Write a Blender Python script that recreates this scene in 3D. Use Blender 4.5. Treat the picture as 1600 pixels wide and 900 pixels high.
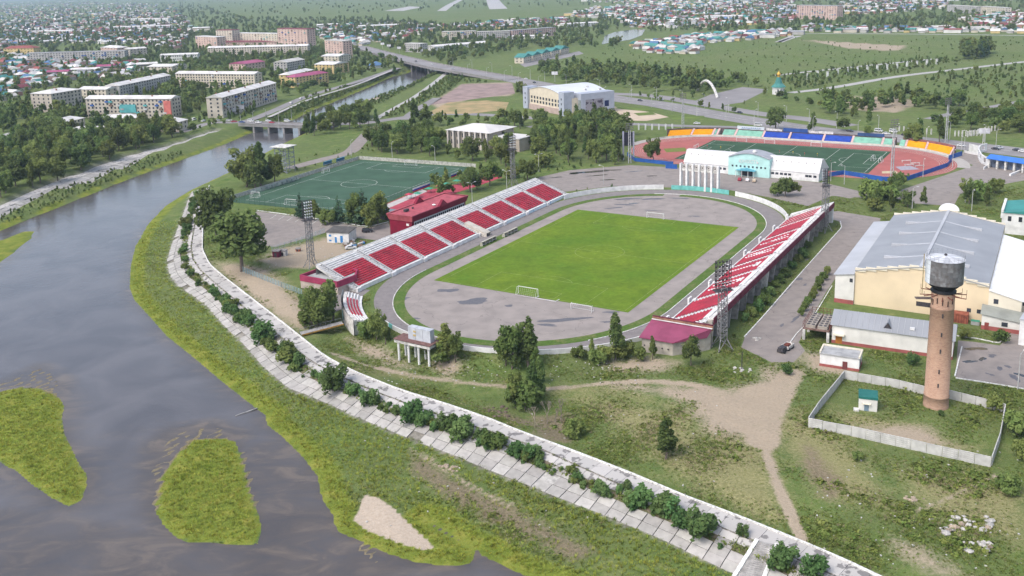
import bpy, bmesh, math, random
import numpy as np
from mathutils import Vector, Matrix
for o in list(bpy.data.objects): bpy.data.objects.remove(o)
S=bpy.context.scene
COL=S.collection
# ---------------------------------------------------------------- camera (solved from the pitch, its centre circle and upright masts)
F_,P_,H_,R_,CY_=1468.69,0.2083,100.48,-0.0312,275.6
cam=bpy.data.cameras.new('camera'); co=bpy.data.objects.new('camera',cam); COL.objects.link(co)
_c,_s=math.cos(P_),math.sin(P_); _cr,_sr=math.cos(R_),math.sin(R_)
_R=Vector((1,0,0)); _U=Vector((0,_s,_c)); _F=Vector((0,_c,-_s))
_X=_R*_cr+_U*_sr; _Y=-_R*_sr+_U*_cr; _Z=-_F
m=Matrix((( _X.x,_Y.x,_Z.x,0),(_X.y,_Y.y,_Z.y,0),(_X.z,_Y.z,_Z.z,H_),(0,0,0,1)))
co.matrix_world=m
cam.sensor_width=36; cam.lens=F_/1600*36; cam.shift_y=-(450-CY_)/1600; cam.clip_start=1; cam.clip_end=60000
S.camera=co
# ---------------------------------------------------------------- daylight: thin overcast, soft sun from the left behind the camera
SUN_EL,SUN_AZ=math.radians(52),math.radians(-128)     # azimuth measured from +y towards +x
wd=bpy.data.worlds.new('World'); S.world=wd; wd.use_nodes=True
nt=wd.node_tree; bg=nt.nodes['Background']
sky=nt.nodes.new('ShaderNodeTexSky'); sky.sky_type='NISHITA'; sky.sun_disc=False
sky.sun_elevation=SUN_EL; sky.sun_rotation=SUN_AZ; sky.air_density=1.0; sky.dust_density=3.0; sky.ozone_density=1.0
hs=nt.nodes.new('ShaderNodeHueSaturation'); hs.inputs['Saturation'].default_value=0.75
nt.links.new(sky.outputs[0],hs.inputs['Color']); nt.links.new(hs.outputs[0],bg.inputs['Color'])
bg.inputs['Strength'].default_value=0.15
sl=bpy.data.lights.new('sun','SUN'); sl.energy=0.95; sl.angle=math.radians(30); sl.color=(1,.96,.9)
so=bpy.data.objects.new('sun',sl); COL.objects.link(so)
sd=Vector((math.sin(SUN_AZ)*math.cos(SUN_EL),math.cos(SUN_AZ)*math.cos(SUN_EL),math.sin(SUN_EL)))
so.rotation_euler=sd.to_track_quat('Z','Y').to_euler(); so.location=(0,0,300)
S.view_settings.view_transform='Standard'; S.view_settings.look='None'; S.view_settings.gamma=1
S.view_settings.exposure=0.92
S.cycles.max_bounces=4; S.cycles.diffuse_bounces=2; S.cycles.glossy_bounces=2; S.cycles.transmission_bounces=2; S.cycles.transparent_max_bounces=6; S.cycles.volume_bounces=0
# ---------------------------------------------------------------- pixel <-> place
def W(px,py,z=0.):
    X=px-800.; Y=py-CY_
    a=X*_cr+Y*_sr; b=-X*_sr+Y*_cr
    dy=F_*_c-b*_s; dz=-F_*_s-b*_c
    t=(z-H_)/dz
    return Vector((a*t,dy*t,z))
def PXa(x,y,z):
    z=z-H_; d=y*_c-z*_s; u=y*_s+z*_c
    X=F_*x/d; Y=-F_*u/d
    return 800+X*_cr-Y*_sr, CY_+X*_sr+Y*_cr
PCX,PCY,PA=31.61,334.9,1.0267      # centre and long axis of the main pitch
_ca,_sa=math.cos(PA),math.sin(PA)
def LW(l,w,z=0.): return Vector((PCX+l*_ca-w*_sa,PCY+l*_sa+w*_ca,z))
rnd=random.Random(7); nrg=np.random.default_rng(7)
# ---------------------------------------------------------------- materials
MATS={}
def M(name,col,rough=.85,var=.12,scale=.6,bump=0.,spec=.2,metal=0.,col2=None,mixs=None,objrand=0.,detail=5.,crack=0.):
    """plain surface with grime-scale colour variation; col2: second colour mixed in patches"""
    if name in MATS: return MATS[name]
    m=bpy.data.materials.new(name); m.use_nodes=True; n=m.node_tree; b=n.nodes['Principled BSDF']
    b.inputs['Roughness'].default_value=rough; b.inputs['Specular IOR Level'].default_value=spec; b.inputs['Metallic'].default_value=metal
    g=n.nodes.new('ShaderNodeNewGeometry'); t=n.nodes.new('ShaderNodeTexNoise'); t.inputs['Scale'].default_value=scale; t.inputs['Detail'].default_value=detail
    n.links.new(g.outputs['Position'],t.inputs['Vector'])
    r=n.nodes.new('ShaderNodeValToRGB'); n.links.new(t.outputs['Fac'],r.inputs[0])
    c=Vector(col[:3]); k=lambda v:(min(1,max(0,v[0])),min(1,max(0,v[1])),min(1,max(0,v[2])),1)
    c2=Vector(col2) if col2 else c*(1-2*var)
    r.color_ramp.elements[0].position=.33 if not mixs else mixs[0]; r.color_ramp.elements[0].color=k(c2)
    r.color_ramp.elements[1].position=.62 if not mixs else mixs[1]; r.color_ramp.elements[1].color=k(c*(1+var*.3))
    out=r.outputs[0]
    if objrand:
        oi=n.nodes.new('ShaderNodeObjectInfo'); h=n.nodes.new('ShaderNodeHueSaturation')
        mr=n.nodes.new('ShaderNodeMapRange'); mr.inputs['To Min'].default_value=1-objrand; mr.inputs['To Max'].default_value=1+objrand
        n.links.new(oi.outputs['Random'],mr.inputs['Value']); n.links.new(mr.outputs[0],h.inputs['Value'])
        m2=n.nodes.new('ShaderNodeMapRange'); m2.inputs['To Min'].default_value=.5-objrand*.06; m2.inputs['To Max'].default_value=.5+objrand*.09
        ml=n.nodes.new('ShaderNodeMath'); ml.operation='MULTIPLY'; ml.inputs[1].default_value=7.31
        fr=n.nodes.new('ShaderNodeMath'); fr.operation='FRACT'
        n.links.new(oi.outputs['Random'],ml.inputs[0]); n.links.new(ml.outputs[0],fr.inputs[0]); n.links.new(fr.outputs[0],m2.inputs['Value']); n.links.new(m2.outputs[0],h.inputs['Hue'])
        n.links.new(out,h.inputs['Color']); out=h.outputs[0]
    if crack:   # fine branching cracks
        vo=n.nodes.new('ShaderNodeTexVoronoi'); vo.feature='DISTANCE_TO_EDGE'; vo.inputs['Scale'].default_value=crack; nd=n.nodes.new('ShaderNodeTexNoise'); nd.inputs['Scale'].default_value=.35; nd.inputs['Detail'].default_value=4; n.links.new(g.outputs['Position'],nd.inputs['Vector'])
        mx=n.nodes.new('ShaderNodeVectorMath'); mx.operation='MULTIPLY_ADD'; mx.inputs[1].default_value=(5,5,5); n.links.new(nd.outputs['Color'],mx.inputs[0]); n.links.new(g.outputs['Position'],mx.inputs[2]); n.links.new(mx.outputs[0],vo.inputs['Vector'])
        mr2=n.nodes.new('ShaderNodeMapRange'); mr2.inputs['From Min'].default_value=.002; mr2.inputs['From Max'].default_value=.007; mr2.inputs['To Min'].default_value=.72; mr2.inputs['To Max'].default_value=1.; n.links.new(vo.outputs['Distance'],mr2.inputs['Value'])
        ml2=n.nodes.new('ShaderNodeMix'); ml2.data_type='RGBA'; ml2.blend_type='MULTIPLY'; ml2.inputs[0].default_value=1.; n.links.new(out,ml2.inputs[6]); n.links.new(mr2.outputs[0],ml2.inputs[7]); out=ml2.outputs[2]
    n.links.new(out,b.inputs['Base Color'])
    if bump:
        bp=n.nodes.new('ShaderNodeBump'); bp.inputs['Strength'].default_value=bump; bp.inputs['Distance'].default_value=.3
        t2=n.nodes.new('ShaderNodeTexNoise'); t2.inputs['Scale'].default_value=scale*4; t2.inputs['Detail'].default_value=4; n.links.new(g.outputs['Position'],t2.inputs['Vector'])
        n.links.new(t2.outputs['Fac'],bp.inputs['Height']); n.links.new(bp.outputs[0],b.inputs['Normal'])
    MATS[name]=m; return m
# ---------------------------------------------------------------- mesh building
def wloc(o):
    v=Vector((0,0,0))
    while o is not None: v+=o.location; o=o.parent
    return v
class MB:
    def __init__(s): s.v=[]; s.f=[]; s.mi=[]
    def add(s,vs,fs,mi=0):
        n=len(s.v); s.v+= [tuple(v) for v in vs]; s.f+=[tuple(i+n for i in f) for f in fs]; s.mi+=[mi]*len(fs); return s
    def hexa(s,b,t,mi=0,bot=False):
        """b: base loop (counter-clockwise), t: top loop"""
        n=len(b); fs=[(i,(i+1)%n,n+(i+1)%n,n+i) for i in range(n)]+[tuple(range(n,2*n))]
        if bot: fs.append(tuple(range(n-1,-1,-1)))
        return s.add(list(b)+list(t),fs,mi)
    def box(s,c,sz,rz=0.,mi=0):
        """c: centre of the base"""
        c=Vector(c); ca,sa=math.cos(rz),math.sin(rz); hx,hy=sz[0]/2,sz[1]/2
        b=[Vector((c.x+x*ca-y*sa,c.y+x*sa+y*ca,c.z)) for x,y in((-hx,-hy),(hx,-hy),(hx,hy),(-hx,hy))]
        return s.hexa(b,[p+Vector((0,0,sz[2])) for p in b],mi,True)
    def prism(s,poly,z0,z1,mi=0,bot=False):
        b=[Vector((p[0],p[1],z0)) for p in poly]
        a=sum(b[i].x*b[(i+1)%len(b)].y-b[(i+1)%len(b)].x*b[i].y for i in range(len(b)))
        if a<0: b=b[::-1]
        return s.hexa(b,[Vector((p.x,p.y,z1)) for p in b],mi,bot)
    def quad(s,a,b,c,d,mi=0): return s.add([a,b,c,d],[(0,1,2,3)],mi)
    def beam(s,p,q,w,h=None,mi=0,up=Vector((0,0,1))):
        p=Vector(p); q=Vector(q); d=(q-p); h=h or w
        if d.length<1e-6: return s
        d.normalize(); u=up if abs(d.dot(up))<.98 else Vector((1,0,0))
        x=d.cross(u).normalized()*w/2; y=x.cross(d).normalized()*h/2
        a=[p-x-y,p+x-y,p+x+y,p-x+y]; b=[v+(q-p) for v in a]
        return s.add(a+b,[(0,3,2,1),(4,5,6,7),(0,1,5,4),(1,2,6,5),(2,3,7,6),(3,0,4,7)],mi)
    def tube(s,p,q,r0,r1=None,n=8,mi=0,cap=True):
        p=Vector(p); q=Vector(q); r1=r0 if r1 is None else r1; d=(q-p).normalized()
        u=Vector((0,0,1)) if abs(d.z)<.95 else Vector((1,0,0)); x=d.cross(u).normalized(); y=x.cross(d)
        a=[p+(x*math.cos(2*math.pi*i/n)+y*math.sin(2*math.pi*i/n))*r0 for i in range(n)]
        b=[q+(x*math.cos(2*math.pi*i/n)+y*math.sin(2*math.pi*i/n))*r1 for i in range(n)]
        fs=[(i,n+i,n+(i+1)%n,(i+1)%n) for i in range(n)]
        if cap: fs+=[tuple(range(n)),tuple(range(2*n-1,n-1,-1))]
        return s.add(a+b,fs,mi)
    def lathe(s,c,prof,n=24,mi=0):
        c=Vector(c); vs=[]; 
        for r,z in prof: vs+=[Vector((c.x+r*math.cos(2*math.pi*i/n),c.y+r*math.sin(2*math.pi*i/n),c.z+z)) for i in range(n)]
        fs=[]
        for k in range(len(prof)-1): fs+=[(k*n+i,k*n+(i+1)%n,(k+1)*n+(i+1)%n,(k+1)*n+i) for i in range(n)]
        if prof[-1][0]>1e-3: fs.append(tuple(range((len(prof)-1)*n,len(prof)*n)))
        return s.add(vs,fs,mi)
    def build(s,name,mats,parent=None,smooth=False,kind=None):
        me=bpy.data.meshes.new(name); off=wloc(parent) if parent else Vector((0,0,0))
        me.from_pydata([(v[0]-off.x,v[1]-off.y,v[2]-off.z) for v in s.v],[],s.f)
        ms=mats if isinstance(mats,(list,tuple)) else [mats]
        for m in ms: me.materials.append(m)
        if len(ms)>1: me.polygons.foreach_set('material_index',s.mi)
        if smooth: me.polygons.foreach_set('use_smooth',[True]*len(me.polygons))
        me.update()
        o=bpy.data.objects.new(name,me); COL.objects.link(o)
        if parent: o.parent=parent
        if kind: o['kind']=kind
        return o
def tag(o,label,cat,group=None):
    o['label']=label; o['category']=cat
    if group: o['group']=group
    return o
def thing(name,label,cat,loc=(0,0,0),rz=0.,group=None):
    o=bpy.data.objects.new(name,None); COL.objects.link(o); o.empty_display_size=.5
    o.location=loc; o.rotation_euler=(0,0,rz); return tag(o,label,cat,group)
def copy_tree(o,parent=None):
    c=o.copy(); COL.objects.link(c); c.parent=parent
    for ch in [x for x in CH.get(o.name,[])] : copy_tree(ch,c)
    return c
CH={}
def reg(o):
    """remember the children of a thing that will be copied"""
    CH[o.name]=list(o.children)
    for c in o.children: reg(c)
def place(proto,loc,rz=0.,sc=1.,label=None,cat=None,group=None):
    o=copy_tree(proto); o.location=loc; o.rotation_euler=(0,0,rz); o.scale=(sc,)*3 if not isinstance(sc,(tuple,list)) else sc
    if label: o['label']=label
    if cat: o['category']=cat
    if group: o['group']=group
    return o
def drop(o):
    for c in list(o.children): drop(c)
    bpy.data.objects.remove(o)
def struct(o): o['kind']='structure'; return o
def pix(l,z=0.): return [W(p[0],p[1],z if len(p)<3 else p[2]) for p in l]
def resample(pts,n):
    P=np.array([(p[0],p[1],p[2]) for p in pts]); d=np.r_[0,np.cumsum(np.linalg.norm(np.diff(P[:,:2],axis=0),axis=1))]
    t=np.linspace(0,d[-1],n); return np.stack([np.interp(t,d,P[:,k]) for k in range(3)],1)
def smooth_line(pts,n=8):
    """Catmull-Rom through the points"""
    P=[Vector(p) for p in pts]; P=[P[0]*2-P[1]]+P+[P[-1]*2-P[-2]]; out=[]
    for i in range(1,len(P)-2):
        for k in range(n):
            t=k/n; a,b,c,d=P[i-1],P[i],P[i+1],P[i+2]
            out.append(.5*((2*b)+(c-a)*t+(2*a-5*b+4*c-d)*t*t+(3*b-a-3*c+d)*t**3))
    out.append(P[-2]); return out
def inpoly(x,y,poly):
    x=np.asarray(x); r=np.zeros(x.shape,bool); n=len(poly)
    for i in range(n):
        x0,y0=poly[i][0],poly[i][1]; x1,y1=poly[(i+1)%n][0],poly[(i+1)%n][1]
        if y0==y1: continue
        c=((y0>y)!=(y1>y))&(x<(x1-x0)*(y-y0)/(y1-y0)+x0); r^=c
    return r
def pdist(x,y,line,closed=False):
    d=np.full(np.shape(x),1e12); n=len(line)
    for i in range(n if closed else n-1):
        ax,ay=line[i][0],line[i][1]; bx,by=line[(i+1)%n][0],line[(i+1)%n][1]
        dx,dy=bx-ax,by-ay; L=dx*dx+dy*dy
        if L<1e-9: continue
        t=np.clip(((x-ax)*dx+(y-ay)*dy)/L,0,1)
        d=np.minimum(d,(x-ax-t*dx)**2+(y-ay-t*dy)**2)
    return np.sqrt(d)
def sdist(x,y,poly): 
    d=pdist(x,y,poly,True); return np.where(inpoly(x,y,poly),-d,d)
def sstep(t): t=np.clip(t,0,1); return t*t*(3-2*t)
# ================================================================ terrain: river, banks, islands, berm
ZW=-5.0
bankR_px=[(1150,1010),(960,950),(860,912),(825,900),(800,891),(775,878),(762,872),(747,860),(722,849),(697,836),(676,822),(668,812),   # channel's inland side
  (690,826),(715,842),(735,858),(742,870),(735,880),(715,884),(680,882),(650,879),(600,863),(565,846),(530,832),(523,820),(520,804),(506,785),(500,765),(497,745),(472,712),(437,678),(418,664),(415,648),(400,637),(350,598),(300,556),(262,526),(240,501),(210,468),(203,450),(205,415),(212,385),(232,350),(260,321),(300,297),(330,283),(362,268),(400,248),(432,230),(470,212),(490,200),(508,189),(522,174),(560,161),(580,155),(625,140),(662,123),(685,112),(700,104)]
bankL_px=[(0,360),(37,345),(100,320),(150,300),(187,285),(250,262),(300,244),(350,226),(385,210),(420,200),(460,187),(482,175),(520,160),(575,137),(612,120),(640,113),(655,105)]
bankR=pix(bankR_px,ZW); bankL=pix(bankL_px,ZW); bankR=[bankR[0]+(bankR[0]-bankR[1]).normalized()*70]+bankR
d0=(bankL[0]-bankL[2]).normalized()
bankL=[bankL[0]+d0*260]+bankL
river=bankR+bankL[::-1]+[Vector((-420,60,0)),Vector((-300,10,0)),Vector((60,-20,0))]
isl_px=[[(0,612),(30,606),(60,607),(82,614),(92,620),(101,635),(97,652),(101,678),(112,700),(122,722),(136,742),(135,762),(126,783),(108,792),(80,778),(50,757),(24,735),(8,728),(-40,690),(-60,640)],
 [(300,687),(345,684),(368,690),(376,712),(384,745),(392,775),(405,805),(409,830),(402,852),(370,852),(330,848),(292,848),(272,838),(255,820),(243,800),(247,770),(255,742),(270,722),(285,700)],
 [(-40,380),(0,376),(30,364),(55,358),(50,372),(25,392),(0,411),(-60,440)]]
isl=[pix(l,ZW) for l in isl_px]
shoal_px=[[(148,640)],[ ]]
mud=[pix(l,ZW) for l in ([(232,800),(234,740),(258,690),(296,668),(350,668),(362,684),(300,686),(272,720),(256,742),(248,772),(244,800)],[(-30,608),(0,598),(30,588),(60,574),(88,582),(98,612),(92,622),(60,606),(30,605),(0,611)],[(384,700),(396,740),(408,790),(404,800),(392,772),(380,720)],[(552,850),(566,850),(594,878),(584,884),(560,866)])]
slabB_px=[(300,299),(291,320),(280,350),(267,385),(260,410),(265,432),(277,447),(291,456),(320,476),(350,510),(380,538),(412,575),(450,607),(505,628),(542,646),(607,673),(645,688),(712,713),(770,738),(805,751),(870,778),(925,798),(990,825),(1050,851),(1100,876),(1150,899),(1260,955)]
promO_px=[(318,296),(310,311),(306,342),(299,385),(302,405),(315,424),(345,450),(400,496),(445,532),(487,565),(540,592),(587,612),(650,636),(725,661),(840,699),(947,748),(1000,771),(1050,791),(1107,816),(1155,836),(1200,855),(1290,893),(1400,945)]
promI_px=[(327,290),(323,306),(317,345),(316,390),(327,413),(350,433),(400,472),(450,511),(507,557),(550,580),(625,610),(700,633),(762,654),(815,676),(895,705),(980,738),(1075,778),(1150,806),(1200,826),(1250,846),(1320,876),(1370,900),(1480,950)]
slabB=pix(slabB_px,-3.7); promO=pix(promO_px,-1.0); promI=pix(promI_px,-.8)
def ext(l,d=75.): l.append(l[-1]+(l[-1]-l[-3]).normalized()*d); l[-1].z=l[-2].z; return l
ext(slabB); ext(promO); ext(promI)
# left bank lines
lslabB=pix([(-120,388),(0,341),(75,307),(150,284),(225,252),(282,229),(330,212)],-3.5)
lpromO=pix([(-120,375),(0,328),(100,286),(200,250),(275,230),(345,206)],-2.0)
lpromI=pix([(-120,366),(0,320),(100,278),(200,243),(275,224),(345,200)],-1.9)
def band(a,b,n=120):
    A=resample(a,n); B=resample(b,n); return [tuple(p) for p in A]+[tuple(p) for p in B[::-1]]
bk_grass=[v for v in bankR if v.y<W(330,283,ZW).y+5][:]
def ellip_stadium(x,y,l0,l1,wr):
    """distance (signed, <0 inside) to a stadium outline in the pitch frame: straight sides w=+-wr, half-ellipse ends"""
    X=x-PCX; Y=y-PCY; l=X*_ca+Y*_sa; w=-X*_sa+Y*_ca
    return l,w
WALL_L0,WALL_L1,WALL_W=-101.5,108.0,50.5    # perimeter wall of the bowl
def wall_pt(t):
    """closed outline of the bowl, t in 0..1 starting at the near straight end on the left side"""
    pass
def bowl_pts(l0,l1,wr,ls0,ls1,n=40):
    """near curve then far curve of a bowl: straights between ls0 and ls1"""
    near=[(ls0+(l0-ls0)*math.sin(math.pi*k/n),wr*math.cos(math.pi*k/n)) for k in range(n+1)]
    far=[(ls1+(l1-ls1)*math.sin(math.pi*k/n),-wr*math.cos(math.pi*k/n)) for k in range(n+1)]
    return near,far
wn,wf=bowl_pts(-101.5,109.5,54.,-48,50)
wallN=[LW(*p) for p in wn]; wallF=[LW(*p) for p in wf]
bowl=wallN+wallF
field_poly=promI[1:]+[W(1250,846,-.8),W(1215,640),W(1190,560),W(1000,545)]+[W(900,500),W(700,480),W(560,470),W(400,420)]
def H(x,y):
    x=np.asarray(x,float); y=np.asarray(y,float); h=np.zeros(x.shape)
    # general river profile
    far=(np.abs(x)>900)|(y>1500)
    sr=sdist(x,y,river)
    for i in isl: sr=np.maximum(sr,-sdist(x,y,i))
    gen=np.where(sr<0,ZW-np.minimum(-sr*.18,1.3),np.minimum(0,ZW+.12+sr*.30))
    h=gen
    isin=np.zeros(x.shape,bool)
    for i in isl: isin|=inpoly(x,y,i)
    h=np.where(isin,np.minimum(ZW+.03+.1*sr,ZW+.35),h)
    for k_,i in enumerate(mud): h=np.where(inpoly(x,y,i)&~isin&(sr<.5),ZW-.02+.07*np.sin(x*1.9+.8*y+3*np.sin(.7*y))*np.cos(y*1.3-.5*x)+(.06 if k_==3 else 0),h)
    # right bank in front: marsh -> slab foot -> promenade
    near=(y<W(330,283,ZW).y+30)&(x>-260)
    dB=pdist(x,y,slabB); dO=pdist(x,y,promO); dI=pdist(x,y,promI)
    land=sr>0
    inslab=inpoly(x,y,SLABP); inprom=inpoly(x,y,PROMP)
    inmarsh=inpoly(x,y,MARSHP)&land&~isin
    tm=np.clip(sr/(sr+dB+1e-6),0,1)
    h=np.where(inmarsh,ZW+.05+(1.2)*tm**.8,h)
    h=np.where(inslab,-3.75+(2.6)*(dB/(dB+dO+1e-6))-.12,h)
    h=np.where(inprom,-1.12,h)
    # left bank
    il=inpoly(x,y,LSLABP); h=np.where(il,-4.6+1.7*(pdist(x,y,lslabB)/(pdist(x,y,lslabB)+pdist(x,y,lpromO)+1e-6)),h)
    h=np.where(inpoly(x,y,LPROMP),-3.0,h)
    # low field between promenade and bowl
    inl=land&~isin&~inslab&~inprom&~inmarsh&inpoly(x,y,RIGHTP)
    rest=inl&inpoly(x,y,field_poly)
    db=pdist(x,y,bowl,True); db=np.where(inpoly(x,y,bowl),0,db)
    px,py=PXa(x,y,0*x)
    tap=sstep((px-455)/70)*sstep((1090-px)/260)
    low=-.95-1.5*tap
    k=sstep((db-1.2)/7.)*tap
    hh=low*k*1.0+(1-k)*0
    # blend towards the promenade edge
    kb=sstep(dI/9.)
    hp=-.95*(1-kb)+hh*kb
    h=np.where(rest,hp,h)
    nearprom=inl&~rest
    h=np.where(nearprom,-.95*(1-sstep(dI/14.)),h)
    return h
RIGHTP=[(p.x,p.y) for p in promI]+[(700,50),(700,480),(promI[0].x,480)]
SLABP=band(slabB,promO); PROMP=band(promO,promI); LSLABP=band(lslabB,lpromO,60); LPROMP=band(lpromO,lpromI,60)
MARSHP=[tuple(p) for p in slabB]+[tuple(p) for p in pix([(200,290),(150,420),(180,480),(380,660),(430,720),(480,800),(500,880),(700,960),(1100,1000)],ZW)[::-1]]; MARSHP.insert(len(slabB),(slabB[-1].x-14,slabB[-1].y-16))
def h1(x,y): return float(gsamp(hh,np.array([float(x)]),np.array([float(y)]))[0])
def GT(px,py):
    z=0.
    for _ in range(6):
        p=W(px,py,z); z=.5*z+.5*h1(p.x,p.y)
    p=W(px,py,z); p.z=h1(p.x,p.y); return p
def axis(a,b,fine,grow,lo,hi,mx=120.):
    v=list(np.arange(a,b+1e-6,fine)); s=fine; x=b
    while x<hi: s=min(s*grow,mx); x+=s; v.append(x)
    s=fine; x=a; w=[]
    while x>lo: s=min(s*grow,mx); x-=s; w.append(x)
    return np.array(w[::-1]+v)
xs=axis(-150,190,1.25,1.045,-7000,9000,400); ys=axis(60,345,1.25,1.028,0,20000,400)
XX,YY=np.meshgrid(xs,ys); hh=H(XX.ravel(),YY.ravel())
# gentle unevenness of natural ground
nz=lambda x,y,s:np.sin(x*s+1.3*np.sin(y*s*.7))*np.cos(y*s*1.1+1.7*np.sin(x*s*.6))
X1,Y1=XX.ravel(),YY.ravel()
nat=(inpoly(X1,Y1,MARSHP)|inpoly(X1,Y1,field_poly))&~inpoly(X1,Y1,SLABP)&~inpoly(X1,Y1,PROMP)&~inpoly(X1,Y1,bowl)
hh=hh+np.where(nat&(hh>ZW+.25),.12*nz(X1,Y1,.45)+.1*nz(X1+40,Y1,.21),0)
# zones of ground cover: dirt, dry grass, marsh grass, mud
def zone(polys,soft=3.,z=0.):
    d=np.full(X1.shape,1e9); sel=(Y1<1500)
    for p in polys:
        q=pix(p,z); d[sel]=np.minimum(d[sel],sdist(X1[sel],Y1[sel],q))
    return 1-sstep((d+soft*.5)/soft)
def path(lines,w,soft=1.5,z=0.):
    d=np.full(X1.shape,1e9); sel=(Y1<1500)
    for p in lines: d[sel]=np.minimum(d[sel],pdist(X1[sel],Y1[sel],smooth_line(pix(p,z),5)))
    return 1-sstep((d-w+soft*.5)/soft)

def gsamp(arr,x,y):
    nx_,ny_=len(xs),len(ys); i=np.clip(np.searchsorted(xs,x)-1,0,nx_-2); j=np.clip(np.searchsorted(ys,y)-1,0,ny_-2); fx=(x-xs[i])/(xs[i+1]-xs[i]); fy=(y-ys[j])/(ys[j+1]-ys[j]); A=arr.reshape(ny_,nx_); return A[j,i]*(1-fx)*(1-fy)+A[j,i+1]*fx*(1-fy)+A[j+1,i]*(1-fx)*fy+A[j+1,i+1]*fx*fy
dirt_p=[[(960,599),(1060,602),(1130,606),(1180,594),(1212,560),(1216,620),(1198,660),(1196,690),(1165,690),(1120,680),(1090,655),(1070,630),(1030,614)],
 [(425,392),(520,368),(560,392),(520,404),(480,420),(425,418),(400,408)],[(330,405),(420,420),(470,470),(500,500),(470,515),(420,482),(370,445)],
 [(672,162),(720,132),(800,128),(800,150),(740,152),(690,172)],
 [(1255,548),(1320,560),(1330,590),(1270,580),(1235,560)],[(1330,666),(1450,668),(1500,700),(1420,695),(1340,676)],
 [(1400,845),(1450,862),(1490,890),(1465,893),(1420,870)],[(545,516),(615,540),(640,562),(600,556),(560,535)],[(690,545),(730,562),(700,575),(672,560)],[(940,560),(1010,556),(1060,566),(1030,580),(960,575)],
 [(1310,150),(1400,152),(1440,160),(1400,176),(1330,172)],[(1250,62),(1420,72),(1400,80),(1330,76)]]
dry_p=[[(520,565),(640,575),(900,600),(1080,640),(1110,690),(1090,760),(1180,800),(1230,810),(1200,700),(1100,660),(960,600),(700,582)],[(1300,640),(1440,668),(1540,712),(1460,700),(1320,665)],
 [(1200,660),(1300,780),(1400,800),(1330,700),(1250,640)],[(900,610),(1080,650),(1120,760),(1060,740),(1000,690)],[(420,430),(480,470),(520,505),(450,500),(400,450)],[(1400,730),(1600,770),(1600,850),(1450,800)]]
dead_p=[[(830,640),(900,640),(890,690),(840,690)],[(760,630),(860,655),(800,665)],[(560,590),(800,690),(900,740),(860,750),(700,690),(560,630)],[(640,690),(780,760),(940,840),(900,850),(760,790),(640,720)],[(1260,700),(1320,760),(1300,790),(1250,740)]]
Z1=np.clip(zone(dirt_p,13.)+path([[(520,553),(580,569),(640,581),(720,592),(800,600),(880,602),(960,601),(1060,606),(1130,622)]],1.0,1.6,-1.5)*.85+path([[(1190,670),(1205,730),(1230,790),(1246,822),(1258,845)]],1.1,1.2)+path([[(1240,585),(1205,640),(1195,690)]],3.,3.)+.7*path([[(640,700),(740,760),(800,790)]],.7,1.2,-4)+.8*path([[(1430,800),(1500,770),(1560,740)]],.5,.8),0,1)
Z2=np.clip(zone(dry_p,14.),0,1)
sr_=sdist(X1,Y1,river)
for i in isl: sr_=np.maximum(sr_,-sdist(X1,Y1,i))
inm=inpoly(X1,Y1,MARSHP)
ii=np.zeros(X1.shape,bool)
for i in isl: ii|=inpoly(X1,Y1,i)
Z3=np.where(inm,1-sstep((sr_-2.)/6.),0)+np.where(ii,1,0)+np.where((~inm)&(~ii)&(sr_>0),1-sstep((sr_-2)/3.),0)
sand_p=[[(567,775),(562,795),(552,814),(575,831),(625,851),(670,863),(678,855),(650,830),(615,798),(590,782)],[(560,165),(585,155),(600,160),(575,170)]]
Z4=zone(sand_p,1.6,ZW)
hh=np.where((Z4>.3)&(sr_>-3),np.maximum(hh,ZW+.12*Z4),hh)
Z5=zone(dead_p,8.,-1.)
for i in mud: Z5=np.maximum(Z5,np.where(inpoly(X1,Y1,i),1.4,0)); Z3=np.where(inpoly(X1,Y1,i)&~ii,0,Z3)
Z6=((inpoly(X1,Y1,SLABP)|inpoly(X1,Y1,PROMP)|inpoly(X1,Y1,LSLABP)|inpoly(X1,Y1,LPROMP))).astype(float)
nx,ny=len(xs),len(ys)
idx=np.arange(nx*ny).reshape(ny,nx)
q=np.stack([idx[:-1,:-1],idx[:-1,1:],idx[1:,1:],idx[1:,:-1]],-1).reshape(-1,4)
me=bpy.data.meshes.new('ground'); me.vertices.add(nx*ny); me.vertices.foreach_set('co',np.stack([X1,Y1,hh],1).ravel().astype(np.float32))
me.loops.add(len(q)*4); me.loops.foreach_set('vertex_index',q.ravel().astype(np.int32)); me.polygons.add(len(q)); me.polygons.foreach_set('loop_start',np.arange(0,len(q)*4,4,dtype=np.int32)); me.polygons.foreach_set('loop_total',np.full(len(q),4,np.int32))
me.polygons.foreach_set('use_smooth',np.ones(len(q),bool)); me.update(calc_edges=True)
def cattr(me,name,a,b,c):
    at=me.color_attributes.new(name,'FLOAT_COLOR','POINT'); v=np.ones((len(a),4),np.float32); v[:,0]=a; v[:,1]=b; v[:,2]=c; at.data.foreach_set('color',v.ravel())
cattr(me,'zone',Z1,Z2,Z3); cattr(me,'zone_b',Z4,Z5,Z6)
ground=bpy.data.objects.new('ground',me); COL.objects.link(ground); struct(ground)
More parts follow.
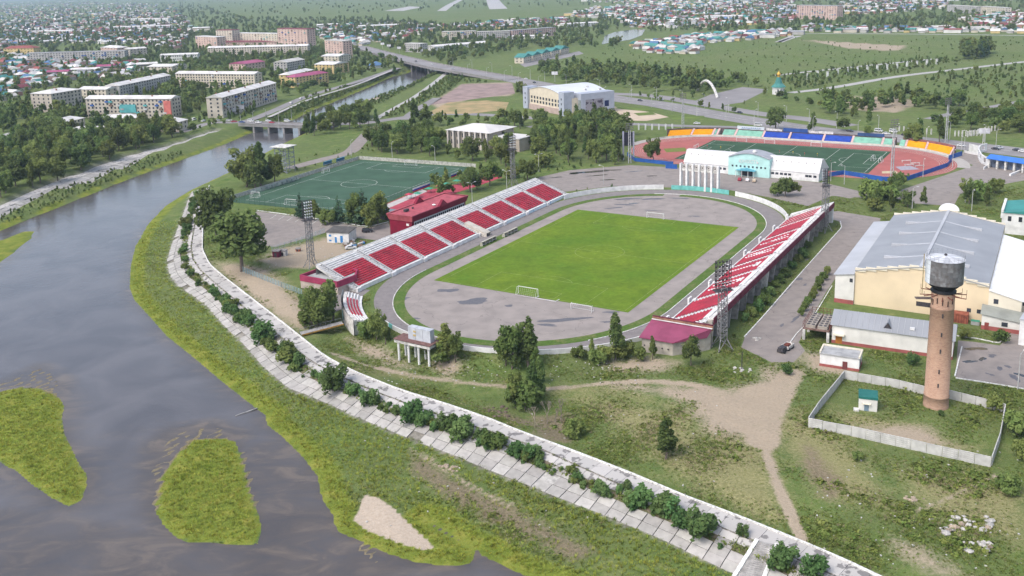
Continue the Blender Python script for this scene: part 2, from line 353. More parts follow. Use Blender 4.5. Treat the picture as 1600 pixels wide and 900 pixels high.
class NT:
    """tiny helper for node materials"""
    def __init__(s,name):
        s.m=bpy.data.materials.new(name); s.m.use_nodes=True; s.t=s.m.node_tree; s.b=s.t.nodes['Principled BSDF']; s.pos=s.t.nodes.new('ShaderNodeNewGeometry').outputs['Position']
    def n(s,t,**k):
        o=s.t.nodes.new(t)
        for a,v in k.items(): setattr(o,a,v)
        return o
    def l(s,a,b): s.t.links.new(a,b)
    def noise(s,scale,detail=5,rough=.55,vec=None,dist=0.):
        o=s.n('ShaderNodeTexNoise'); o.inputs['Scale'].default_value=scale; o.inputs['Detail'].default_value=detail; o.inputs['Roughness'].default_value=rough; o.inputs['Distortion'].default_value=dist
        s.l(vec or s.pos,o.inputs['Vector']); return o.outputs['Fac']
    def ramp(s,x,stops):
        o=s.n('ShaderNodeValToRGB'); r=o.color_ramp
        while len(r.elements)<len(stops): r.elements.new(.5)
        for e,(p,c) in zip(r.elements,stops): e.position=p; e.color=(*c,1) if len(c)==3 else c
        s.l(x,o.inputs[0]); return o.outputs[0]
    def mr(s,x,a,b,c=0.,d=1.):
        o=s.n('ShaderNodeMapRange'); s.l(x,o.inputs['Value'])
        for k,v in zip(('From Min','From Max','To Min','To Max'),(a,b,c,d)): o.inputs[k].default_value=v
        return o.outputs[0]
    def mix(s,f,a,b,mode='MIX'):
        o=s.n('ShaderNodeMix',data_type='RGBA',blend_type=mode)
        for i,v in ((0,f),(6,a),(7,b)):
            if isinstance(v,(float,int)): o.inputs[i].default_value=v
            elif isinstance(v,tuple): o.inputs[i].default_value=(*v,1)
            else: s.l(v,o.inputs[i])
        return o.outputs[2]
    def math(s,op,a,b=0.):
        o=s.n('ShaderNodeMath',operation=op)
        for i,v in ((0,a),(1,b)):
            if isinstance(v,(float,int)): o.inputs[i].default_value=v
            else: s.l(v,o.inputs[i])
        return o.outputs[0]
    def bump(s,h,st,dist=.3):
        o=s.n('ShaderNodeBump'); o.inputs['Strength'].default_value=st; o.inputs['Distance'].default_value=dist; s.l(h,o.inputs['Height']); s.l(o.outputs[0],s.b.inputs['Normal'])
    def attr(s,name):
        o=s.n('ShaderNodeAttribute',attribute_name=name); sp=s.n('ShaderNodeSeparateColor'); s.l(o.outputs['Color'],sp.inputs[0]); return sp.outputs
    def col(s,c,rough=.9,spec=.15):
        s.l(c,s.b.inputs['Base Color']); s.b.inputs['Roughness'].default_value=rough; s.b.inputs['Specular IOR Level'].default_value=spec
g=NT('ground_cover'); z=g.attr('zone'); zb=g.attr('zone_b')
n1=g.noise(.05,6,.6); n2=g.noise(.22,7,.68); n3=g.noise(1.6,5,.7); n4=g.noise(.011,5,.6)
base=g.ramp(n2,[(.3,(.06,.108,.026)),(.5,(.112,.160,.043)),(.7,(.185,.198,.078))])
base=g.mix(g.mr(n1,.4,.65),base,g.ramp(n3,[(.3,(.065,.10,.03)),(.7,(.14,.17,.06))]))
base=g.mix(g.math('MULTIPLY',g.mr(n4,.42,.62),.3),base,(.17,.175,.08))
def edge(zv,lo=.35,hi=.65,amp=.9):   # ragged borders
    return g.mr(g.math('ADD',zv,g.math('MULTIPLY',g.math('SUBTRACT',g.math('ADD',g.math('MULTIPLY',n2,.5),g.math('MULTIPLY',n3,.5)),.5),amp)),lo,hi)
c=g.mix(g.math('MULTIPLY',edge(z[1],.15,.8,1.8),.85),base,g.ramp(n3,[(.3,(.16,.155,.06)),(.7,(.33,.295,.155))]))
c=g.mix(edge(z[2],.3,.7,1.2),c,g.ramp(n2,[(.3,(.09,.125,.02)),(.5,(.155,.19,.03)),(.7,(.25,.24,.05))]))
c=g.mix(g.math('MULTIPLY',edge(zb[1],.3,.8,2.2),.8),c,g.ramp(n3,[(.3,(.12,.09,.065)),(.7,(.27,.21,.15))]))
c=g.mix(edge(g.math('ADD',z[0],g.math('MULTIPLY',g.math('MULTIPLY',g.math('SUBTRACT',g.noise(.09,6,.65),.5),z[0]),1.6)),.25,.8,1.6),c,g.ramp(n3,[(.25,(.29,.235,.17)),(.75,(.39,.32,.24))]))
c=g.mix(edge(zb[0],.35,.6,.5),c,g.ramp(n3,[(.25,(.36,.29,.22)),(.75,(.5,.42,.34))]))
c=g.mix(zb[2],c,g.ramp(n2,[(.35,(.12,.11,.085)),(.6,(.30,.28,.25))]))
g.col(c,.95,.1); g.bump(g.math('ADD',n3,g.math('MULTIPLY',n2,1.5)),.5,.4)
me.materials.append(g.m)
# ---------------------------------------------------------------- water
wx=axis(-140,60,2.,1.06,-520,300,30); wy=axis(60,330,2.,1.05,-10,1500,30)
WX,WY=np.meshgrid(wx,wy); WX,WY=WX.ravel(),WY.ravel()
wsr=sdist(WX,WY,river)
sh=np.exp(wsr/5.)
for i in isl: sh=np.maximum(sh,np.exp(-np.maximum(sdist(WX,WY,i),0)/6.))
p0=np.array(pix([(120,600)],ZW)[0]); 
shoals=[([(0,600),(60,572),(100,600),(95,640),(0,640)],1.),([(232,700),(262,672),(330,662),(380,680),(300,700),(262,740),(240,790)],1.),([(430,690),(500,770),(530,840),(620,890),(380,900),(390,760),(400,700)],.85),([(0,800),(250,840),(420,880),(420,960),(-200,960)],.75),([(120,690),(240,660),(250,800),(140,800)],.4)]
for p,a in shoals: sh=np.maximum(sh,a*(1-sstep((sdist(WX,WY,pix(p,ZW))+1)/9.)))
keep=wsr<3.
nwx,nwy=len(wx),len(wy); ix=np.arange(nwx*nwy).reshape(nwy,nwx)
q=np.stack([ix[:-1,:-1],ix[:-1,1:],ix[1:,1:],ix[1:,:-1]],-1).reshape(-1,4); q=q[keep[q].any(1)]
u,inv=np.unique(q,return_inverse=True); q=inv.reshape(-1,4)
me=bpy.data.meshes.new('river'); me.from_pydata(np.stack([WX[u],WY[u],np.full(len(u),ZW)],1).tolist(),[],q.tolist())
cattr(me,'shallow',sh[u],sh[u],sh[u]); me.update()
g=NT('river_water'); s=g.attr('shallow')
st=g.n('ShaderNodeMapping'); st.inputs['Rotation'].default_value=(0,0,.9); st.inputs['Scale'].default_value=(.5,1.,1.); g.l(g.pos,st.inputs['Vector']); sv=st.outputs[0]
a=g.noise(.16,7,.62,sv,1.2); b_=g.noise(.05,5,.5,None,.8)
deep=g.ramp(b_,[(.35,(.078,.076,.083)),(.65,(.112,.107,.113))])
mud=g.ramp(a,[(.3,(.045,.04,.038)),(.5,(.085,.068,.054)),(.66,(.15,.118,.088))])
f=g.mr(g.math('ADD',s[0],g.math('MULTIPLY',g.math('SUBTRACT',a,.5),.7)),.3,1.05,0,.8)
g.col(g.mix(f,deep,mud),.05,.5); g.b.inputs['IOR'].default_value=1.33
rip=g.noise(1.1,3,.6,sv); rp2=g.noise(.22,4,.6)
g.bump(g.math('ADD',rip,g.math('MULTIPLY',rp2,1.5)),.15,.3)
me.materials.append(g.m)
wat=bpy.data.objects.new('river',me); COL.objects.link(wat); struct(wat)
# far pond
mb=MB(); mb.add([tuple(v) for v in pix([(940,69),(958,66),(985,62),(1003,55),(1008,46),(990,46),(960,50),(945,56)],.35)],[tuple(range(8))]); po=mb.build('pond',g.m); struct(po)
# ---------------------------------------------------------------- embankment paving
conc=M('weathered_concrete',(.37,.352,.33),.9,.09,.8,.05,objrand=.17); joint=M('pale_joint_concrete',(.43,.415,.39),.9,.2,1.2); soil=M('planting_soil',(.17,.135,.10),.95,.2,1.,.4,col2=(.09,.11,.035))
conc2=M('promenade_concrete',(.42,.40,.38),.9,.1,.5,.1,col2=(.20,.19,.185),mixs=(.40,.43),objrand=.09)
kerbm=M('whitewashed_kerb',(.72,.71,.68),.8,.2,2.)
def strip(a,b,ta,tb,n):
    A=resample(a,n); Bf=resample(b,1500); j=np.array([np.argmin(((Bf[:,:2]-p[:2])**2).sum(1)) for p in A]); j=np.maximum.accumulate(j)
    k=np.ones(5)/5; js=np.convolve(np.pad(j.astype(float),2,mode='edge'),k,'valid'); B=Bf[np.clip(js,0,1499).astype(int)]; return A+(B-A)*ta, A+(B-A)*tb
def slabs(parent,a,b,rows,nseg,name,mat,thick=.12,gap=.06,skip=0.,jit=.03,lift=.0):
    for (ta,tb) in rows:
        P,Q=strip(a,b,ta,tb,nseg+1)
        for i in range(nseg):
            if rnd.random()<skip: continue
            c=[Vector(P[i]),Vector(P[i+1]),Vector(Q[i+1]),Vector(Q[i])]
            m_=sum(c,Vector())/4; c=[m_+(v-m_)*(1-gap/max(.5,(v-m_).length)) for v in c]
            dz=lift+rnd.uniform(-jit,jit); tl=rnd.uniform(-jit,jit)
            c=[v+Vector((0,0,dz+(tl if k<2 else -tl))) for k,v in enumerate(c)]
            nrm=(c[1]-c[0]).cross(c[3]-c[0]); 
            if nrm.z<0: c=c[::-1]
            mb=MB(); mb.hexa([v-Vector((0,0,thick)) for v in c],c); mb.build(name,mat,parent)
em=struct(MB().add([tuple(v) for v in resample(slabB,60)-[0,0,.3]]+[tuple(v) for v in resample(promO,60)-[0,0,.3]],[(i,i+1,61+i,60+i) for i in range(59)]).build('riverbank_slope',joint))
slabs(em,slabB,promO,[(0,.27),(.27,.54)],134,'slab',conc,.16,.11,.03,.05,.12)
slabs(em,slabB,promO,[(.545,.75)],134,'slab',conc,.12,.09,.5,.05,.10)
P_,Q_=strip(slabB,promO,.55,.765,140)
MB().add([tuple(v) for v in P_+[0,0,.02]]+[tuple(v) for v in Q_+[0,0,.02]],[(i,i+1,141+i,140+i) for i in range(139)]).build('planting_strip',soil,em)
slabs(em,slabB,promO,[(.765,.97)],134,'slab',conc2,.12,.07,.03,.03,.1)
pr=struct(MB().add([tuple(v) for v in resample(promO,60)-[0,0,.25]]+[tuple(v) for v in resample(promI,60)-[0,0,.25]],[(i,i+1,61+i,60+i) for i in range(59)]).build('promenade',conc2))
slabs(pr,promO,promI,[(.06,.97)],126,'paving_slab',conc2,.15,.05,0,.03,.06)
def wall_line(pts,w,h,name,mat,parent,z=None,seg=None,gapl=0.,lift=0.):
    P=resample(pts,seg+1) if seg else np.array([(p[0],p[1],p[2]) for p in pts]); o=[]
    for i in range(len(P)-1):
        a=Vector(P[i]); b=Vector(P[i+1]); d=(b-a); L=d.length
        if L<.01: continue
        d/=L; a=a+d*gapl; b=b-d*gapl; n=Vector((-d.y,d.x,0)).normalized()*w/2
        mb=MB(); l=Vector((0,0,lift)); mb.hexa([a-n+l,b-n+l,b+n+l,a+n+l],[v+Vector((0,0,h+lift)) for v in(a-n,b-n,b+n,a+n)],0,True); o.append(mb.build(name,mat,parent))
    return o
wall_line(promI,.35,.55,'kerb_block',kerbm,pr,seg=76,gapl=.04,lift=-.2)
em2=struct(MB().add([tuple(v) for v in resample(lslabB,40)-[0,0,.3]]+[tuple(v) for v in resample(lpromO,40)-[0,0,.3]],[(i,i+1,41+i,40+i) for i in range(39)]).build('far_riverbank_slope',joint))
slabs(em2,lslabB,lpromO,[(0,.48),(.5,.98)],70,'slab',conc,.16,.08,.12,.06,.12)
pr2=struct(MB().add([tuple(v) for v in resample(lpromO,40)-[0,0,.25]]+[tuple(v) for v in resample(lpromI,40)-[0,0,.25]],[(i,i+1,41+i,40+i) for i in range(39)]).build('far_promenade',conc2))
slabs(pr2,lpromO,lpromI,[(.03,.97)],50,'paving_slab',conc2,.15,.02,0,.015,.06)
# ================================================================ main stadium
white=M('white_paint',(.70,.69,.68),.75,.1,.5); white2=M('white_paint_worn',(.62,.60,.57),.8,.22,.8)
red=M('red_plastic',(.42,.014,.035),.5,.18,.35,spec=.3); crimson=M('crimson_cladding',(.20,.008,.03),.5,.12,.3); crimson_roof=M('crimson_roof_sheet',(.40,.085,.105),.7,.15,.5)
maroon=M('maroon_paint',(.13,.018,.04),.7,.15,.4); magenta=M('magenta_roof_sheet',(.26,.06,.115),.6,.1,.3); pinkwall=M('raspberry_wall',(.30,.04,.09),.8,.12,.5)
greyc=M('grey_concrete',(.32,.31,.30),.9,.2,.7,.1); darkm=M('dark_metal',(.06,.055,.06),.6,.2,2.); steel=M('grey_steel',(.28,.28,.29),.5,.2,2.,metal=.3); dglass=M('dark_glass',(.03,.035,.045),.15,.2,.5,spec=.5)
teal=M('turquoise_paint',(.16,.47,.43),.7,.12,.6); tan_c=M('raw_render_wall',(.42,.38,.33),.95,.15,.5)
brickm=M('rusty_brick',(.30,.16,.11),.9,.2,1.2)
asph=M('asphalt',(.215,.193,.188),.92,.1,.5,.1,col2=(.185,.168,.165),detail=9.,crack=.07); asph_in=M('old_track_surface',(.285,.25,.23),.95,.1,.2,.08,col2=(.235,.208,.193),detail=10.,crack=.055); tar=M('tar_patch',(.10,.10,.115),.6,.15,1.5,col2=(.14,.135,.14)); puddle=M('puddle',(.03,.028,.028),.08,.2,1.,spec=.5)
def arc_outline(l0,l1,wr,ls0,ls1,n=48):
    near=[(ls0+(l0-ls0)*math.sin(math.pi*k/n),wr*math.cos(math.pi*k/n)) for k in range(n+1)]
    far=[(ls1+(l1-ls1)*math.sin(math.pi*k/n),-wr*math.cos(math.pi*k/n)) for k in range(n+1)]
    return near+far
FOOT=[]
def sheet(name,pts,z,mat,parent=None):
    if not parent: FOOT.append([(p[0],p[1]) for p in pts])
    v=[Vector((p[0],p[1],z)) for p in pts]
    a=sum(v[i].x*v[(i+1)%len(v)].y-v[(i+1)%len(v)].x*v[i].y for i in range(len(v)))
    if a<0: v=v[::-1]
    bm=bmesh.new(); bm.faces.new([bm.verts.new(p) for p in v]); bmesh.ops.triangulate(bm,faces=bm.faces[:])
    off=wloc(parent) if parent else Vector()
    bmesh.ops.translate(bm,verts=bm.verts,vec=-off)
    me=bpy.data.meshes.new(name); bm.to_mesh(me); bm.free(); me.materials.append(mat); o=bpy.data.objects.new(name,me); COL.objects.link(o)
    if parent: o.parent=parent
    else: struct(o)
    return o
def ring(name,a,b,z,mat,parent=None,closed=True):
    if not parent and not closed: FOOT.append([(p[0],p[1]) for p in a]+[(p[0],p[1]) for p in b[::-1]])
    n=len(a); mb=MB(); mb.add([(p[0],p[1],z) for p in a]+[(p[0],p[1],z) for p in b],[(i,(i+1)%n,n+(i+1)%n,n+i) for i in range(n if closed else n-1)]); o=mb.build(name,mat,parent)
    me=o.data; 
    if len(me.polygons) and me.polygons[0].normal.z<0: me.flip_normals()
    return o if parent else struct(o)
def lp(l): return [LW(*p) for p in l]
track=sheet('running_track',lp(arc_outline(-100.5,108.5,53,-48,50)),.03,asph)
sheet('outer_asphalt',[LW(*p) for p in [(-72,50),(-72,57),(-84,57),(-95,46),(-84,47)]],.02,asph)
so_=arc_outline(-97,99.5,46,-46,48); si_=arc_outline(-93.2,95.5,42.3,-46,48)
vg=NT('verge_grass'); vn=vg.noise(1.2,5,.7); vn2=vg.noise(.2,4,.6)
vg.col(vg.mix(vg.mr(vn2,.45,.65),vg.ramp(vn,[(.3,(.045,.09,.014)),(.7,(.10,.165,.03))]),vg.ramp(vn,[(.3,(.06,.11,.02)),(.7,(.2,.19,.08))]))); vg.bump(vn,.8,.2)
gapi=[i for i,p in enumerate(so_) if 97<p[0] and 4<p[1]<12]
verge=ring('grass_verge',lp(so_),lp(si_),.07,vg.m)
inner=sheet('inner_apron',lp(si_),.045,asph_in)
sheet('verge_crossing',[LW(*p) for p in[(99.9,6),(99.6,13.5),(93.2,12.5),(94.5,5.5)]],.085,asph_in)
wall_line(lp([p for p in so_ if p[1]<20 and p[0]>-80]+[]),.22,.22,'kerb',kerbm,verge)
wall_line(lp([p for p in so_ if p[1]>0 and p[0]<-40]),.25,.22,'kerb',white2,verge)
# pitch
g=NT('pitch_turf'); n1=g.noise(.035,6,.68); n2=g.noise(.5,6,.7); n3=g.noise(2.5,4,.7)
c=g.mix(g.mr(n1,.35,.65),g.ramp(n2,[(.25,(.055,.125,.010)),(.75,(.118,.205,.02))]),g.ramp(n2,[(.25,(.125,.185,.012)),(.75,(.205,.265,.028))]))
c=g.mix(g.math('MULTIPLY',g.mr(g.noise(.14,7,.72),.42,.66),.65),c,(.05,.10,.010)); g.col(c,.95,.1); g.bump(n3,.5,.1)
pitch=sheet('football_pitch',[LW(*p) for p in[(-54.3,-35.5),(54.3,-35.5),(54.3,36.6),(-54.3,36.6)]],.09,g.m)
linem=M('faded_chalk',(.24,.30,.10),.9,.25,.6); linew=M('white_line',(.55,.58,.52),.9,.15,.6)
def lines(name,F,L,Wd,z,mat,parent,lw=.14,R=9.15):
    """football markings, F maps (l,w) to a place"""
    mb=MB()
    def seg(a,b):
        a=F(*a); b=F(*b); d=(b-a).normalized(); n=Vector((-d.y,d.x,0))*lw/2; mb.quad(*[Vector((v.x,v.y,z)) for v in(a-n,b-n,b+n,a+n)])
    def arc(cl,cw,r,a0,a1,n=40):
        for k in range(n):
            t0=a0+(a1-a0)*k/n; t1=a0+(a1-a0)*(k+1)/n; seg((cl+r*math.cos(t0),cw+r*math.sin(t0)),(cl+r*math.cos(t1),cw+r*math.sin(t1)))
    s=L/52.5
    for w in(-Wd,Wd): seg((-L,w),(L,w))
    for l in(-L,0,L): seg((l,-Wd),(l,Wd))
    arc(0,0,R,0,2*math.pi,60)
    for e in(-1,1):
        for d,ww in((16.5*s,20.16*s),(5.5*s,9.16*s)):
            seg((e*L,-ww),(e*(L-d),-ww)); seg((e*L,ww),(e*(L-d),ww)); seg((e*(L-d),-ww),(e*(L-d),ww))
        a=math.acos(5.5/9.15); c0=math.pi if e>0 else 0
        arc(e*(L-11*s),0,R*s,c0-a,c0+a,14)
    return mb.build(name,mat,parent)
lines('pitch_lines',LW,53.3,34.0,.105,linem,pitch,.17)
# patches and puddles on the old surface
def blob(cx,cy,rx,ry,rz,seed,n=22,rough=.35):
    r=random.Random(seed); ph=[r.uniform(0,6.28) for _ in range(5)]; o=[]
    for k in range(n):
        t=2*math.pi*k/n; s=1+rough*sum(math.sin((j+2)*t+ph[j])/(j+1.5) for j in range(5)); x,y=rx*s*math.cos(t),ry*s*math.sin(t)
        o.append(Vector((cx+x*math.cos(rz)-y*math.sin(rz),cy+x*math.sin(rz)+y*math.cos(rz),0)))
    return o
for i,(px,py,a,b,mt,zz) in enumerate([(740,471,5.5,2.4,tar,.06),(700,454,3.2,1.9,tar,.06),(630,467,2.,1.3,tar,.06),(647,498,1.5,.9,tar,.06),(880,500,6.5,1.6,tar,.06),(855,508,3.,.9,tar,.06),(795,478,1.5,.8,tar,.06),(952,503,2.2,.7,tar,.06),(955,488,2.,1.,tar,.06),(675,518,1.3,.8,tar,.06),
   (980,311,6,1.5,tar,.06),(1020,311,5,1.6,tar,.06),(975,320,4,1.2,tar,.06),(1062,310,4,1.4,tar,.06),(960,325,4,1,tar,.06),(990,318,2.5,.7,puddle,.065),(1020,329,3,.8,tar,.06),(1085,338,2.5,.8,tar,.06),(1000,343,3,.8,tar,.06)]):
    p=W(px,py); sheet('asphalt_patch',blob(p.x,p.y,a,b,rnd.uniform(-.3,.3),i),zz,mt,inner)
for i,(px,py,a,b) in enumerate([(920,269,9,1.8),(950,266,6,1.2),(900,271,4,1.5),(950,281,4,.8),(1018,275,3,.7),(990,268,4,.7),(870,277,3,.8),(935,274,5,.9)]):
    p=W(px,py); o=sheet('puddle',blob(p.x,p.y,a,b,rnd.uniform(-.1,.25),50+i),.05,puddle); 
# ---------------- perimeter wall of the bowl
def bowl_wall(name,pts,h,t,mats,label,gates=(),n=60):
    P=resample(pts,n+1); th=thing(name,label,'wall',Vector(P[n//2]))
    for i in range(n):
        a=Vector(P[i]); b=Vector(P[i+1]); d=(b-a); L=d.length; d/=L; nn=Vector((-d.y,d.x,0))*t/2; z0=Vector((0,0,-2.6 if h>1.3 else -.2)); 
        m=mats[1] if any(lo<=i/n<hi for lo,hi in gates) else mats[0]
        a=a+d*.01; b=b-d*.01
        mb=MB(); mb.hexa([v+z0 for v in(a-nn,b-nn,b+nn,a+nn)],[v+Vector((0,0,h)) for v in(a-nn,b-nn,b+nn,a+nn)]); mb.build('gate_panel' if m is mats[1] else 'wall_panel',m,th)
    return th
wo=arc_outline(-101.5,109.5,54,-48,50)
near_w=[p for p in wo if p[0]<-60 and -52<p[1]<34]; far_w=[p for p in wo if p[0]>66 and p[1]>-56]
bowl_wall('curved_wall',[LW(*p) for p in near_w],1.4,.3,[white,teal],'low white wall round the near curve of the running track',[(.10,.13)],44)
bowl_wall('curved_wall',[LW(*p) for p in far_w if p[1]>14.5],2.2,.3,[white,teal],'curved white wall behind the far track bend, next to the red stand',n=26)
bowl_wall('curved_wall',[LW(*p) for p in far_w if p[1]<-16],2.2,.3,[white,teal],'curved white wall from the colonnade towards the end of the long stand',n=26)
gates=[LW(*p) for p in far_w if -17<p[1]<15.5]
bowl_wall('turquoise_gate',gates,2.1,.15,[teal,teal],'row of turquoise gate panels under the white colonnade',n=14)
# ---------------- left grandstand
def stand(name,label,sgn,w0,l0,l1,nrow,dw,z0,dz,bounds,redrows,topmat,letters=None):
    """sgn: side of the pitch; rows climb away from it"""
    th=thing(name,label,'grandstand',LW((l0+l1)/2,sgn*(w0+nrow*dw/2),0))
    def F(l,w,z): return LW(l,sgn*w,z)
    mb=MB()                                    # stepped body
    prof=[(w0,0),(w0,z0)]
    for r in range(nrow): prof+=[(w0+(r+1)*dw,z0+r*dz),(w0+(r+1)*dw,z0+(r+1)*dz)]
    wb=w0+nrow*dw+1.4; prof+=[(wb,z0+nrow*dz),(wb,z0+nrow*dz-.9),(w0+3,0)]
    a=[F(l0,w,z) for w,z in prof]; b=[F(l1,w,z) for w,z in prof]; n=len(prof)
    fs=[(i,i+1,n+i+1,n+i) for i in range(n-1)]+[tuple(range(n)),tuple(range(2*n-1,n-1,-1))]
    mb.add(a+b,fs); o=mb.build('terrace',white2,th); 
    bm=bmesh.new(); bm.from_mesh(o.data); bmesh.ops.recalc_face_normals(bm,faces=bm.faces[:]); bm.to_mesh(o.data); bm.free()
    for k in range(len(bounds)-1):
        la,lb=bounds[k]+1.75,bounds[k+1]-1.75
        if lb-la<2: continue
        blk=bpy.data.objects.new('seat_block',None); COL.objects.link(blk); blk.parent=th; blk.location=F((la+lb)/2,w0,z0)-th.location
        for r in range(nrow):
            m=red if r in redrows else topmat
            if m is None: continue
            wa=w0+(r+.05)*dw; zz=z0+r*dz
            mb=MB(); q=[F(la,wa,zz),F(lb,wa,zz),F(lb,wa+(.9 if m is red else .62),zz),F(la,wa+(.9 if m is red else .62),zz)]
            if sgn>0: q=q
            mb.hexa(q if sgn>0 else q[::-1],[v+Vector((0,0,.34)) for v in (q if sgn>0 else q[::-1])])
            if m is red:                        # small gaps and missing seats show the concrete
                pass
            mb.build('seat_row' if m is red else 'white_bench',m,blk)
        # front wall panel
        mb=MB(); q=[F(la-.9,w0-.35,0),F(lb+.9,w0-.35,0),F(lb+.9,w0-.05,0),F(la-.9,w0-.05,0)]; q=q if sgn>0 else q[::-1]
        mb.hexa(q,[v+Vector((0,0,z0+.45)) for v in q]); mb.build('front_panel',white,blk)
    for k,lb in enumerate(bounds):
        st=MB()
        for r in range(nrow*2):
            wa=w0+(r+.25)*dw/2
            for e in(-1,1):
                q=[F(lb+e*.95-.62,wa,z0+(r//2)*dz),F(lb+e*.95+.62,wa,z0+(r//2)*dz),F(lb+e*.95+.62,wa+.32,z0+(r//2)*dz),F(lb+e*.95-.62,wa+.32,z0+(r//2)*dz)]; q=q if sgn>0 else q[::-1]
                st.hexa(q,[v+Vector((0,0,.16+.1*(r%2))) for v in q])
        a=st.build('aisle_steps',white,th)
        hr=MB()
        for r in range(0,nrow,3): hr.beam(F(lb,w0+(r+.5)*dw,z0+r*dz),F(lb,w0+(r+.5)*dw,z0+r*dz+.75),.08)
        hr.beam(F(lb,w0+.5*dw,z0+.75),F(lb,w0+(nrow-.5)*dw,z0+(nrow-1)*dz+.75),.1); hr.build('handrail',darkm,th)
        e=MB(); q=[F(lb-1.1,w0-.75,0),F(lb+1.1,w0-.75,0),F(lb+1.1,w0+.1,0),F(lb-1.1,w0+.1,0)]; q=q if sgn>0 else q[::-1]
        e.hexa(q,[v+Vector((0,0,z0+.35)) for v in q]); e.build('step_block',white,th)
    return th,F
BND=[-74.8,-56.1,-37.4,-18.7,0,18.7,37.4,56.1,74.8]
ls,F=stand('grandstand','long grandstand with white steps and eight red seat blocks beside the crimson building',1,52.8,-75.6,76.4,16,1.0,1.0,.375,BND,set(range(1,12)),white)
z1=1.0+16*.375
mb=MB()
for e in(0,1):
    pass
wall_line([F(-75.6,70.1,z1),F(76.4,70.1,z1)],.2,.25,'parapet',white,ls,seg=8,gapl=.03)
mb.quad(F(-75.6,70.3,0),F(76.4,70.3,0),F(76.4,70.3,z1),F(-75.6,70.3,z1)); mb.build('back_wall',greyc,ls)
# tunnel between the fourth and fifth block
mb=MB()
for e in(-1,1): q=[F(1.6+e*1.5-.15,49.6,0),F(1.6+e*1.5+.15,49.6,0),F(1.6+e*1.5+.15,60,0),F(1.6+e*1.5-.15,60,0)]; mb.hexa(q,[q[0]+Vector((0,0,1.4)),q[1]+Vector((0,0,1.4)),q[2]+Vector((0,0,4.7)),q[3]+Vector((0,0,4.7))])
q=[F(.1,49.6,1.4),F(3.1,49.6,1.4),F(3.1,60,4.75),F(.1,60,4.75)]; mb.quad(*q); mb.build('tunnel_roof',M('tunnel_concrete',(.50,.46,.40),.9,.1,.4),ls)
# ad banners along the foot
for k in range(5,8):
    la,lb=BND[k]+1.6,BND[k+1]-1.6
    ban=M('pale_banner',(.58,.66,.70),.6,.08,.2,col2=(.10,.32,.55),mixs=(.30,.40)); mb=MB(); mb.quad(F(la,52.42,.15),F(lb,52.42,.15),F(lb,52.42,1.25),F(la,52.42,1.25)); mb.build('banner',ban,ls)
# ---------------- right grandstand on tall concrete fins
RB=[-74.8,-56.1,-37.4,-18.7,0,18.7,37.4,56.1,74.8]
rs,F=stand('grandstand','long raised grandstand with white letters in its red seats, on concrete fins',-1,50.6,-68.5,77.,15,1.0,.9,.47,[-68.9,-56.1,-37.4,-18.7,0,18.7,37.4,56.1,75.2],set(range(0,13)),white)
z1=.9+15*.47
mb=MB(); q=[F(-68.5,67.05,z1-1.55),F(77,67.05,z1-1.55),F(77,67.3,z1-1.55),F(-68.5,67.3,z1-1.55)][::-1]; mb.hexa(q,[v+Vector((0,0,1.9)) for v in q],0,True); mb.build('fascia',maroon,rs)
wall_line([F(-68.5,66.85,z1),F(77,66.85,z1)],.35,.45,'parapet',white2,rs,seg=8,gapl=.02)
for k in range(20):
    l=-67.9+k*7.6; mb=MB(); q=[F(l-.3,57.5,0),F(l+.3,57.5,0),F(l+.3,66.4,0),F(l-.3,66.4,0)][::-1]
    mb.hexa(q,[Vector((v.x,v.y,z)) for v,z in zip([F(l-.3,57.5,0),F(l+.3,57.5,0),F(l+.3,67,0),F(l-.3,67,0)][::-1],[z1-1.6,z1-1.6,3.2,3.2])]); mb.build('concrete_fin',greyc if k%7 else white2,rs)
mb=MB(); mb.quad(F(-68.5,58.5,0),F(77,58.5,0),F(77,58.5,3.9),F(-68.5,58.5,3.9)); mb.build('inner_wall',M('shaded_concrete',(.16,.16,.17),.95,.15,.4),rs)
mb=MB(); q=[F(-68.9,51,0),F(-68.45,51,0),F(-68.45,66.9,0),F(-68.9,66.9,0)][::-1]; mb.hexa(q,[Vector((v.x,v.y,z)) for v,z in zip(q,[z1,z1,1.3,1.3])]); mb.build('end_wall',tan_c,rs)
mb=MB(); q=[F(75.9,50.2,0),F(77.6,50.2,0),F(77.6,66.9,0),F(75.9,66.9,0)][::-1]; mb.hexa(q,[Vector((v.x,v.y,z)) for v,z in zip(q,[z1+.5,z1+.5,1.9,1.9])]); mb.build('end_wall',white,rs)
# letters made of white seats (strokes in block coordinates: l, row)
def seatbar(mb,l0,l1,r):
    wa=50.6+(r+.04); zz=.9+r*.47; q=[F(l0,wa,zz),F(l1,wa,zz),F(l1,wa+.94,zz),F(l0,wa+.94,zz)][::-1]; mb.hexa(q,[v+Vector((0,0,.40)) for v in q])
def stroke(mb,l0,r0,l1,r1,w=1.0):
    for r in range(min(r0,r1),max(r0,r1)+1):
        t=0 if r1==r0 else (r-r0)/(r1-r0); l=l0+(l1-l0)*t; seatbar(mb,l-w/2,l+w/2,r)
for segs in ([(28.2,1,27.4,5),(27.4,4,26.3,11),(27.9,4,31,10)],[(10.3,1,8.2,10),(13.5,1,11.6,10),(11.9,4,10,7)],[(-7.6,1,-9,10),(-6.6,10,-11.6,10)],[(-23.8,1,-25.6,9),(-28.6,1,-29.3,9),(-25,10,-29,10)]):
    mb=MB()
    for s_ in segs:
        if s_[1]==s_[3]: 
            for r in (s_[1],s_[1]+1): seatbar(mb,min(s_[0],s_[2]),max(s_[0],s_[2]),r)
        else: stroke(mb,*s_)
    mb.build('letter_seats',white,rs)
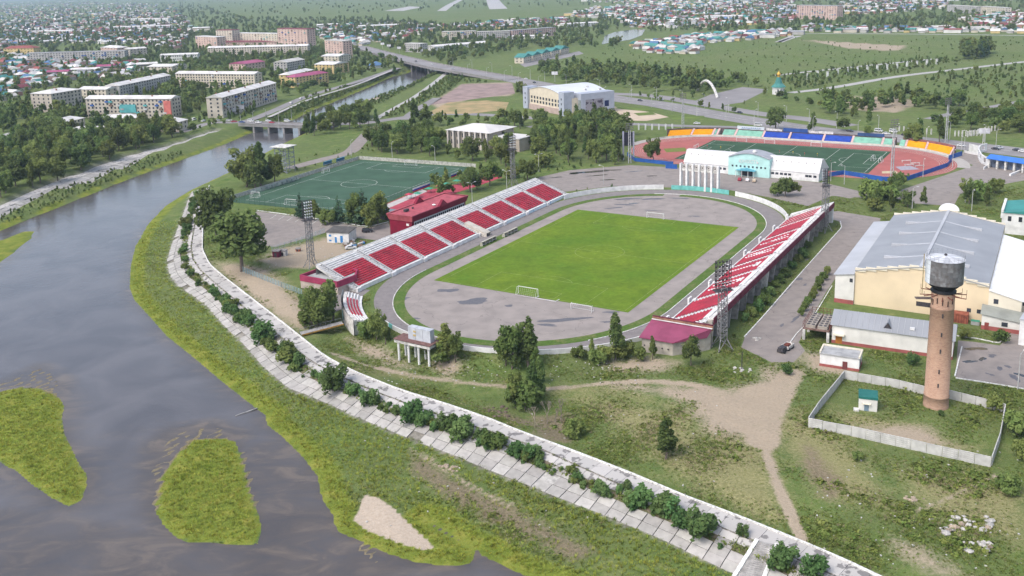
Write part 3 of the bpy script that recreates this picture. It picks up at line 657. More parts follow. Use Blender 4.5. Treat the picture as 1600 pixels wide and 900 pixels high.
for l in (58.8,61.4,64.1,66.8,69.5,72.2):       # thin steps through the last block
    mb=MB(); stroke(mb,l,0,l,12,.3); mb.build('step_line',white2,rs)
# white entrance blocks at the foot of each aisle
for l in [-56.1,-37.4,-18.7,0,18.7,37.4,56.1,75.2]:
    mb=MB(); q=[F(l-2.4,49.0,0),F(l+.2,49.0,0),F(l+.2,49.5,0),F(l-2.4,49.5,0)][::-1]; mb.hexa(q,[v+Vector((0,0,2.1)) for v in q]); mb.build('entrance_wing',white,rs)
# ---------------- small curved stand on the near left bend
cs=thing('curved_stand','small curved stand of white and red benches on the near left bend','stand',LW(-91,43,0))
def arcpt(off,t,z):
    k=t; l=-48+(-100.5+48-off)*math.sin(k); w=(53+off)*math.cos(k); return LW(l,w,z)
for r in range(6):
    pts=[arcpt(r*.95+4.3,.58+.45*i/10,-2.6) for i in range(11)]; z=.5+r*.34
    mb=MB(); 
    for i in range(10):
        a,b=pts[i],pts[i+1]; d=(b-a).normalized(); n=Vector((-d.y,d.x,0))*.5
        mb.hexa([a-n,b-n,b+n,a+n] if (b-a).cross(n).z>0 else [a-n,a+n,b+n,b-n],[v+Vector((0,0,z+2.6)) for v in([a-n,b-n,b+n,a+n] if (b-a).cross(n).z>0 else [a-n,a+n,b+n,b-n])])
    mb.build('step',white2 if r not in(0,) else white,cs)
    if 1<=r<=4:
        for (i0,i1,mt) in((0,2,white),(2,8,red),(8,10,white)):
            mb=MB()
            for i in range(i0,i1):
                a,b=pts[i],pts[i+1]; d=(b-a).normalized(); n=Vector((-d.y,d.x,0))*.2; u=Vector((0,0,z+2.6)); mb.hexa([a-n+u,b-n+u,b+n+u,a+n+u],[v+u+Vector((0,0,.3)) for v in(a-n,b-n,b+n,a+n)])
            mb.build('bench',mt,cs)
mb=MB()
for i in range(14):
    a=arcpt(10.2,.55+.5*i/14,0); b=arcpt(10.2,.55+.5*(i+1)/14,0); mb.quad(a-Vector((0,0,2.6)),b-Vector((0,0,2.6)),b+Vector((0,0,2.9)),a+Vector((0,0,2.9)))
mb.build('back_wall',white2,cs)
a=arcpt(10.4,.84,0); b=arcpt(10.4,.865,0); mb=MB(); mb.quad(a-Vector((0,0,1)),b-Vector((0,0,1)),b+Vector((0,0,2.0)),a+Vector((0,0,2.0))); mb.build('doorway',teal,cs)
# ---------------- crimson building behind the left stand
cb=thing('press_building','crimson two storey building with flared roof edge behind the red grandstand','building',LW(4,80.5,0))
mb=MB(); mb.prism([LW(*p) for p in[(-15,75),(23.5,75),(23.5,86),(-15,86)]],0,7.2); mb.build('wall',crimson,cb)
o0=[(-15.2,74.6),(23.7,74.6),(23.7,86.2),(-15.2,86.2)]; o1=[(-15.9,73.8),(24.4,73.8),(24.4,87),(-15.9,87)]
for i in range(4):
    j=(i+1)%4; A,B=LW(*o0[i],7.0),LW(*o0[j],7.0); C,D=LW(*o1[j],9.5),LW(*o1[i],9.5); mb=MB(); mb.quad(A,B,C,D); A2,B2=LW(*o0[i],9.5),LW(*o0[j],9.5); mb.quad(D,C,B2,A2); mb.build('flared_fascia',crimson_roof if i!=0 else crimson,cb)
sheet('flat_roof',[LW(*p) for p in o0],9.2,crimson_roof,cb)
mb=MB(); 
for (wa,wb) in((73.75,74.9),(85.9,87.05)):
    q=[LW(2,wa,9.0),LW(9,wa,9.0),LW(9,wb,9.0),LW(2,wb,9.0)]; p=[LW(5.5,wa,11.8),LW(5.5,wb,11.8)]
    mb.add(q+p,[(0,1,4),(1,2,5,4),(2,3,5),(3,0,4,5)])
mb.build('gable',crimson,cb)
mb=MB(); mb.quad(LW(-13.5,74.93,3.8),LW(22.5,74.93,3.8),LW(22.5,74.93,6.7),LW(-13.5,74.93,6.7)); bw=mb.build('window_band',M('shaded_white_frame',(.55,.55,.55),.6,.1,1.),cb)
for k in range(24):
    l=-13+k*1.48; mb=MB(); mb.quad(LW(l,74.88,4.3),LW(l+1.05,74.88,4.3),LW(l+1.05,74.88,6.2),LW(l,74.88,6.2)); mb.build('pane',dglass,bw)
mb=MB(); mb.box(LW(-9,82,9.2),(2.2,1.2,1.0),PA); mb.build('roof_vent',darkm,cb); mb=MB(); mb.box(LW(-4,82.5,9.2),(.6,.6,.7),PA); mb.build('roof_vent',darkm,cb)
mb=MB(); mb.lathe(LW(3.5,77.2,9.2),[(.25,0),(.9,.5),(.1,.9)],10); mb.build('dish',white,cb)
mb=MB(); mb.box(LW(-15.05,77,5.2),(.08,1.3,.9),PA); mb.build('plaque',white,cb)
# ---------------- raspberry building at the near end of the left stand
pb=thing('changing_building','raspberry walled low building with grey sunken roof at the near end of the grandstand','building',LW(-73,64,0))
pp=[(-80.5,56.5),(-72,56.0),(-67,59.5),(-66.5,72),(-80.5,73)]
mb=MB(); mb.prism([LW(*p) for p in pp],0,3.2); mb.build('wall',M('beige_wall',(.45,.38,.33),.9,.12,.5),pb)
for i in range(5):
    a,b=LW(*pp[i]),LW(*pp[(i+1)%5]); h0,h1_=(4.3,4.3) if i<3 else (4.3,4.3); d=(b-a).normalized(); n=Vector((d.y,-d.x,0))*.25
    mb=MB(); mb.hexa([v+Vector((0,0,2.6)) for v in(a+n,b+n,b-n,a-n)],[v+Vector((0,0,4.6)) for v in(a+n,b+n,b-n,a-n)],0,True); mb.build('parapet',pinkwall,pb)
sheet('flat_roof',[LW(*p) for p in [(-79.9,57.2),(-72,56.8),(-67.6,60),(-67.2,71.4),(-79.9,72.4)]],3.6,M('grey_felt',(.36,.36,.36),.9,.12,.5),pb)
for k in range(3): mb=MB(); a=LW(-71+k*1.3,56.1+k*.9,0); mb.box(a,(.15,1.0,2.1),PA+.6); mb.build('door',darkm,pb)
# ---------------- magenta roofed building at the near end of the right stand
mbld=thing('store_building','raw concrete building with sloping magenta roof at the end of the raised grandstand','building',LW(-76,-59,0))
q=[(-79.6,-50.8,4.),(-79.4,-59.6,4.),(-72.2,-65.9,4.),(-70.4,-67.0,6.1),(-70.4,-50.8,6.1)]
b=[LW(l,w,-1.4) for l,w,z in q]; t=[LW(*p) for p in q]; mb=MB(); n=5; mb.add(b+t,[(i,(i+1)%n,n+(i+1)%n,n+i) for i in range(n)]); mb.build('wall',tan_c,mbld)
mb=MB(); o_=[(-80.2,-50.2,4.05),(-80.,-59.9,4.05),(-72.3,-66.6,4.05),(-71.,-67.6,6.2),(-71.,-50.2,6.2)]; mb.add([LW(*p) for p in o_]+[LW(l,w,z-.2) for l,w,z in o_],[(0,4,1),(1,4,3),(1,3,2),(0,1,6,5),(1,2,7,6),(2,3,8,7),(4,0,5,9)]); mb.build('roof',magenta,mbld)
wall_line([LW(-70.9,-50.4,5.6),LW(-70.9,-67.8,5.6)],.5,1.5,'parapet',brickm,mbld); wall_line([LW(-71.5,-50.4,6.3),LW(-71.5,-67.8,6.3)],.25,.2,'flashing',white,mbld)
wall_line([LW(-70.9,-50.4,7.1),LW(-70.9,-67.8,7.1)],.62,.12,'coping',maroon,mbld)
for k in range(5): mb=MB(); mb.box(LW(-79.62,-51.6-k*1.7,1.6),(.12,.35,.35),PA); mb.build('vent_hole',darkm,mbld)
# ---------------- goals, dugouts
netm=M('goal_net',(.45,.47,.45),.9,.1,2.)
def goal(nm,label,place_,rz,w=7.32,h=2.44,dp=1.8,scale=1.,r=.09):
    t=thing(nm,label,'goal',place_,rz,'football goals')
    fr=MB()
    for y in(-w/2,w/2): fr.tube((0,y,0),(0,y,h),r,n=6)
    fr.tube((0,-w/2,h),(0,w/2,h),r,n=6); off=t.location.copy(); 
    o=fr.build('frame',white); o.parent=t
    bk=MB()
    for y in(-w/2,w/2): bk.tube((0,y,h),(dp*.45,y,h),r*.5,n=5); bk.tube((dp*.45,y,h),(dp,y,0),r*.5,n=5); bk.tube((0,y,.05),(dp,y,.05),r*.5,n=5)
    bk.tube((dp,-w/2,.05),(dp,w/2,.05),r*.5,n=5); o=bk.build('back_bars',white); o.parent=t
    nb=MB()
    for k in range(1,10): y=-w/2+w*k/10; nb.beam((dp*.45,y,h),(dp,y,.05),.02); nb.beam((0,y,h),(dp*.45,y,h),.02)
    for k in range(1,5): u=k/5; nb.beam((dp*.45+dp*.55*u,-w/2,h*(1-u)),(dp*.45+dp*.55*u,w/2,h*(1-u)),.02)
    o=nb.build('net',netm); o.parent=t; return t
goal('football_goal','white goal at the far end of the green pitch inside the track',LW(53.3,0,.1),PA)
goal('football_goal','white goal at the near end of the green pitch inside the track',LW(-53.3,0,.1),PA+math.pi)
p=W(858,466); t=goal('football_goal','white goal lying flat behind the near goal line',p+Vector((0,0,.2)),PA+math.pi); t.rotation_euler=(0,math.radians(88),PA+math.pi)
goal('football_goal','spare white goal left on the asphalt at the near corner of the pitch',W(908,486)+Vector((0,0,.05)),PA,7.,2.0,1.6)
dug=M('dugout_shell',(.42,.40,.33),.6,.1,1.)
for (px,py,lab) in((763,380,'long low dugout bench nearest the near goal'),(797,366,'long low dugout bench nearest the far goal')):
    p=W(px,py); t=thing('dugout',lab+' beside the red grandstand',('dugout'),p,PA,'team dugouts'); 
    for k in range(5): x=-5+k*2.5; mb=MB(); mb.box((x,0,0),(.15,1.2,1.5)); o=mb.build('rib',dug); o.parent=t
    mb=MB(); mb.add([(-5.2,.7,.2),(5.2,.7,.2),(5.2,.5,1.6),(-5.2,.5,1.6),(5.2,-.7,1.8),(-5.2,-.7,1.8)],[(0,1,2,3),(3,2,4,5)]); o=mb.build('shell',dug); o.parent=t
    mb=MB(); mb.box((0,.1,.35),(10,.45,.1)); o=mb.build('bench',white); o.parent=t
# ---------------- scoreboard on legs
sb=GT(650,565); sc=thing('scoreboard','grey box scoreboard on a platform of white concrete columns at the track bend','scoreboard',W(650,552,-.5),0)
A=W(624,560,-1.9); B=W(671,571,-1.9); d=(B-A).normalized(); n=Vector((-d.y,d.x,0)); Ls=(B-A).length
for r in (0,1):
    for k in range(4):
        p=A+d*(Ls*k/3)+n*(3.0*r); mb=MB(); mb.tube((p.x,p.y,-2.6),(p.x,p.y,3.05),.34,n=10); mb.build('column',white,sc)
q=[A-d*.9-n*.7,B+d*.9-n*.7,B+d*.9+n*3.6,A-d*.9+n*3.6]; mb=MB(); mb.hexa([Vector((v.x,v.y,3.0)) for v in q],[Vector((v.x,v.y,3.7)) for v in q],0,True); mb.build('beam_frame',white2,sc)
q=[A-d*1.1-n*.9,B+d*1.1-n*.9,B+d*1.1+n*3.8,A-d*1.1+n*3.8]; mb=MB(); mb.hexa([Vector((v.x,v.y,3.95)) for v in q],[Vector((v.x,v.y,4.1)) for v in q],0,True); mb.build('deck',M('brown_deck',(.18,.10,.09),.8,.2,1.),sc)
boxm=M('scoreboard_grey',(.46,.48,.52),.6,.1,.5)
for k in range(3):
    x0=Ls*.27+k*2.55; q=[A+d*x0+n*1.0,A+d*(x0+2.45)+n*1.0,A+d*(x0+2.45)+n*2.9,A+d*x0+n*2.9]; mb=MB(); mb.hexa([Vector((v.x,v.y,4.1)) for v in q],[Vector((v.x,v.y,7.6)) for v in q],0,True); mb.build('display_box',boxm,sc)
mb=MB(); q=A+d*(Ls*.27+1.8)+n*.97; 
for zz in(5.2,6.3): mb.hexa([Vector((v.x,v.y,zz)) for v in (q,q+d*.9,q+d*.9-n*.05,q-n*.05)],[Vector((v.x,v.y,zz+.5)) for v in (q,q+d*.9,q+d*.9-n*.05,q-n*.05)])
mb.build('panel_mark',M('faded_yellow',(.5,.38,.16),.8,.2,2.),sc)
# footbridge from the promenade to the bowl
fb=thing('footbridge','short footbridge with orange edge from the promenade to the curved stand','footbridge',W(505,515,-.4))
a=W(470,522,-.6); b=W(535,505,.2); d=(b-a).normalized(); n=Vector((-d.y,d.x,0))
mb=MB(); q=[a-n*1.3,b-n*1.3,b+n*1.3,a+n*1.3]; mb.hexa(q,[v+Vector((0,0,.25)) for v in q],0,True); mb.build('deck',greyc,fb)
mb=MB(); q=[a-n*1.45-Vector((0,0,.1)),b-n*1.45-Vector((0,0,.1)),b-n*1.3-Vector((0,0,.1)),a-n*1.3-Vector((0,0,.1))]; mb.hexa(q,[v+Vector((0,0,.4)) for v in q],0,True); mb.build('edge_beam',M('ochre_paint',(.45,.25,.06),.7,.2,1.),fb)
for e in(-1,1):
    mb=MB(); mb.beam(a+n*1.25*e+Vector((0,0,1.2)),b+n*1.25*e+Vector((0,0,1.2)),.07)
    for k in range(9): p=a+(b-a)*(k/8)+n*1.25*e; mb.beam(p,p+Vector((0,0,1.2)),.06)
    mb.build('railing',steel,fb)
# ================================================================ building helper
U0=PA-math.pi/2          # the town grid follows the stadium
class Fr:
    """local frame: u to the right along a front, v away from it"""
    def __init__(s,o,ang=U0): s.o=Vector(o); s.a=ang; s.c,s.s=math.cos(ang),math.sin(ang)
    def __call__(s,u,v,z=0.): return Vector((s.o.x+u*s.c-v*s.s,s.o.y+u*s.s+v*s.c,s.o.z+z))
def uvof(o,ang,p): d=Vector(p)-Vector(o); c,s=math.cos(ang),math.sin(ang); return d.x*c+d.y*s,-d.x*s+d.y*c
def roofmesh(mb,f,w,d,h,kind,rh,ov=.5):
    if kind=='gable_u':   # ridge along u
        A=[f(-ov,-ov,h),f(w+ov,-ov,h),f(w+ov,d+ov,h),f(-ov,d+ov,h),f(-ov,d/2,h+rh),f(w+ov,d/2,h+rh)]; mb.add(A,[(0,1,5,4),(2,3,4,5),(1,2,5),(3,0,4),(3,2,1,0)])
    elif kind=='gable_v':
        A=[f(-ov,-ov,h),f(w+ov,-ov,h),f(w+ov,d+ov,h),f(-ov,d+ov,h),f(w/2,-ov,h+rh),f(w/2,d+ov,h+rh)]; mb.add(A,[(0,4,5,3),(1,2,5,4),(0,1,4),(2,3,5),(3,2,1,0)])
    elif kind=='hip':
        m=min(w,d)/2
        if w>=d: A=[f(-ov,-ov,h),f(w+ov,-ov,h),f(w+ov,d+ov,h),f(-ov,d+ov,h),f(m,d/2,h+rh),f(w-m,d/2,h+rh)]; mb.add(A,[(0,1,5,4),(2,3,4,5),(1,2,5),(3,0,4),(3,2,1,0)])
        else: A=[f(-ov,-ov,h),f(w+ov,-ov,h),f(w+ov,d+ov,h),f(-ov,d+ov,h),f(w/2,m,h+rh),f(w/2,d-m,h+rh)]; mb.add(A,[(0,4,5,3),(1,2,5,4),(0,1,4),(2,3,5),(3,2,1,0)])
    elif kind=='shed':
        A=[f(-ov,-ov,h),f(w+ov,-ov,h),f(w+ov,d+ov,h+rh),f(-ov,d+ov,h+rh)]; mb.hexa(A,[v+Vector((0,0,.2)) for v in A],0,True)
    else:
        A=[f(-ov*.3,-ov*.3,h),f(w+ov*.3,-ov*.3,h),f(w+ov*.3,d+ov*.3,h),f(-ov*.3,d+ov*.3,h)]; mb.hexa(A,[v+Vector((0,0,rh)) for v in A],0,True)
    return mb
winm=M('window_glass',(.05,.055,.07),.2,.3,.4,spec=.5); wframe=M('window_frame_white',(.6,.6,.6),.6,.1,1.)
def wins(mb,f,side,w,d,z0,z1,floors,bays,ww,wh,m0=.8,proud=.04,skip=0.,rs=None):
    L=w if side in'fb' else d; st=(L-2*m0)/bays; fh=(z1-z0)/floors
    for k in range(floors):
        for i in range(bays):
            if skip and (rs or rnd).random()<skip: continue
            c=m0+st*(i+.5); za=z0+fh*k+(fh-wh)*.55; zb=za+wh; a,b=c-ww/2,c+ww/2
            if side=='f': q=[f(a,-proud,za),f(b,-proud,za),f(b,-proud,zb),f(a,-proud,zb)]
            elif side=='b': q=[f(b,d+proud,za),f(a,d+proud,za),f(a,d+proud,zb),f(b,d+proud,zb)]
            elif side=='r': q=[f(w+proud,a,za),f(w+proud,b,za),f(w+proud,b,zb),f(w+proud,a,zb)]
            else: q=[f(-proud,b,za),f(-proud,a,za),f(-proud,a,zb),f(-proud,b,zb)]
            mb.quad(*q)
def block(name,label,cat,o,ang,w,d,h,roof='flat',rh=.5,wall=None,roofm=None,sides={},group=None,z0=.6,ww=1.3,wh=1.4,ov=.5,plinth=None,single=False,parapet=None):
    f=Fr(o,ang); t=thing(name,label,cat,f(w/2,d/2),0,group); FOOT.append([f(-1,-1)[:2],f(w+1,-1)[:2],f(w+1,d+1)[:2],f(-1,d+1)[:2]])
    mb=MB(); mb.hexa([f(0,0,-.3),f(w,0,-.3),f(w,d,-.3),f(0,d,-.3)],[f(0,0,h),f(w,0,h),f(w,d,h),f(0,d,h)]); wl=mb.build('wall',wall,t)
    rf=roofmesh(MB(),f,w,d,h,roof,rh,ov).build('roof',roofm,t)
    for s_,(fl,by) in sides.items():
        mb=MB(); wins(mb,f,s_,w,d,z0,h,fl,by,ww,wh)
        if single:
            for k in range(len(mb.f)): m1=MB(); m1.add([mb.v[i] for i in mb.f[k]],[(0,1,2,3)]); m1.build('window',winm,t)
        else: mb.build('windows',winm,t,kind='stuff')
    if plinth:
        mb=MB(); mb.hexa([f(-.06,-.06,-.3),f(w+.06,-.06,-.3),f(w+.06,d+.06,-.3),f(-.06,d+.06,-.3)],[f(-.06,-.06,plinth[0]),f(w+.06,-.06,plinth[0]),f(w+.06,d+.06,plinth[0]),f(-.06,d+.06,plinth[0])]); mb.build('plinth',plinth[1],t)
    return t,f,rf
def part(mb,name,m,t): return mb.build(name,m,t)
# ---------------- floodlight masts
lampm=M('lamp_glass',(.62,.63,.66),.25,.1,2.,spec=.5); mastm=M('galvanised_lattice',(.24,.235,.24),.6,.25,1.5)
def lattice(mb,w0,w1,z0,z1,n,r=.09,br=.06):
    for s1 in(-1,1):
        for s2 in(-1,1): mb.beam((s1*w0,s2*w0,z0),(s1*w1,s2*w1,z1),r*2)
    for k in range(n):
        za=z0+(z1-z0)*k/n; zb=z0+(z1-z0)*(k+1)/n; wa=w0+(w1-w0)*k/n; wb=w0+(w1-w0)*(k+1)/n
        for i,(a,b) in enumerate((((-1,-1),(1,-1)),((1,-1),(1,1)),((1,1),(-1,1)),((-1,1),(-1,-1)))):
            p,q=(a,b) if (k+i)%2 else (b,a)
            mb.beam((p[0]*wa,p[1]*wa,za),(q[0]*wb,q[1]*wb,zb),br*2); mb.beam((a[0]*wb,a[1]*wb,zb),(b[0]*wb,b[1]*wb,zb),br*2)
    return mb
def mast(label,loc,rz,H_m=25.,rows=6,cols=4,hh_=6.5,hw=3.4,light=True):
    t=thing('floodlight_mast',label,'floodlight',loc,rz,'stadium floodlight masts')
    for sx in(-1,1):
        for sy in(-1,1):
            mb=MB(); mb.beam((sx*2.3,sy*2.3,-.3),(sx*.95,sy*.95,3.2),.22); mb.beam((sx*2.3,sy*2.3,.1),(sx*.95,-sy*.95,3.2),.12); o=mb.build('leg',mastm); o.parent=t
    mb=MB(); lattice(mb,.95,.85,3.2,H_m-hh_,12); o=mb.build('lattice',mastm); o.parent=t
    mb=MB(); 
    for y in np.linspace(-hw/2,hw/2,3): mb.beam((.5,y,H_m-hh_-.6),(.5,y,H_m),.14); mb.beam((-.5,y,H_m-hh_-.6),(-.5,y,H_m),.14)
    for k in range(rows+1): z=H_m-hh_+hh_*k/rows; mb.beam((.5,-hw/2,z),(.5,hw/2,z),.1); mb.beam((-.5,-hw/2,z),(-.5,hw/2,z),.1); mb.beam((-.5,-hw/2,z),(.5,-hw/2,z),.08); mb.beam((-.5,hw/2,z),(.5,hw/2,z),.08)
    for c in range(cols+1): y=-hw/2+hw*c/cols; mb.beam((.45,y,H_m-hh_),(.45,y,H_m),.1)
    o=mb.build('head_frame',darkm); o.parent=t
    mb=MB(); mb.box((0,0,H_m-hh_-.8),(2.4,hw+1,.15)); o=mb.build('platform',darkm); o.parent=t
    for r in range(rows):
        for c in range(cols):
            y=-hw/2+hw*(c+.5)/cols; z=H_m-hh_+hh_*(r+.5)/rows; mb=MB(); mb.tube((.45,y,z+.1),(.95,y,z-.1),.16,.3,n=8); o=mb.build('lamp',lampm if light else darkm); o.parent=t
    return t
mast('floodlight mast with a head of bright lamps beside the dirt yard at the grandstand end',W(487,418),PA-math.pi/2-.35)
mast('floodlight mast in front of the raised grandstand, nearest to the camera',W(1128,545),1.85,light=False,hh_=7.5,hw=4.2)
mast('floodlight mast at the far end of the raised grandstand',W(1288,362),PA+math.pi/2-.5,light=True,hh_=6.,hw=2.6)
mast('floodlight mast standing among the trees at the far end of the red grandstand',W(802,290),PA-math.pi/2-.6,hh_=6.2,rows=5)
for (px,py,ht,lab) in((1393,284,30,'tall pale floodlight pylon beside the near bend of the red track'),(1478,223,26,'tall pale floodlight pylon beyond the right yellow seats of the red track'),(1067,200,23,'pale floodlight pylon behind the left yellow seats of the red track'),(984,255,22,'pale floodlight pylon beside the dark display board left of the red track')):
    t=thing('floodlight_pylon',lab,'floodlight',W(px,py),.4,'pylons of the track stadium')
    pm=M('pale_grey_paint',(.42,.42,.43),.6,.15,1.)
    for e in(-1,1): mb=MB(); mb.tube((e*.75,0,0),(e*.5,0,ht-4),.28,.22,n=8); o=mb.build('pole',pm); o.parent=t
    mb=MB()
    for k in range(10): z=1+(ht-6)*k/10; mb.beam((-.7,0,z),(.7,0,z+(ht-6)/10*.8),.1)
    o=mb.build('brace',pm,kind='stuff'); o.parent=t
    mb=MB(); 
    for k in range(4): mb.beam((-2.4,0,ht-3.6+k*1.1),(2.4,0,ht-3.6+k*1.1),.3,.3)
    for x in(-2,0,2): mb.beam((x,.2,ht-4),(x,.2,ht),.12)
    o=mb.build('lamp_rack',M('dusty_metal',(.20,.18,.18),.7,.2,1.)); o.parent=t
# ---------------- colonnade
cl=thing('colonnade','white colonnade of seven tall columns with round sport emblems above the turquoise gates','colonnade',LW(111.5,1.5,0))
c0,c1=W(1064,294.5),W(1122,301); dcl=(c1-c0); cang=math.atan2(dcl.y,dcl.x)
fc=Fr(c0,cang); Lc=dcl.length
for k in range(7):
    u=Lc*k/6; mb=MB(); mb.hexa([fc(u-.45,-.9),fc(u+.45,-.9),fc(u+.45,.9),fc(u-.45,.9)],[fc(u-.45,-.9,12.4),fc(u+.45,-.9,12.4),fc(u+.45,.9,12.4),fc(u-.45,.9,12.4)]); mb.build('column',white,cl)
    if k<6:
        g0=u+.45; g1=u+Lc/6-.45; mb=MB(); mb.hexa([fc(g0,-.25,8.9),fc(g1,-.25,8.9),fc(g1,.25,8.9),fc(g0,.25,8.9)],[fc(g0,-.25,9.8),fc(g1,-.25,9.8),fc(g1,.25,9.8),fc(g0,.25,9.8)],0,True); mb.hexa([fc(g0,-.12,9.8),fc(g1,-.12,9.8),fc(g1,.12,9.8),fc(g0,.12,9.8)],[fc(g0,-.12,12.1),fc(g1,-.12,12.1),fc(g1,.12,12.1),fc(g0,.12,12.1)]); pn=mb.build('emblem_panel',white2,cl)
        mb=MB(); uc=(g0+g1)/2
        for i in range(20):
            a0,a1=2*math.pi*i/20,2*math.pi*(i+1)/20; P=lambda a,r:fc(uc+r*math.cos(a),-.17,10.95+r*math.sin(a))
            mb.quad(P(a0,.85),P(a1,.85),P(a1,1.05),P(a0,1.05))
        mb.build('emblem_ring',M('emblem_grey',(.30,.28,.27),.8,.1,1.),pn)
        mb=MB(); r_=random.Random(k)
        pts=[fc(uc+.55*math.cos(a)*r_.uniform(.5,1),-.18,10.95+.6*math.sin(a)*r_.uniform(.5,1)) for a in np.linspace(0,5.6,8)]; mb.add(pts,[tuple(range(8))]); mb.build('emblem_figure',M('emblem_dark',(.12,.10,.10),.8,.1,1.),pn)
# ---------------- long white hall with turquoise arch
A=W(1069,265.3); B=W(1279,284.5); ang=math.atan2((B-A).y,(B-A).x); f=Fr(A,ang); Lh=(B-A).length
yh=thing('sports_hall','long white sports hall with a turquoise arched entrance and sloping white roof','building',f(Lh/2,6))
rw=M('white_sheet_roof',(.60,.585,.58),.7,.06,.2)
mb=MB(); mb.hexa([f(0,0),f(Lh,0),f(Lh,16),f(0,16)],[f(0,0,4.1),f(Lh,0,4.1),f(Lh,16,4.1),f(0,16,4.1)]); mb.build('wall',white,yh)
mb=MB(); P=[f(-.3,-.3,4.1),f(Lh+.3,-.3,4.1),f(Lh+.3,4.0,10.2),f(-.3,4.0,10.2),f(-.3,16.3,4.1),f(Lh+.3,16.3,4.1),f(-.3,7,10.2),f(Lh+.3,7,10.2)]
mb.add(P,[(0,1,2,3),(3,2,7,6),(6,7,5,4),(1,5,7,2),(0,3,6,4)]); mb.build('roof',rw,yh)
for u in np.linspace(3,Lh-3,18):
    if 20<u<40: continue
    mb=MB(); mb.box(f(u,2.6,7.9),(.35,.35,.6),ang); mb.build('roof_vent',greyc,yh)
u0,u1=uvof(A,ang,W(1139,272))[0],uvof(A,ang,W(1203,278))[0]
prof=[(u0+(u1-u0)*i/14,9.2+2.3*math.sin(math.pi*i/14)) for i in range(15)]
mb=MB(); fr_=[f(u0,-1.5),f(u1,-1.5)]+[f(u,-1.5,z) for u,z in prof[::-1]]; bk=[f(u0,9),f(u1,9)]+[f(u,9,z) for u,z in prof[::-1]]; n=len(fr_)
mint=M('pale_turquoise_wall',(.42,.66,.63),.8,.06,.3)
mb.add(fr_+bk,[tuple(range(n)),tuple(range(2*n-1,n-1,-1))]+[(i,n+i,n+(i+1)%n,(i+1)%n) for i in range(n) if i in(1,n-1)]); mb.build('arched_front',mint,yh)
mb=MB()
for i in range(14): 
    (ua,za),(ub,zb)=prof[i],prof[i+1]; q=[f(ua,-2,za),f(ub,-2,zb),f(ub,9.4,zb),f(ua,9.4,za)]; mb.hexa(q,[v+Vector((0,0,.35)) for v in q],0,True)
mb.build('arched_roof',M('grey_sheet_roof',(.33,.34,.37),.55,.08,.3),yh)
mb=MB(); mb.lathe(f((u0+u1)/2+2,1,11.7),[(.9,0),(1.1,.5),(.8,1.2),(.05,1.5)],10); mb.build('roof_cowl',white,yh)
for k in range(9): u=u0+2.2+(u1-u0-4.4)*k/8; mb=MB(); mb.quad(f(u-.45,-1.56,4.4),f(u+.45,-1.56,4.4),f(u+.45,-1.56,5.3),f(u-.45,-1.56,5.3)); mb.build('window',winm,yh)
for u in [uvof(A,ang,W(x,y))[0] for x,y in((1126,270),(1132,271),(1207,278),(1213,279),(1221,279),(1227,280),(1234,280),(1260,283),(1266,283),(1273,284))]: mb=MB(); mb.quad(f(u-.75,-.05,1.9),f(u+.75,-.05,1.9),f(u+.75,-.05,3.0),f(u-.75,-.05,3.0)); mb.build('window',winm,yh)
um=(u0+u1)/2-1
mb=MB(); q=[f(um-5,-4.6,3.2),f(um+5,-4.6,3.2),f(um+5,-1.5,3.2),f(um-5,-1.5,3.2),f(um,-4.6,4.3),f(um,-1.5,4.3)]; mb.add(q,[(0,1,4),(0,4,5,3),(1,2,5,4),(3,2,1,0)]); cp=mb.build('entrance_canopy',M('blue_canopy',(.12,.36,.46),.5,.08,.5),yh)
for e in(-4.6,-1.6,1.6,4.6): mb=MB(); mb.tube(f(um+e,-4.2,0),f(um+e,-4.2,3.2),.14,n=6); mb.build('canopy_post',white,cp)
mb=MB(); mb.quad(f(um-3,-1.55,.2),f(um+3,-1.55,.2),f(um+3,-1.55,2.7),f(um-3,-1.55,2.7)); mb.build('glazed_door',dglass,yh)
def text(body,loc,xdir,size,mat,parent,name='lettering',ext=.06,updir=Vector((0,0,1)),align='CENTER'):
    cu=bpy.data.curves.new(name,'FONT'); cu.body=body; cu.size=size; cu.extrude=ext; cu.align_x=align; cu.align_y='CENTER'; cu.resolution_u=2
    to=bpy.data.objects.new(name,cu); COL.objects.link(to); dg=bpy.context.evaluated_depsgraph_get(); dg.update(); me=bpy.data.meshes.new_from_object(to.evaluated_get(dg)); bpy.data.objects.remove(to)
    x=xdir.normalized(); z=x.cross(updir).normalized(); me.transform(Matrix(((x.x,updir.x,z.x,0),(x.y,updir.y,z.y,0),(x.z,updir.z,z.z,0),(0,0,0,1))))
    me.materials.clear(); me.materials.append(mat); o=bpy.data.objects.new(name,me); COL.objects.link(o)
    if parent: o.parent=parent; o.location=Vector(loc)-wloc(parent)
    else: o.location=loc
    return o
text('ЮНОСТЬ',f((u0+u1)/2,-1.62,7.4),f(1,0)-f(0,0),2.3,white,yh)
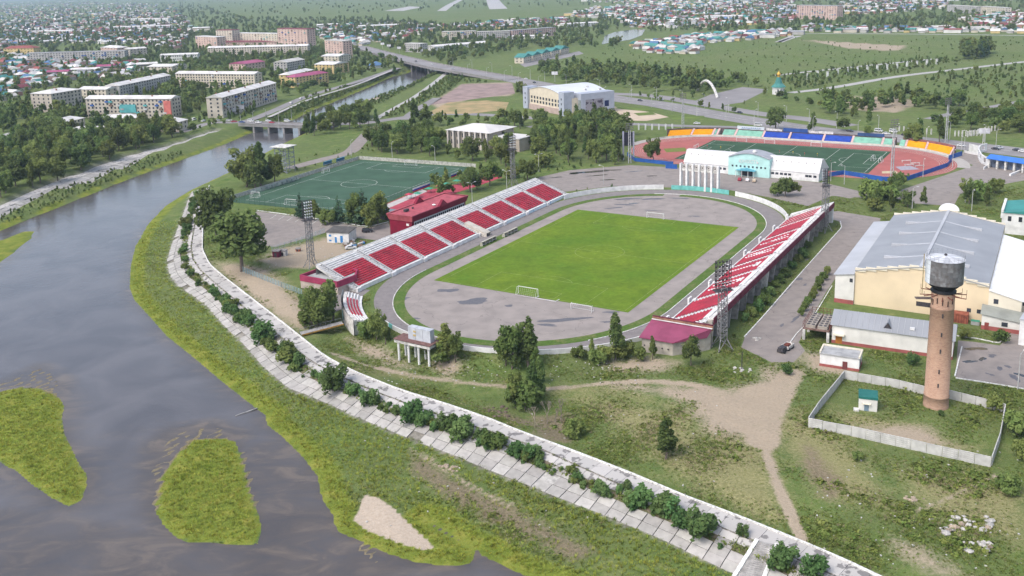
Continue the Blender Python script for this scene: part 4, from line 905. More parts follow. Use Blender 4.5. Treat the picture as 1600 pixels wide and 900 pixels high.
# ---------------- track stadium (red track, green pitch, coloured seats)
sang=math.radians(-31.6); f2=Fr((149.9,509.2,0),sang)
redt=M('red_track',(.36,.115,.10),.9,.08,.15,col2=(.30,.10,.09)); art=M('artificial_turf',(.04,.085,.045),.95,.12,.12,.05)
def oval(hl,hr,n=26):
    return [f2(hl+hr*math.sin(math.pi*k/n),hr*-math.cos(math.pi*k/n)) for k in range(n+1)]+[f2(-hl-hr*math.sin(math.pi*k/n),hr*math.cos(math.pi*k/n)) for k in range(n+1)]
sheet('outer_ring_paving',[p for p in oval(42,51.5) if uvof(f2.o,sang,p)[1]>-6],.03,M('pale_paving',(.40,.37,.34),.9,.1,.4))
tr=sheet('red_running_track',oval(42,45.5),.06,redt)
for i in range(7):
    a=oval(42,44.8-i*1.25); b=oval(42,44.68-i*1.25); ring('lane_line',a,b,.075,linew,tr)
ap=sheet('training_pitch',[f2(*p) for p in((-51,-32),(51,-32),(51,32),(-51,32))],.09,art)
lines('pitch_lines',lambda l,w:f2(l,w),49,30.5,.105,linew,ap,.2)
mb=MB()
for (ua,ub) in((-32,-14),(0,0),(14,32)):
    pass
for l in(-24,24): 
    for w in(-15,15): 
        a,b=f2(l,w-15.2),f2(l,w+15.2); d=(b-a).normalized(); n_=Vector((-d.y,d.x,0))*.1; mb.quad(*[Vector((v.x,v.y,.105)) for v in(a-n_,b-n_,b+n_,a+n_)])
mb.build('training_line',linew,ap,kind='stuff')
for pts,mt in (([(60,-10),(66,-4),(72,-12),(64,-18)],M('grey_mat',(.33,.31,.35),.8,.1,1.)),([(56,-24),(62,-20),(64,-26),(57,-29)],M('sand_pit',(.50,.42,.27),.95,.1,1.)),([(-68,-6),(-58,2),(-52,-8),(-62,-16)],M('worn_green',(.16,.18,.04),.95,.1,.5))):
    sheet('infield_patch',[f2(*p) for p in pts],.08,mt,tr)
for (l,w,lab_) in((63,4,'farthest'),(68,-1,'rear middle'),(66,-6,'front middle'),(71,-7,'nearest')):
    t=thing('jump_frame','pale metal frame, %s of four in the right bend of the red track'%lab_,'sports frame',f2(l,w),sang+.6,'frames in the jumping area'); mb=MB()
    mb.beam((-2.5,0,1.1),(2.5,0,1.1),.3); mb.beam((-2.2,0,0),(-2.2,0,1.1),.2); mb.beam((2.2,0,0),(2.2,0,1.1),.2); o=mb.build('bar',white2); o.parent=t
for k,(l,w,rz,lab) in enumerate(((50.5,0,0,'small goal at the right end of the track stadium pitch'),(-50.5,2,math.pi,'small goal at the left end of the track stadium pitch'),(10,32.5,math.pi/2,'small goal on the far touchline of the track stadium pitch'),(-17,32.5,math.pi/2,'small goal on the far left touchline of the track stadium pitch'),(-34,33,math.pi/2,'small goal by the far left corner of the track stadium pitch'),(46,4,0,'spare goal beside the right goal of the track stadium pitch'))):
    goal('football_goal',lab,f2(l,w,.1),sang+rz,6.,2.2,1.6,r=.1)
# far stand with coloured seats
fs2=thing('track_stand','low far stand of the red track with yellow, mint and blue seat blocks','grandstand',f2(0,54))
yel=M('yellow_seats',(.75,.36,.015),.5,.06,.5); mnt=M('mint_seats',(.26,.50,.40),.5,.1,.5); blu=M('blue_seats',(.035,.09,.42),.5,.1,.5); pinkst=M('pale_pink_steps',(.55,.38,.36),.8,.1,1.)
secs=[]; 
def tp(t,off):
    """path along the far side of the oval: t metres from the centre, off metres outward from the track edge"""
    R=49.5+off
    if abs(t)<=42: return f2(t,R)
    s=1 if t>0 else -1; a=(abs(t)-42)/R; return f2(s*(42+R*math.sin(a)),R*math.cos(a))
spec=[(-84,-67,yel),(-65.5,-52,yel),(-51,-47,mnt),(-43,-31,mnt),(-29,-9.5,mnt),(-8,9,blu),(10.5,27.5,blu),(29,45,blu),(46.5,62,mnt),(63,70,mnt),(82,84,mnt),(84,99,yel),(100.5,118,yel)]
def tp2(t,off):
    return tp(t,off)
spec=[]
seq=[((1044,1081),yel),((1082,1114),yel),((1114,1121),mnt),((1129,1149),mnt),((1151,1192),mnt),((1192,1233),blu),((1236,1286),blu),((1288,1331),blu),((1333,1378),mnt),((1380,1395),mnt),((1405,1415),mnt),((1415,1447),yel),((1449,1487),yel)]
def tsolve(px):
    lo,hi=-125,125
    for _ in range(40):
        m_=(lo+hi)/2; p=tp(m_,2.5); x,_y=PXa(p.x,p.y,1.5)
        if x<px: lo=m_
        else: hi=m_
    return m_
for ((xa,xb),mt) in seq:
    ta,tb=tsolve(xa),tsolve(xb); n=max(2,int((tb-ta)/3)); ts=np.linspace(ta+.4,tb-.4,n+1)
    sb_=None
    for r in range(6):
        mb=MB(); z=.9+r*.5
        for i in range(n):
            a,b,c_,d_=tp(ts[i],r*.85),tp(ts[i+1],r*.85),tp(ts[i+1],r*.85+.85),tp(ts[i],r*.85+.85)
            up=Vector((0,0,z)); mb.add([a,b,c_,d_,a+up,b+up,c_+up,d_+up],[(4,5,6,7),(0,1,5,4),(2,3,7,6),(1,2,6,5),(3,0,4,7)])
        if r==0: sb_=bpy.data.objects.new('seat_block',None); COL.objects.link(sb_); sb_.parent=fs2; sb_.location=tp((ta+tb)/2,0)-fs2.location
        mb.build('seat_row',mt,sb_)
    for t_ in (tb+.5,):
        mb=MB(); a,b,c_,d_=tp(t_-.6,-.3),tp(t_+.6,-.3),tp(t_+.6,5.1),tp(t_-.6,5.1); mb.add([a,b,c_,d_]+[v+Vector((0,0,z)) for v,z in((a,.8),(b,.8),(c_,3.9),(d_,3.9))],[(4,5,6,7),(0,1,5,4),(1,2,6,5),(3,0,4,7)]); mb.build('aisle_steps',pinkst,fs2)
def backboard(xa,xb,off,z0,z1,mt,nm):
    ta,tb=tsolve(xa),tsolve(xb); n=max(2,int((tb-ta)/4)); ts=np.linspace(ta,tb,n+1); mb=MB()
    for i in range(n): a,b=tp(ts[i],off),tp(ts[i+1],off); a2,b2=tp(ts[i],off+.25),tp(ts[i+1],off+.25); mb.add([a+Vector((0,0,z0)),b+Vector((0,0,z0)),b2+Vector((0,0,z0)),a2+Vector((0,0,z0)),a+Vector((0,0,z1)),b+Vector((0,0,z1)),b2+Vector((0,0,z1)),a2+Vector((0,0,z1))],[(0,1,5,4),(4,5,6,7),(2,3,7,6)])
    return mb.build(nm,mt,fs2)
backboard(1040,1400,5.3,0,4.4,M('dark_brown_boards',(.13,.10,.10),.85,.2,.3),'back_wall'); backboard(1410,1490,5.3,0,4.6,M('dusky_red_roof',(.26,.12,.12),.85,.2,.3),'back_wall')
backboard(1150,1192,5.0,4.0,6.0,M('pale_sign',(.52,.56,.60),.6,.05,.3),'sign_board'); backboard(1222,1260,5.0,4.0,6.2,M('navy_sign',(.03,.08,.26),.5,.15,.3),'sign_board'); backboard(1195,1220,5.0,4.0,5.4,white2,'sign_board'); backboard(1338,1380,5.0,4.0,5.8,M('navy_sign2',(.04,.08,.2),.5,.15,.3),'sign_board'); backboard(1262,1300,5.0,4.0,5.4,white2,'sign_board')
mb=MB()
for k in range(9):
    t_=tsolve(1157+k*3.4); p=tp(t_,4.9); q=tp(t_+.9,4.9); o_=Vector((0,0,4.35+.1*(k%3))); mb.beam(p+o_,(p+q)/2+Vector((0,0,5.4-.12*(k%2))),.28,.1); mb.beam((p+q)/2+Vector((0,0,5.4-.12*(k%2))),q+o_,.28,.1)
mb.build('blue_lettering',M('blue_letter',(.03,.14,.42),.6,.1,1.),fs2,kind='stuff')
# pale ring kerb of the stand
ta,tb=tsolve(1020),tsolve(1490); ts=np.linspace(ta,tb,60); wall_line([tp(t_,-.9) for t_ in ts],.25,.9,'front_wall',M('cream_wall',(.55,.52,.46),.8,.12,.5),fs2)
# blue fence round the near bend
bluf=M('blue_fence',(.025,.10,.36),.6,.12,.4)
bf=thing('blue_fence','low bright blue board fence round the right bend of the red track','fence',W(1420,278))
pts=pix([(1296,276),(1318,273),(1330,275),(1380,283),(1412,284),(1448,272),(1480,261),(1487,252)]); wall_line(pts,.15,2.2,'fence_panel',bluf,bf)
bf=thing('blue_fence','low bright blue board fence round the left bend of the red track','fence',W(1010,256))
pts=pix([(980,243),(992,252),(1020,255),(1045,258),(1052,258)]); wall_line(pts,.15,2.0,'fence_panel',bluf,bf); wall_line(pix([(1040,263),(1058,264)]),.2,2.4,'fence_panel',bluf,bf)
bf=thing('blue_fence','short blue board fence behind the right yellow seats','fence',W(1490,248)); wall_line(pix([(1482,250),(1503,243)]),.15,2.4,'fence_panel',bluf,bf)
# dark display board
db=thing('display_board','dark display board on a steel frame at the left bend of the red track','display board',W(976,252))
mb=MB(); a,b=W(974,250),W(990,250); mb.beam(a,a+Vector((0,0,16)),.8); mb.build('post',M('lavender_metal',(.33,.33,.42),.6,.1,1.),db)
mb=MB(); mb.beam(b,b+Vector((0,0,16)),.8); mb.build('post',MATS['lavender_metal'],db)
mb=MB(); d=(b-a).normalized(); mb.hexa([a+d*.5+Vector((0,0,8)),b-d*.5+Vector((0,0,8)),b-d*.5+Vector((0,.5,8)),a+d*.5+Vector((0,.5,8))],[a+d*.5+Vector((0,0,15.5)),b-d*.5+Vector((0,0,15.5)),b-d*.5+Vector((0,.5,15.5)),a+d*.5+Vector((0,.5,15.5))],0,True); mb.build('screen',M('black_screen',(.02,.02,.03),.4,.1,1.),db)
# ---------------- artificial pitch with fence
aang=math.atan2(540-441.6,-84.9+135.9)+.015; f3=Fr((-78.2,469.5,0),aang)   # u along the long side
f3l=lambda l,w:f3(l,w)
ap2=sheet('artificial_pitch',[f3(*p) for p in((-54.5,-37),(54.5,-37),(54.5,38),(-54.5,38))],.06,M('green_turf',(.050,.102,.064),.95,.10,.10,.05))
lines('pitch_lines',f3l,49,31,.075,linew,ap2,.2)
fence_c=M('pale_concrete_fence',(.45,.44,.40),.9,.2,1.)
pf=thing('concrete_fence','pale concrete panel fence along the river side of the artificial pitch','fence',f3(0,39)); wall_line([f3(-55,39),f3(55,39)],.15,2.0,'fence_panel',fence_c,pf,seg=36,gapl=.08)
pf=thing('concrete_fence','pale concrete panel fence behind the far goal of the artificial pitch','fence',f3(55.5,0)); wall_line([f3(55.5,39),f3(55.5,-38)],.15,2.0,'fence_panel',fence_c,pf,seg=26,gapl=.08)
meshm=M('green_mesh_fence',(.07,.13,.10),.8,.15,1.)
def mesh_fence(label,pts,h=2.6,sp=2.5,mt=None,cat='fence',name='mesh_fence'):
    pts=[Vector(p) for p in pts]; t=thing(name,label,cat,pts[len(pts)//2])
    for a,b in zip(pts[:-1],pts[1:]):
        L=(b-a).length; n=max(1,int(L/sp))
        for k in range(n+1):
            p=a+(b-a)*k/n; mb=MB(); mb.beam(p-Vector((0,0,.2)),p+Vector((0,0,h)),.1); mb.build('post',mt or meshm,t)
        mb=MB()
        for z in np.linspace(.2,h-.05,5): mb.beam(a+Vector((0,0,z)),b+Vector((0,0,z)),.04)
        for k in range(n*4): p=a+(b-a)*(k+.5)/(n*4); mb.beam(p+Vector((0,0,.1)),p+Vector((0,0,h)),.035)
        mb.build('wire_panel',mt or meshm,t,kind='stuff')
    return t
mesh_fence('green mesh fence behind the near goal of the artificial pitch',[f3(-55,38.5),f3(-55,-37.5)],4.,3.)
mesh_fence('green mesh fence between the artificial pitch and the crimson building',[f3(-55,-37.6),f3(30,-37.6)],3.,3.)
for k,(l,w,rz,lab) in enumerate(((49,0,0,'white goal at the far end of the artificial pitch'),(-49,3,math.pi,'white goal at the near end of the artificial pitch'),(18,34,math.pi/2,'small goal parked on the river side of the artificial pitch'),(-42,31,math.pi,'small goal in the near left corner of the artificial pitch'),(19,-33,-math.pi/2,'small goal parked on the stadium side of the artificial pitch'))):
    goal('football_goal',lab,f3(l,w,.08),aang+rz,7.3 if k<2 else 5.,2.4,1.6,r=.1)
bl=thing('bleacher','low green bench stand along the river side of the artificial pitch','bleacher',f3(-20,36.5),aang)
for r in range(3): mb=MB(); mb.box((0,.2+r*.7,.45+r*.4),(36,.4,.08)); o=mb.build('bench',M('pale_green_bench',(.30,.42,.38),.7,.15,1.)); o.parent=bl
mb=MB()
for x in np.linspace(-17.5,17.5,10): mb.box((x,.9,0),(.12,2.,.45)); mb.box((x,1.4,.4),(.12,1.,.8))
o=mb.build('support',steel,kind='stuff'); o.parent=bl
for i,(px,py) in enumerate(((512,257),(532,252))):
    t=thing('team_shelter','blue team shelter %s the concrete fence of the artificial pitch'%('nearer the river along' if i==0 else 'nearer the far corner along'),'shelter',W(px,py),aang); mb=MB(); mb.add([(-4,0,0),(4,0,0),(4,0,2.2),(-4,0,2.2),(4,-1.6,2.4),(-4,-1.6,2.4)],[(0,1,2,3),(3,2,4,5)]); o=mb.build('shell',M('blue_shelter',(.06,.2,.34),.5,.1,1.)); o.parent=t
    mb=MB(); mb.box((0,-.6,.4),(7,.4,.1)); o=mb.build('bench',white); o.parent=t
# red playground strip and banners beside the fence
sheet('red_play_area',pix([(600,320),(640,303),(690,293),(735,283),(780,270),(785,277),(740,293),(690,308),(640,322),(612,331)]),.05,M('red_rubber',(.38,.06,.085),.9,.12,.3))
sheet('pale_path',pix([(598,322),(660,296),(668,299),(606,326)]),.06,M('pale_path_paving',(.45,.42,.40),.9,.1,.5))
for i,(a,b,c_) in enumerate((((645,302),(672,292),white),((705,279),(722,272),white))):
    A_,B_=W(*a),W(*b); t=thing('striped_banner','white, blue and red striped banner on the pitch fence, %s'%('nearest the crimson building' if i==0 else 'nearest the floodlight mast'),'banner',A_); 
    for k,mt in enumerate((M('flag_red',(.5,.04,.06),.7,.1,1.),M('flag_blue',(.03,.05,.35),.7,.1,1.),white)): mb=MB(); z=.3+k*.7; mb.hexa([A_+Vector((0,0,z)),B_+Vector((0,0,z)),B_+Vector((0,.1,z)),A_+Vector((0,.1,z))],[A_+Vector((0,0,z+.7)),B_+Vector((0,0,z+.7)),B_+Vector((0,.1,z+.7)),A_+Vector((0,.1,z+.7))]); mb.build('stripe',mt,t)
# ================================================================ roads and paved areas
def road(name,px,w,z,mat,closed=False,ws=None):
    pts=smooth_line(pix(px),6); n=len(pts); L,R=[],[]
    for i,p in enumerate(pts):
        d=(pts[min(i+1,n-1)]-pts[max(i-1,0)]).normalized(); nn=Vector((-d.y,d.x,0)); ww=w if ws is None else ws[0]+(ws[1]-ws[0])*i/(n-1)
        L.append(p+nn*ww/2); R.append(p-nn*ww/2)
    return ring(name,L,R,z,mat,None,False),pts
asph2=M('grey_asphalt',(.258,.226,.206),.92,.1,.3,.05,col2=(.218,.192,.178),detail=10.,crack=.06); farasph=M('far_asphalt',(.25,.235,.235),.9,.08,.05); palep=M('pale_paving_slabs',(.40,.385,.37),.9,.1,.2); tanp=M('tan_plaza',(.50,.40,.30),.9,.08,.1)
fore=sheet('forecourt',pix([(832,292),(842,277),(890,266),(985,258),(1060,262),(1140,272),(1290,286),(1356,302),(1350,309),(1300,306),(1285,312),(1262,322),(1200,308),(1140,297),(1050,293),(960,291),(880,300)]),.022,asph2)
sheet('service_drive',pix([(1286,331),(1310,330),(1345,336),(1376,341),(1372,356),(1345,388),(1310,428),(1290,458),(1266,500),(1248,535),(1258,548),(1240,566),(1205,566),(1185,556),(1158,543),(1165,524),(1195,492),(1240,440),(1288,386),(1315,355),(1311,346),(1290,340)]),.018,asph2)
sheet('gate_road',pix([(1392,308),(1410,296),(1440,286),(1500,266),(1521,258),(1489,248),(1505,238),(1550,246),(1600,262),(1640,270),(1640,285),(1600,282),(1545,292),(1500,303),(1490,322),(1430,318)]),.02,asph2)
sheet('car_park',pix([(383,337),(402,330),(467,339),(540,350),(575,356),(607,348),(614,366),(592,376),(560,372),(515,362),(430,386),(395,381)]),.02,asph2)
cp2=sheet('works_yard',pix([(1497,532),(1520,534),(1562,540),(1574,527),(1577,500),(1600,490),(1700,500),(1700,625),(1600,608),(1493,591)]),.02,asph2)
hw,hwp=road('highway',[(540,68),(560,74),(620,90),(680,104),(740,113),(800,124),(850,133),(950,152),(1030,163),(1100,176),(1190,191),(1270,203),(1400,216),(1500,227),(1640,243)],26,.05,farasph)
road('side_road',[(826,199),(900,191),(980,193.5),(1060,196.5),(1150,199),(1200,201)],9,.045,farasph)
road('avenue',[(946,146),(1020,150),(1100,163),(1190,178),(1260,186),(1330,197)],15,.045,farasph)
road('river_road',[(280,207),(330,192),(380,190),(430,172),(482,150),(560,127),(622,106)],9,.045,farasph)
road('bridge_road',[(500,193),(560,193),(600,188),(660,180),(720,178),(800,182),(850,186)],11,.04,farasph)
road('riverside_lane',[(632,187),(655,170),(684,153)],9,.05,farasph)
road('pitch_road',[(452,263),(505,249),(545,238),(562,222),(585,198)],9,.035,asph2)
road('park_lane',[(1335,308),(1240,292)],7,.03,asph2)
road('park_avenue',[(1235,145),(1300,137),(1400,120),(1500,108),(1640,92)],9,.05,palep)
road('park_path',[(1210,118),(1300,108),(1370,101),(1460,92)],7,.05,palep)
road('park_path',[(1450,186),(1500,175),(1560,165),(1640,150)],7,.05,farasph)
road('far_channel',[(1215,66),(1235,58),(1250,53),(1400,53),(1640,56)],9,.06,palep)
road('runway',[(690,17),(703,8),(722,-2)],30,.06,palep); road('runway',[(779,14),(772,4),(768,-4)],60,.06,palep)
road('riverside_path',[(585,187),(620,167),(650,150),(680,128),(697,114)],5,.06,palep)
road('riverside_path',[(420,183),(482,156),(560,131),(612,110)],3.5,.06,palep)
road('dirt_road',[(1250,56),(1235,60),(1218,66)],9,.06,palep)
sheet('arena_plaza',pix([(895,184),(946,162),(965,168),(990,171),(1020,176),(1045,183),(1010,189),(960,188),(915,192)]),.055,tanp)
for pts in ([(955,169),(975,167),(1035,171),(1022,175),(985,172)],[(990,177),(1018,175),(1026,179),(998,181)],[(1040,180),(1100,181),(1102,185),(1052,187)]): sheet('plaza_lawn',pix(pts),.065,MATS.get('lawn') or M('lawn',(.12,.17,.035),.95,.15,.1))
sheet('gate_plaza',pix([(1085,158),(1110,148),(1160,136),(1200,140),(1160,160),(1120,166)]),.055,farasph)
sheet('airfield_apron',pix([(600,17),(640,10),(660,11),(630,17)]),.06,palep)
sheet('gravel_lot',pix([(672,164),(722,132),(800,130),(805,146),(740,155)]),.05,M('reddish_gravel',(.30,.22,.20),.95,.15,.1)); sheet('earth_lot',pix([(665,178),(700,160),(760,157),(795,160),(790,172),(730,178)]),.05,M('orange_earth',(.36,.26,.14),.95,.2,.08,col2=(.20,.19,.08)))
# lane marks, parking bays
mb=MB()
for k in range(3,len(hwp)-3):
    for e in(-7,-.6,.6,7):
        a,b=hwp[k],hwp[k+1]; d=(b-a).normalized(); n_=Vector((-d.y,d.x,0)); q=a+n_*e
        for s_ in range(max(1,int((b-a).length/(9 if abs(e)>1 else 5)))):
            p=q+d*(9 if abs(e)>1 else 5)*s_; mb.quad(*[Vector((v.x,v.y,.065)) for v in(p-n_*.12,p+d*4.6-n_*.12,p+d*4.6+n_*.12,p+n_*.12)])
mb.build('lane_marks',linew,hw,kind='stuff')
cpk=bpy.data.objects['car_park']
for k in range(12):
    a=W(432+k*13,335.5+k*1.55); b=W(422+k*13,342+k*1.7); d=(b-a).normalized(); n_=Vector((-d.y,d.x,0))*.1; mb=MB(); mb.quad(*[Vector((v.x,v.y,.035)) for v in(a-n_,b-n_,b+n_,a+n_)]); mb.build('bay_line',linew,cpk)
for i,(px,py,a,b,mt) in enumerate([(1525,545,2.6,1.1,puddle),(1515,565,1.8,.8,puddle),(1550,556,1.2,.9,tar),(1535,561,1.5,.7,puddle),(1562,576,1.6,.5,tar),(1585,590,1.8,1.,tar),(1575,573,1.2,.5,tar),(1547,585,1.,.5,tar),(1595,586,1.5,.8,puddle),(1590,516,2.,1.,puddle)]): p=W(px,py); sheet('asphalt_patch',blob(p.x,p.y,a,b,.3*i,80+i),.035,mt,cp2)
for i,(px,py,a,b,mt) in enumerate([(1248,436,1.8,1.0,tar),(1232,450,2.,.6,tar),(1225,458,1.2,.5,tar),(1258,445,1.2,.5,tar),(1243,498,3.5,.5,tar),(1222,508,1.5,.4,tar),(1262,405,2,.5,tar)]): p=W(px,py); sheet('asphalt_patch',blob(p.x,p.y,a,b,.9,120+i),.03,mt,bpy.data.objects['service_drive'])
kt=struct(MB().add([tuple(W(1160,543)),tuple(W(1162,543)),tuple(W(1162,541))],[(0,1,2)]).build('drive_kerb',kerbm))
wall_line(pix([(1163,527),(1195,492),(1240,440),(1288,386),(1315,356),(1313,346)]),.3,.25,'kerb_stone',kerbm,kt,seg=46,gapl=.12)
wall_line(pix([(1300,447),(1268,500),(1246,520),(1235,535)]),.25,.2,'kerb_stone',kerbm,kt,seg=16,gapl=.06)
wall_line(pix([(1494,525),(1530,530),(1560,537),(1570,530)]),.25,.25,'kerb_stone',kerbm,kt,seg=8,gapl=.05); wall_line(pix([(1503,542),(1492,588)]),.3,.2,'kerb_stone',kerbm,kt,seg=5,gapl=.05); wall_line(pix([(1493,591),(1540,598),(1600,608)]),.3,.2,'kerb_stone',kerbm,kt,seg=8,gapl=.05)
wall_line(pix([(400,329),(467,338),(540,349),(575,355),(607,347)]),.35,.3,'kerb_stone',kerbm,kt,seg=16,gapl=.05)
# ================================================================ works hall, boiler house, water tower, walls
cream=M('cream_sheet_wall',(.70,.57,.39),.75,.06,.15); offw=M('off_white_wall',(.68,.66,.62),.8,.08,.3); greyroof=M('grey_sheet_metal_roof',(.275,.285,.305),.5,.06,.12,spec=.3); palegrey=M('pale_metal_roof',(.42,.43,.455),.5,.06,.15); redpl=M('dull_red_plinth',(.33,.10,.09),.85,.12,.5); whiteroof=M('bright_white_roof',(.74,.74,.74),.6,.05,.2); ltyellow=M('pale_cream_wall',(.68,.62,.50),.8,.06,.3)
f=Fr((102.9,271.6,0),math.radians(-30.6)); WW,DD=36.3,73.; he,hr=10.6,14.0
wh=thing('works_hall','large works hall with cream gable and ribbed grey metal roof beside the water tower','building',f(18,36))
def gab(v,zb=0.):
    n=7; st=[]
    return [f(0,v,zb),f(WW,v,zb),f(WW,v,he),f(WW/2,v,hr),f(0,v,he)]
mb=MB(); a,b=gab(0,-.3),gab(DD,-.3); mb.add(a+b,[(0,1,2,3,4),(9,8,7,6,5),(1,6,7,2),(5,0,4,9)]); mb.build('wall',cream,wh)
def roofz(u): return he+(hr-he)*(1-abs(u-WW/2)/(WW/2))
nst=10
for s_ in range(2):          # roof sheets stepping along each slope
    for k in range(nst//2):
        u0,u1=(s_*WW/2+WW/2*k/(nst//2),s_*WW/2+WW/2*(k+1)/(nst//2)); q=[f(u0,-.4,roofz(u0)+.12),f(u1,-.4,roofz(u1)+.12),f(u1,DD+.4,roofz(u1)+.12),f(u0,DD+.4,roofz(u0)+.12)]
        mb=MB(); mb.hexa(q,[v+Vector((0,0,.22)) for v in q],0,True); mb.build('roof_sheet',greyroof,wh)
mb=MB(); mb.beam(f(WW/2,-.4,hr+.4),f(WW/2,DD+.4,hr+.4),.9,.15); mb.build('ridge_cap',palegrey,wh)
for s_ in(-1,1):             # roof ventilation ducts
    for k,v in enumerate((12,27,42,57)):
        ua,ub=WW/2+s_*.6,WW/2+s_*11.; mb=MB(); q=[f(ua,v-.45,roofz(ua)+.3),f(ub,v-.45,roofz(ub)+.3),f(ub,v+.45,roofz(ub)+.3),f(ua,v+.45,roofz(ua)+.3)]; q=q if s_>0 else q[::-1]; mb.hexa(q,[v_+Vector((0,0,.12)) for v_ in q]); d1=mb.build('roof_strip',palegrey,wh)
        uc,ud=WW/2+s_*7.0,WW/2+s_*12.; q=[f(uc,v-.35,roofz(uc)+.35),f(ud,v-.35,roofz(ud)+.3),f(ud,v+.35,roofz(ud)+.3),f(uc,v+.35,roofz(uc)+.35)]; q=q if s_>0 else q[::-1]
        zt={0:.15,1:1.3,2:1.3,3:.15} if s_>0 else {0:.15,1:1.3,2:1.3,3:.15}
        tz=[.15,1.3,1.3,.15] if s_>0 else [.15,1.3,1.3,.15]
        mb=MB(); mb.hexa(q,[v_+Vector((0,0,(.15 if ((f(uc,0)-f(ud,0)).length>0 and abs(uvof(f.o,f.a,v_)[0]-uc)<.1) else .9))) for v_ in q]); mb.build('roof_vent',palegrey,wh)
for k in range(12):          # stepped coping on both gables
    u=WW*k/12; 
    for v in(0.,DD): mb=MB(); zz=roofz(u+WW/24); mb.hexa([f(u,v-.3,zz-.3),f(u+WW/12,v-.3,zz-.3),f(u+WW/12,v+.3,zz-.3),f(u,v+.3,zz-.3)],[f(u,v-.3,zz+.75),f(u+WW/12,v-.3,zz+.75),f(u+WW/12,v+.3,zz+.75),f(u,v+.3,zz+.75)],0,True); mb.build('coping',ltyellow,wh)
mb=MB(); c_=f(WW/2,DD+.3,hr+.2); mb.add([c_]+[f(WW/2+3.4*math.cos(a_),DD+.3,hr+.2+2.6*math.sin(a_)) for a_ in np.linspace(0,math.pi,13)]+[f(WW/2+3.4*math.cos(a_),DD+.9,hr+.2+2.6*math.sin(a_)) for a_ in np.linspace(0,math.pi,13)],[tuple([0]+list(range(1,14)))]+[(i,i+1,i+14,i+13) for i in range(1,13)]); mb.build('round_gable',whiteroof,wh)
mb=MB(); mb.quad(f(17.5,-.05,2.2),f(21.5,-.05,2.2),f(21.5,-.05,3.6),f(17.5,-.05,3.6)); mb.build('louvre',darkm,wh)
for u in(31,33.6): mb=MB(); mb.quad(f(u,-.05,2.4),f(u+1.1,-.05,2.4),f(u+1.1,-.05,3.6),f(u,-.05,3.6)); mb.build('window',winm,wh)
# left lean-to
lt=thing('lean_to','long white lean-to with pale sloping roof along the left side of the works hall','building',f(-3,36))
q=[f(-5.6,-.6,-.3),f(-.05,-.6,-.3),f(-.05,DD-6,-.3),f(-5.6,DD-6,-.3)]; mb=MB(); mb.hexa(q,[v+Vector((0,0,z)) for v,z in zip(q,(9.1,9.9,9.9,9.1))]); mb.build('wall',offw,lt)
q=[f(-6.1,-1.0,8.75),f(-.05,-1.0,9.7),f(-.05,DD-5.5,9.7),f(-6.1,DD-5.5,8.75)]; mb=MB(); mb.hexa(q,[v+Vector((0,0,.2)) for v in q],0,True); mb.build('roof',palegrey,lt)
q=[f(-5.7,-.7,-.3),f(-.05,-.7,-.3),f(-.05,DD-6,-.3),f(-5.7,DD-6,-.3)]; mb=MB(); mb.hexa(q,[v+Vector((0,0,1.6)) for v in q]); mb.build('plinth',redpl,lt)
mb=MB(); mb.quad(f(-1.4,-.65,7.0),f(-.5,-.65,7.0),f(-.5,-.65,8.2),f(-1.4,-.65,8.2)); mb.build('window',winm,lt)
# right annex with white roof
ra=thing('annex','cream annex with bright white sloping roof along the right side of the works hall','building',f(WW+4,36))
q=[f(WW+.05,-.8,-.3),f(WW+8.4,-.8,-.3),f(WW+8.4,DD-10,-.3),f(WW+.05,DD-10,-.3)]; mb=MB(); mb.hexa(q,[v+Vector((0,0,z)) for v,z in zip(q,(10.1,8.1,8.1,10.1))]); mb.build('wall',ltyellow,ra)
for k in range(9):
    v0,v1=-1.1+(DD-9)*k/9,-1.1+(DD-9)*(k+1)/9; q=[f(WW+.05,v0,9.9),f(WW+8.9,v0,7.75),f(WW+8.9,v1-.03,7.75),f(WW+.05,v1-.03,9.9)]; mb=MB(); mb.hexa(q,[v+Vector((0,0,.22+.1*(k%2))) for v in q],0,True); mb.build('roof_sheet',whiteroof,ra)
mb=MB(); mb.quad(f(WW+1.4,-.86,6.2),f(WW+2.6,-.86,6.2),f(WW+2.6,-.86,7.6),f(WW+1.4,-.86,7.6)); mb.build('window',winm,ra)
q=[f(WW-1,-6,-.3),f(WW+8.4,-6,-.3),f(WW+8.4,-.85,-.3),f(WW-1,-.85,-.3)]; mb=MB(); mb.hexa(q,[v+Vector((0,0,z)) for v,z in zip(q,(4.6,3.5,3.5,4.6))]); mb.build('porch_wall',offw,ra)
q=[f(WW-1.4,-6.4,4.45),f(WW+8.9,-6.4,3.3),f(WW+8.9,-.9,4.6),f(WW-1.4,-.9,5.6)]; mb=MB(); mb.hexa(q,[v+Vector((0,0,.18)) for v in q],0,True); mb.build('porch_roof',M('olive_grey_roof',(.27,.28,.25),.6,.1,.3),ra)
q=[f(WW-1.05,-6.06,-.3),f(WW+8.45,-6.06,-.3),f(WW+8.45,-.95,-.3),f(WW-1.05,-.95,-.3)]; mb=MB(); mb.hexa(q,[v+Vector((0,0,1.5)) for v in q]); mb.build('plinth',redpl,ra)
mb=MB(); mb.quad(f(WW-.2,-6.12,.1),f(WW+.9,-6.12,.1),f(WW+.9,-6.12,2.2),f(WW-.2,-6.12,2.2)); mb.build('door',M('red_brown_door',(.25,.06,.05),.6,.1,1.),ra); mb=MB(); mb.quad(f(WW+4,-6.12,1.7),f(WW+5.5,-6.12,1.7),f(WW+5.5,-6.12,2.9),f(WW+4,-6.12,2.9)); mb.build('window',winm,ra)
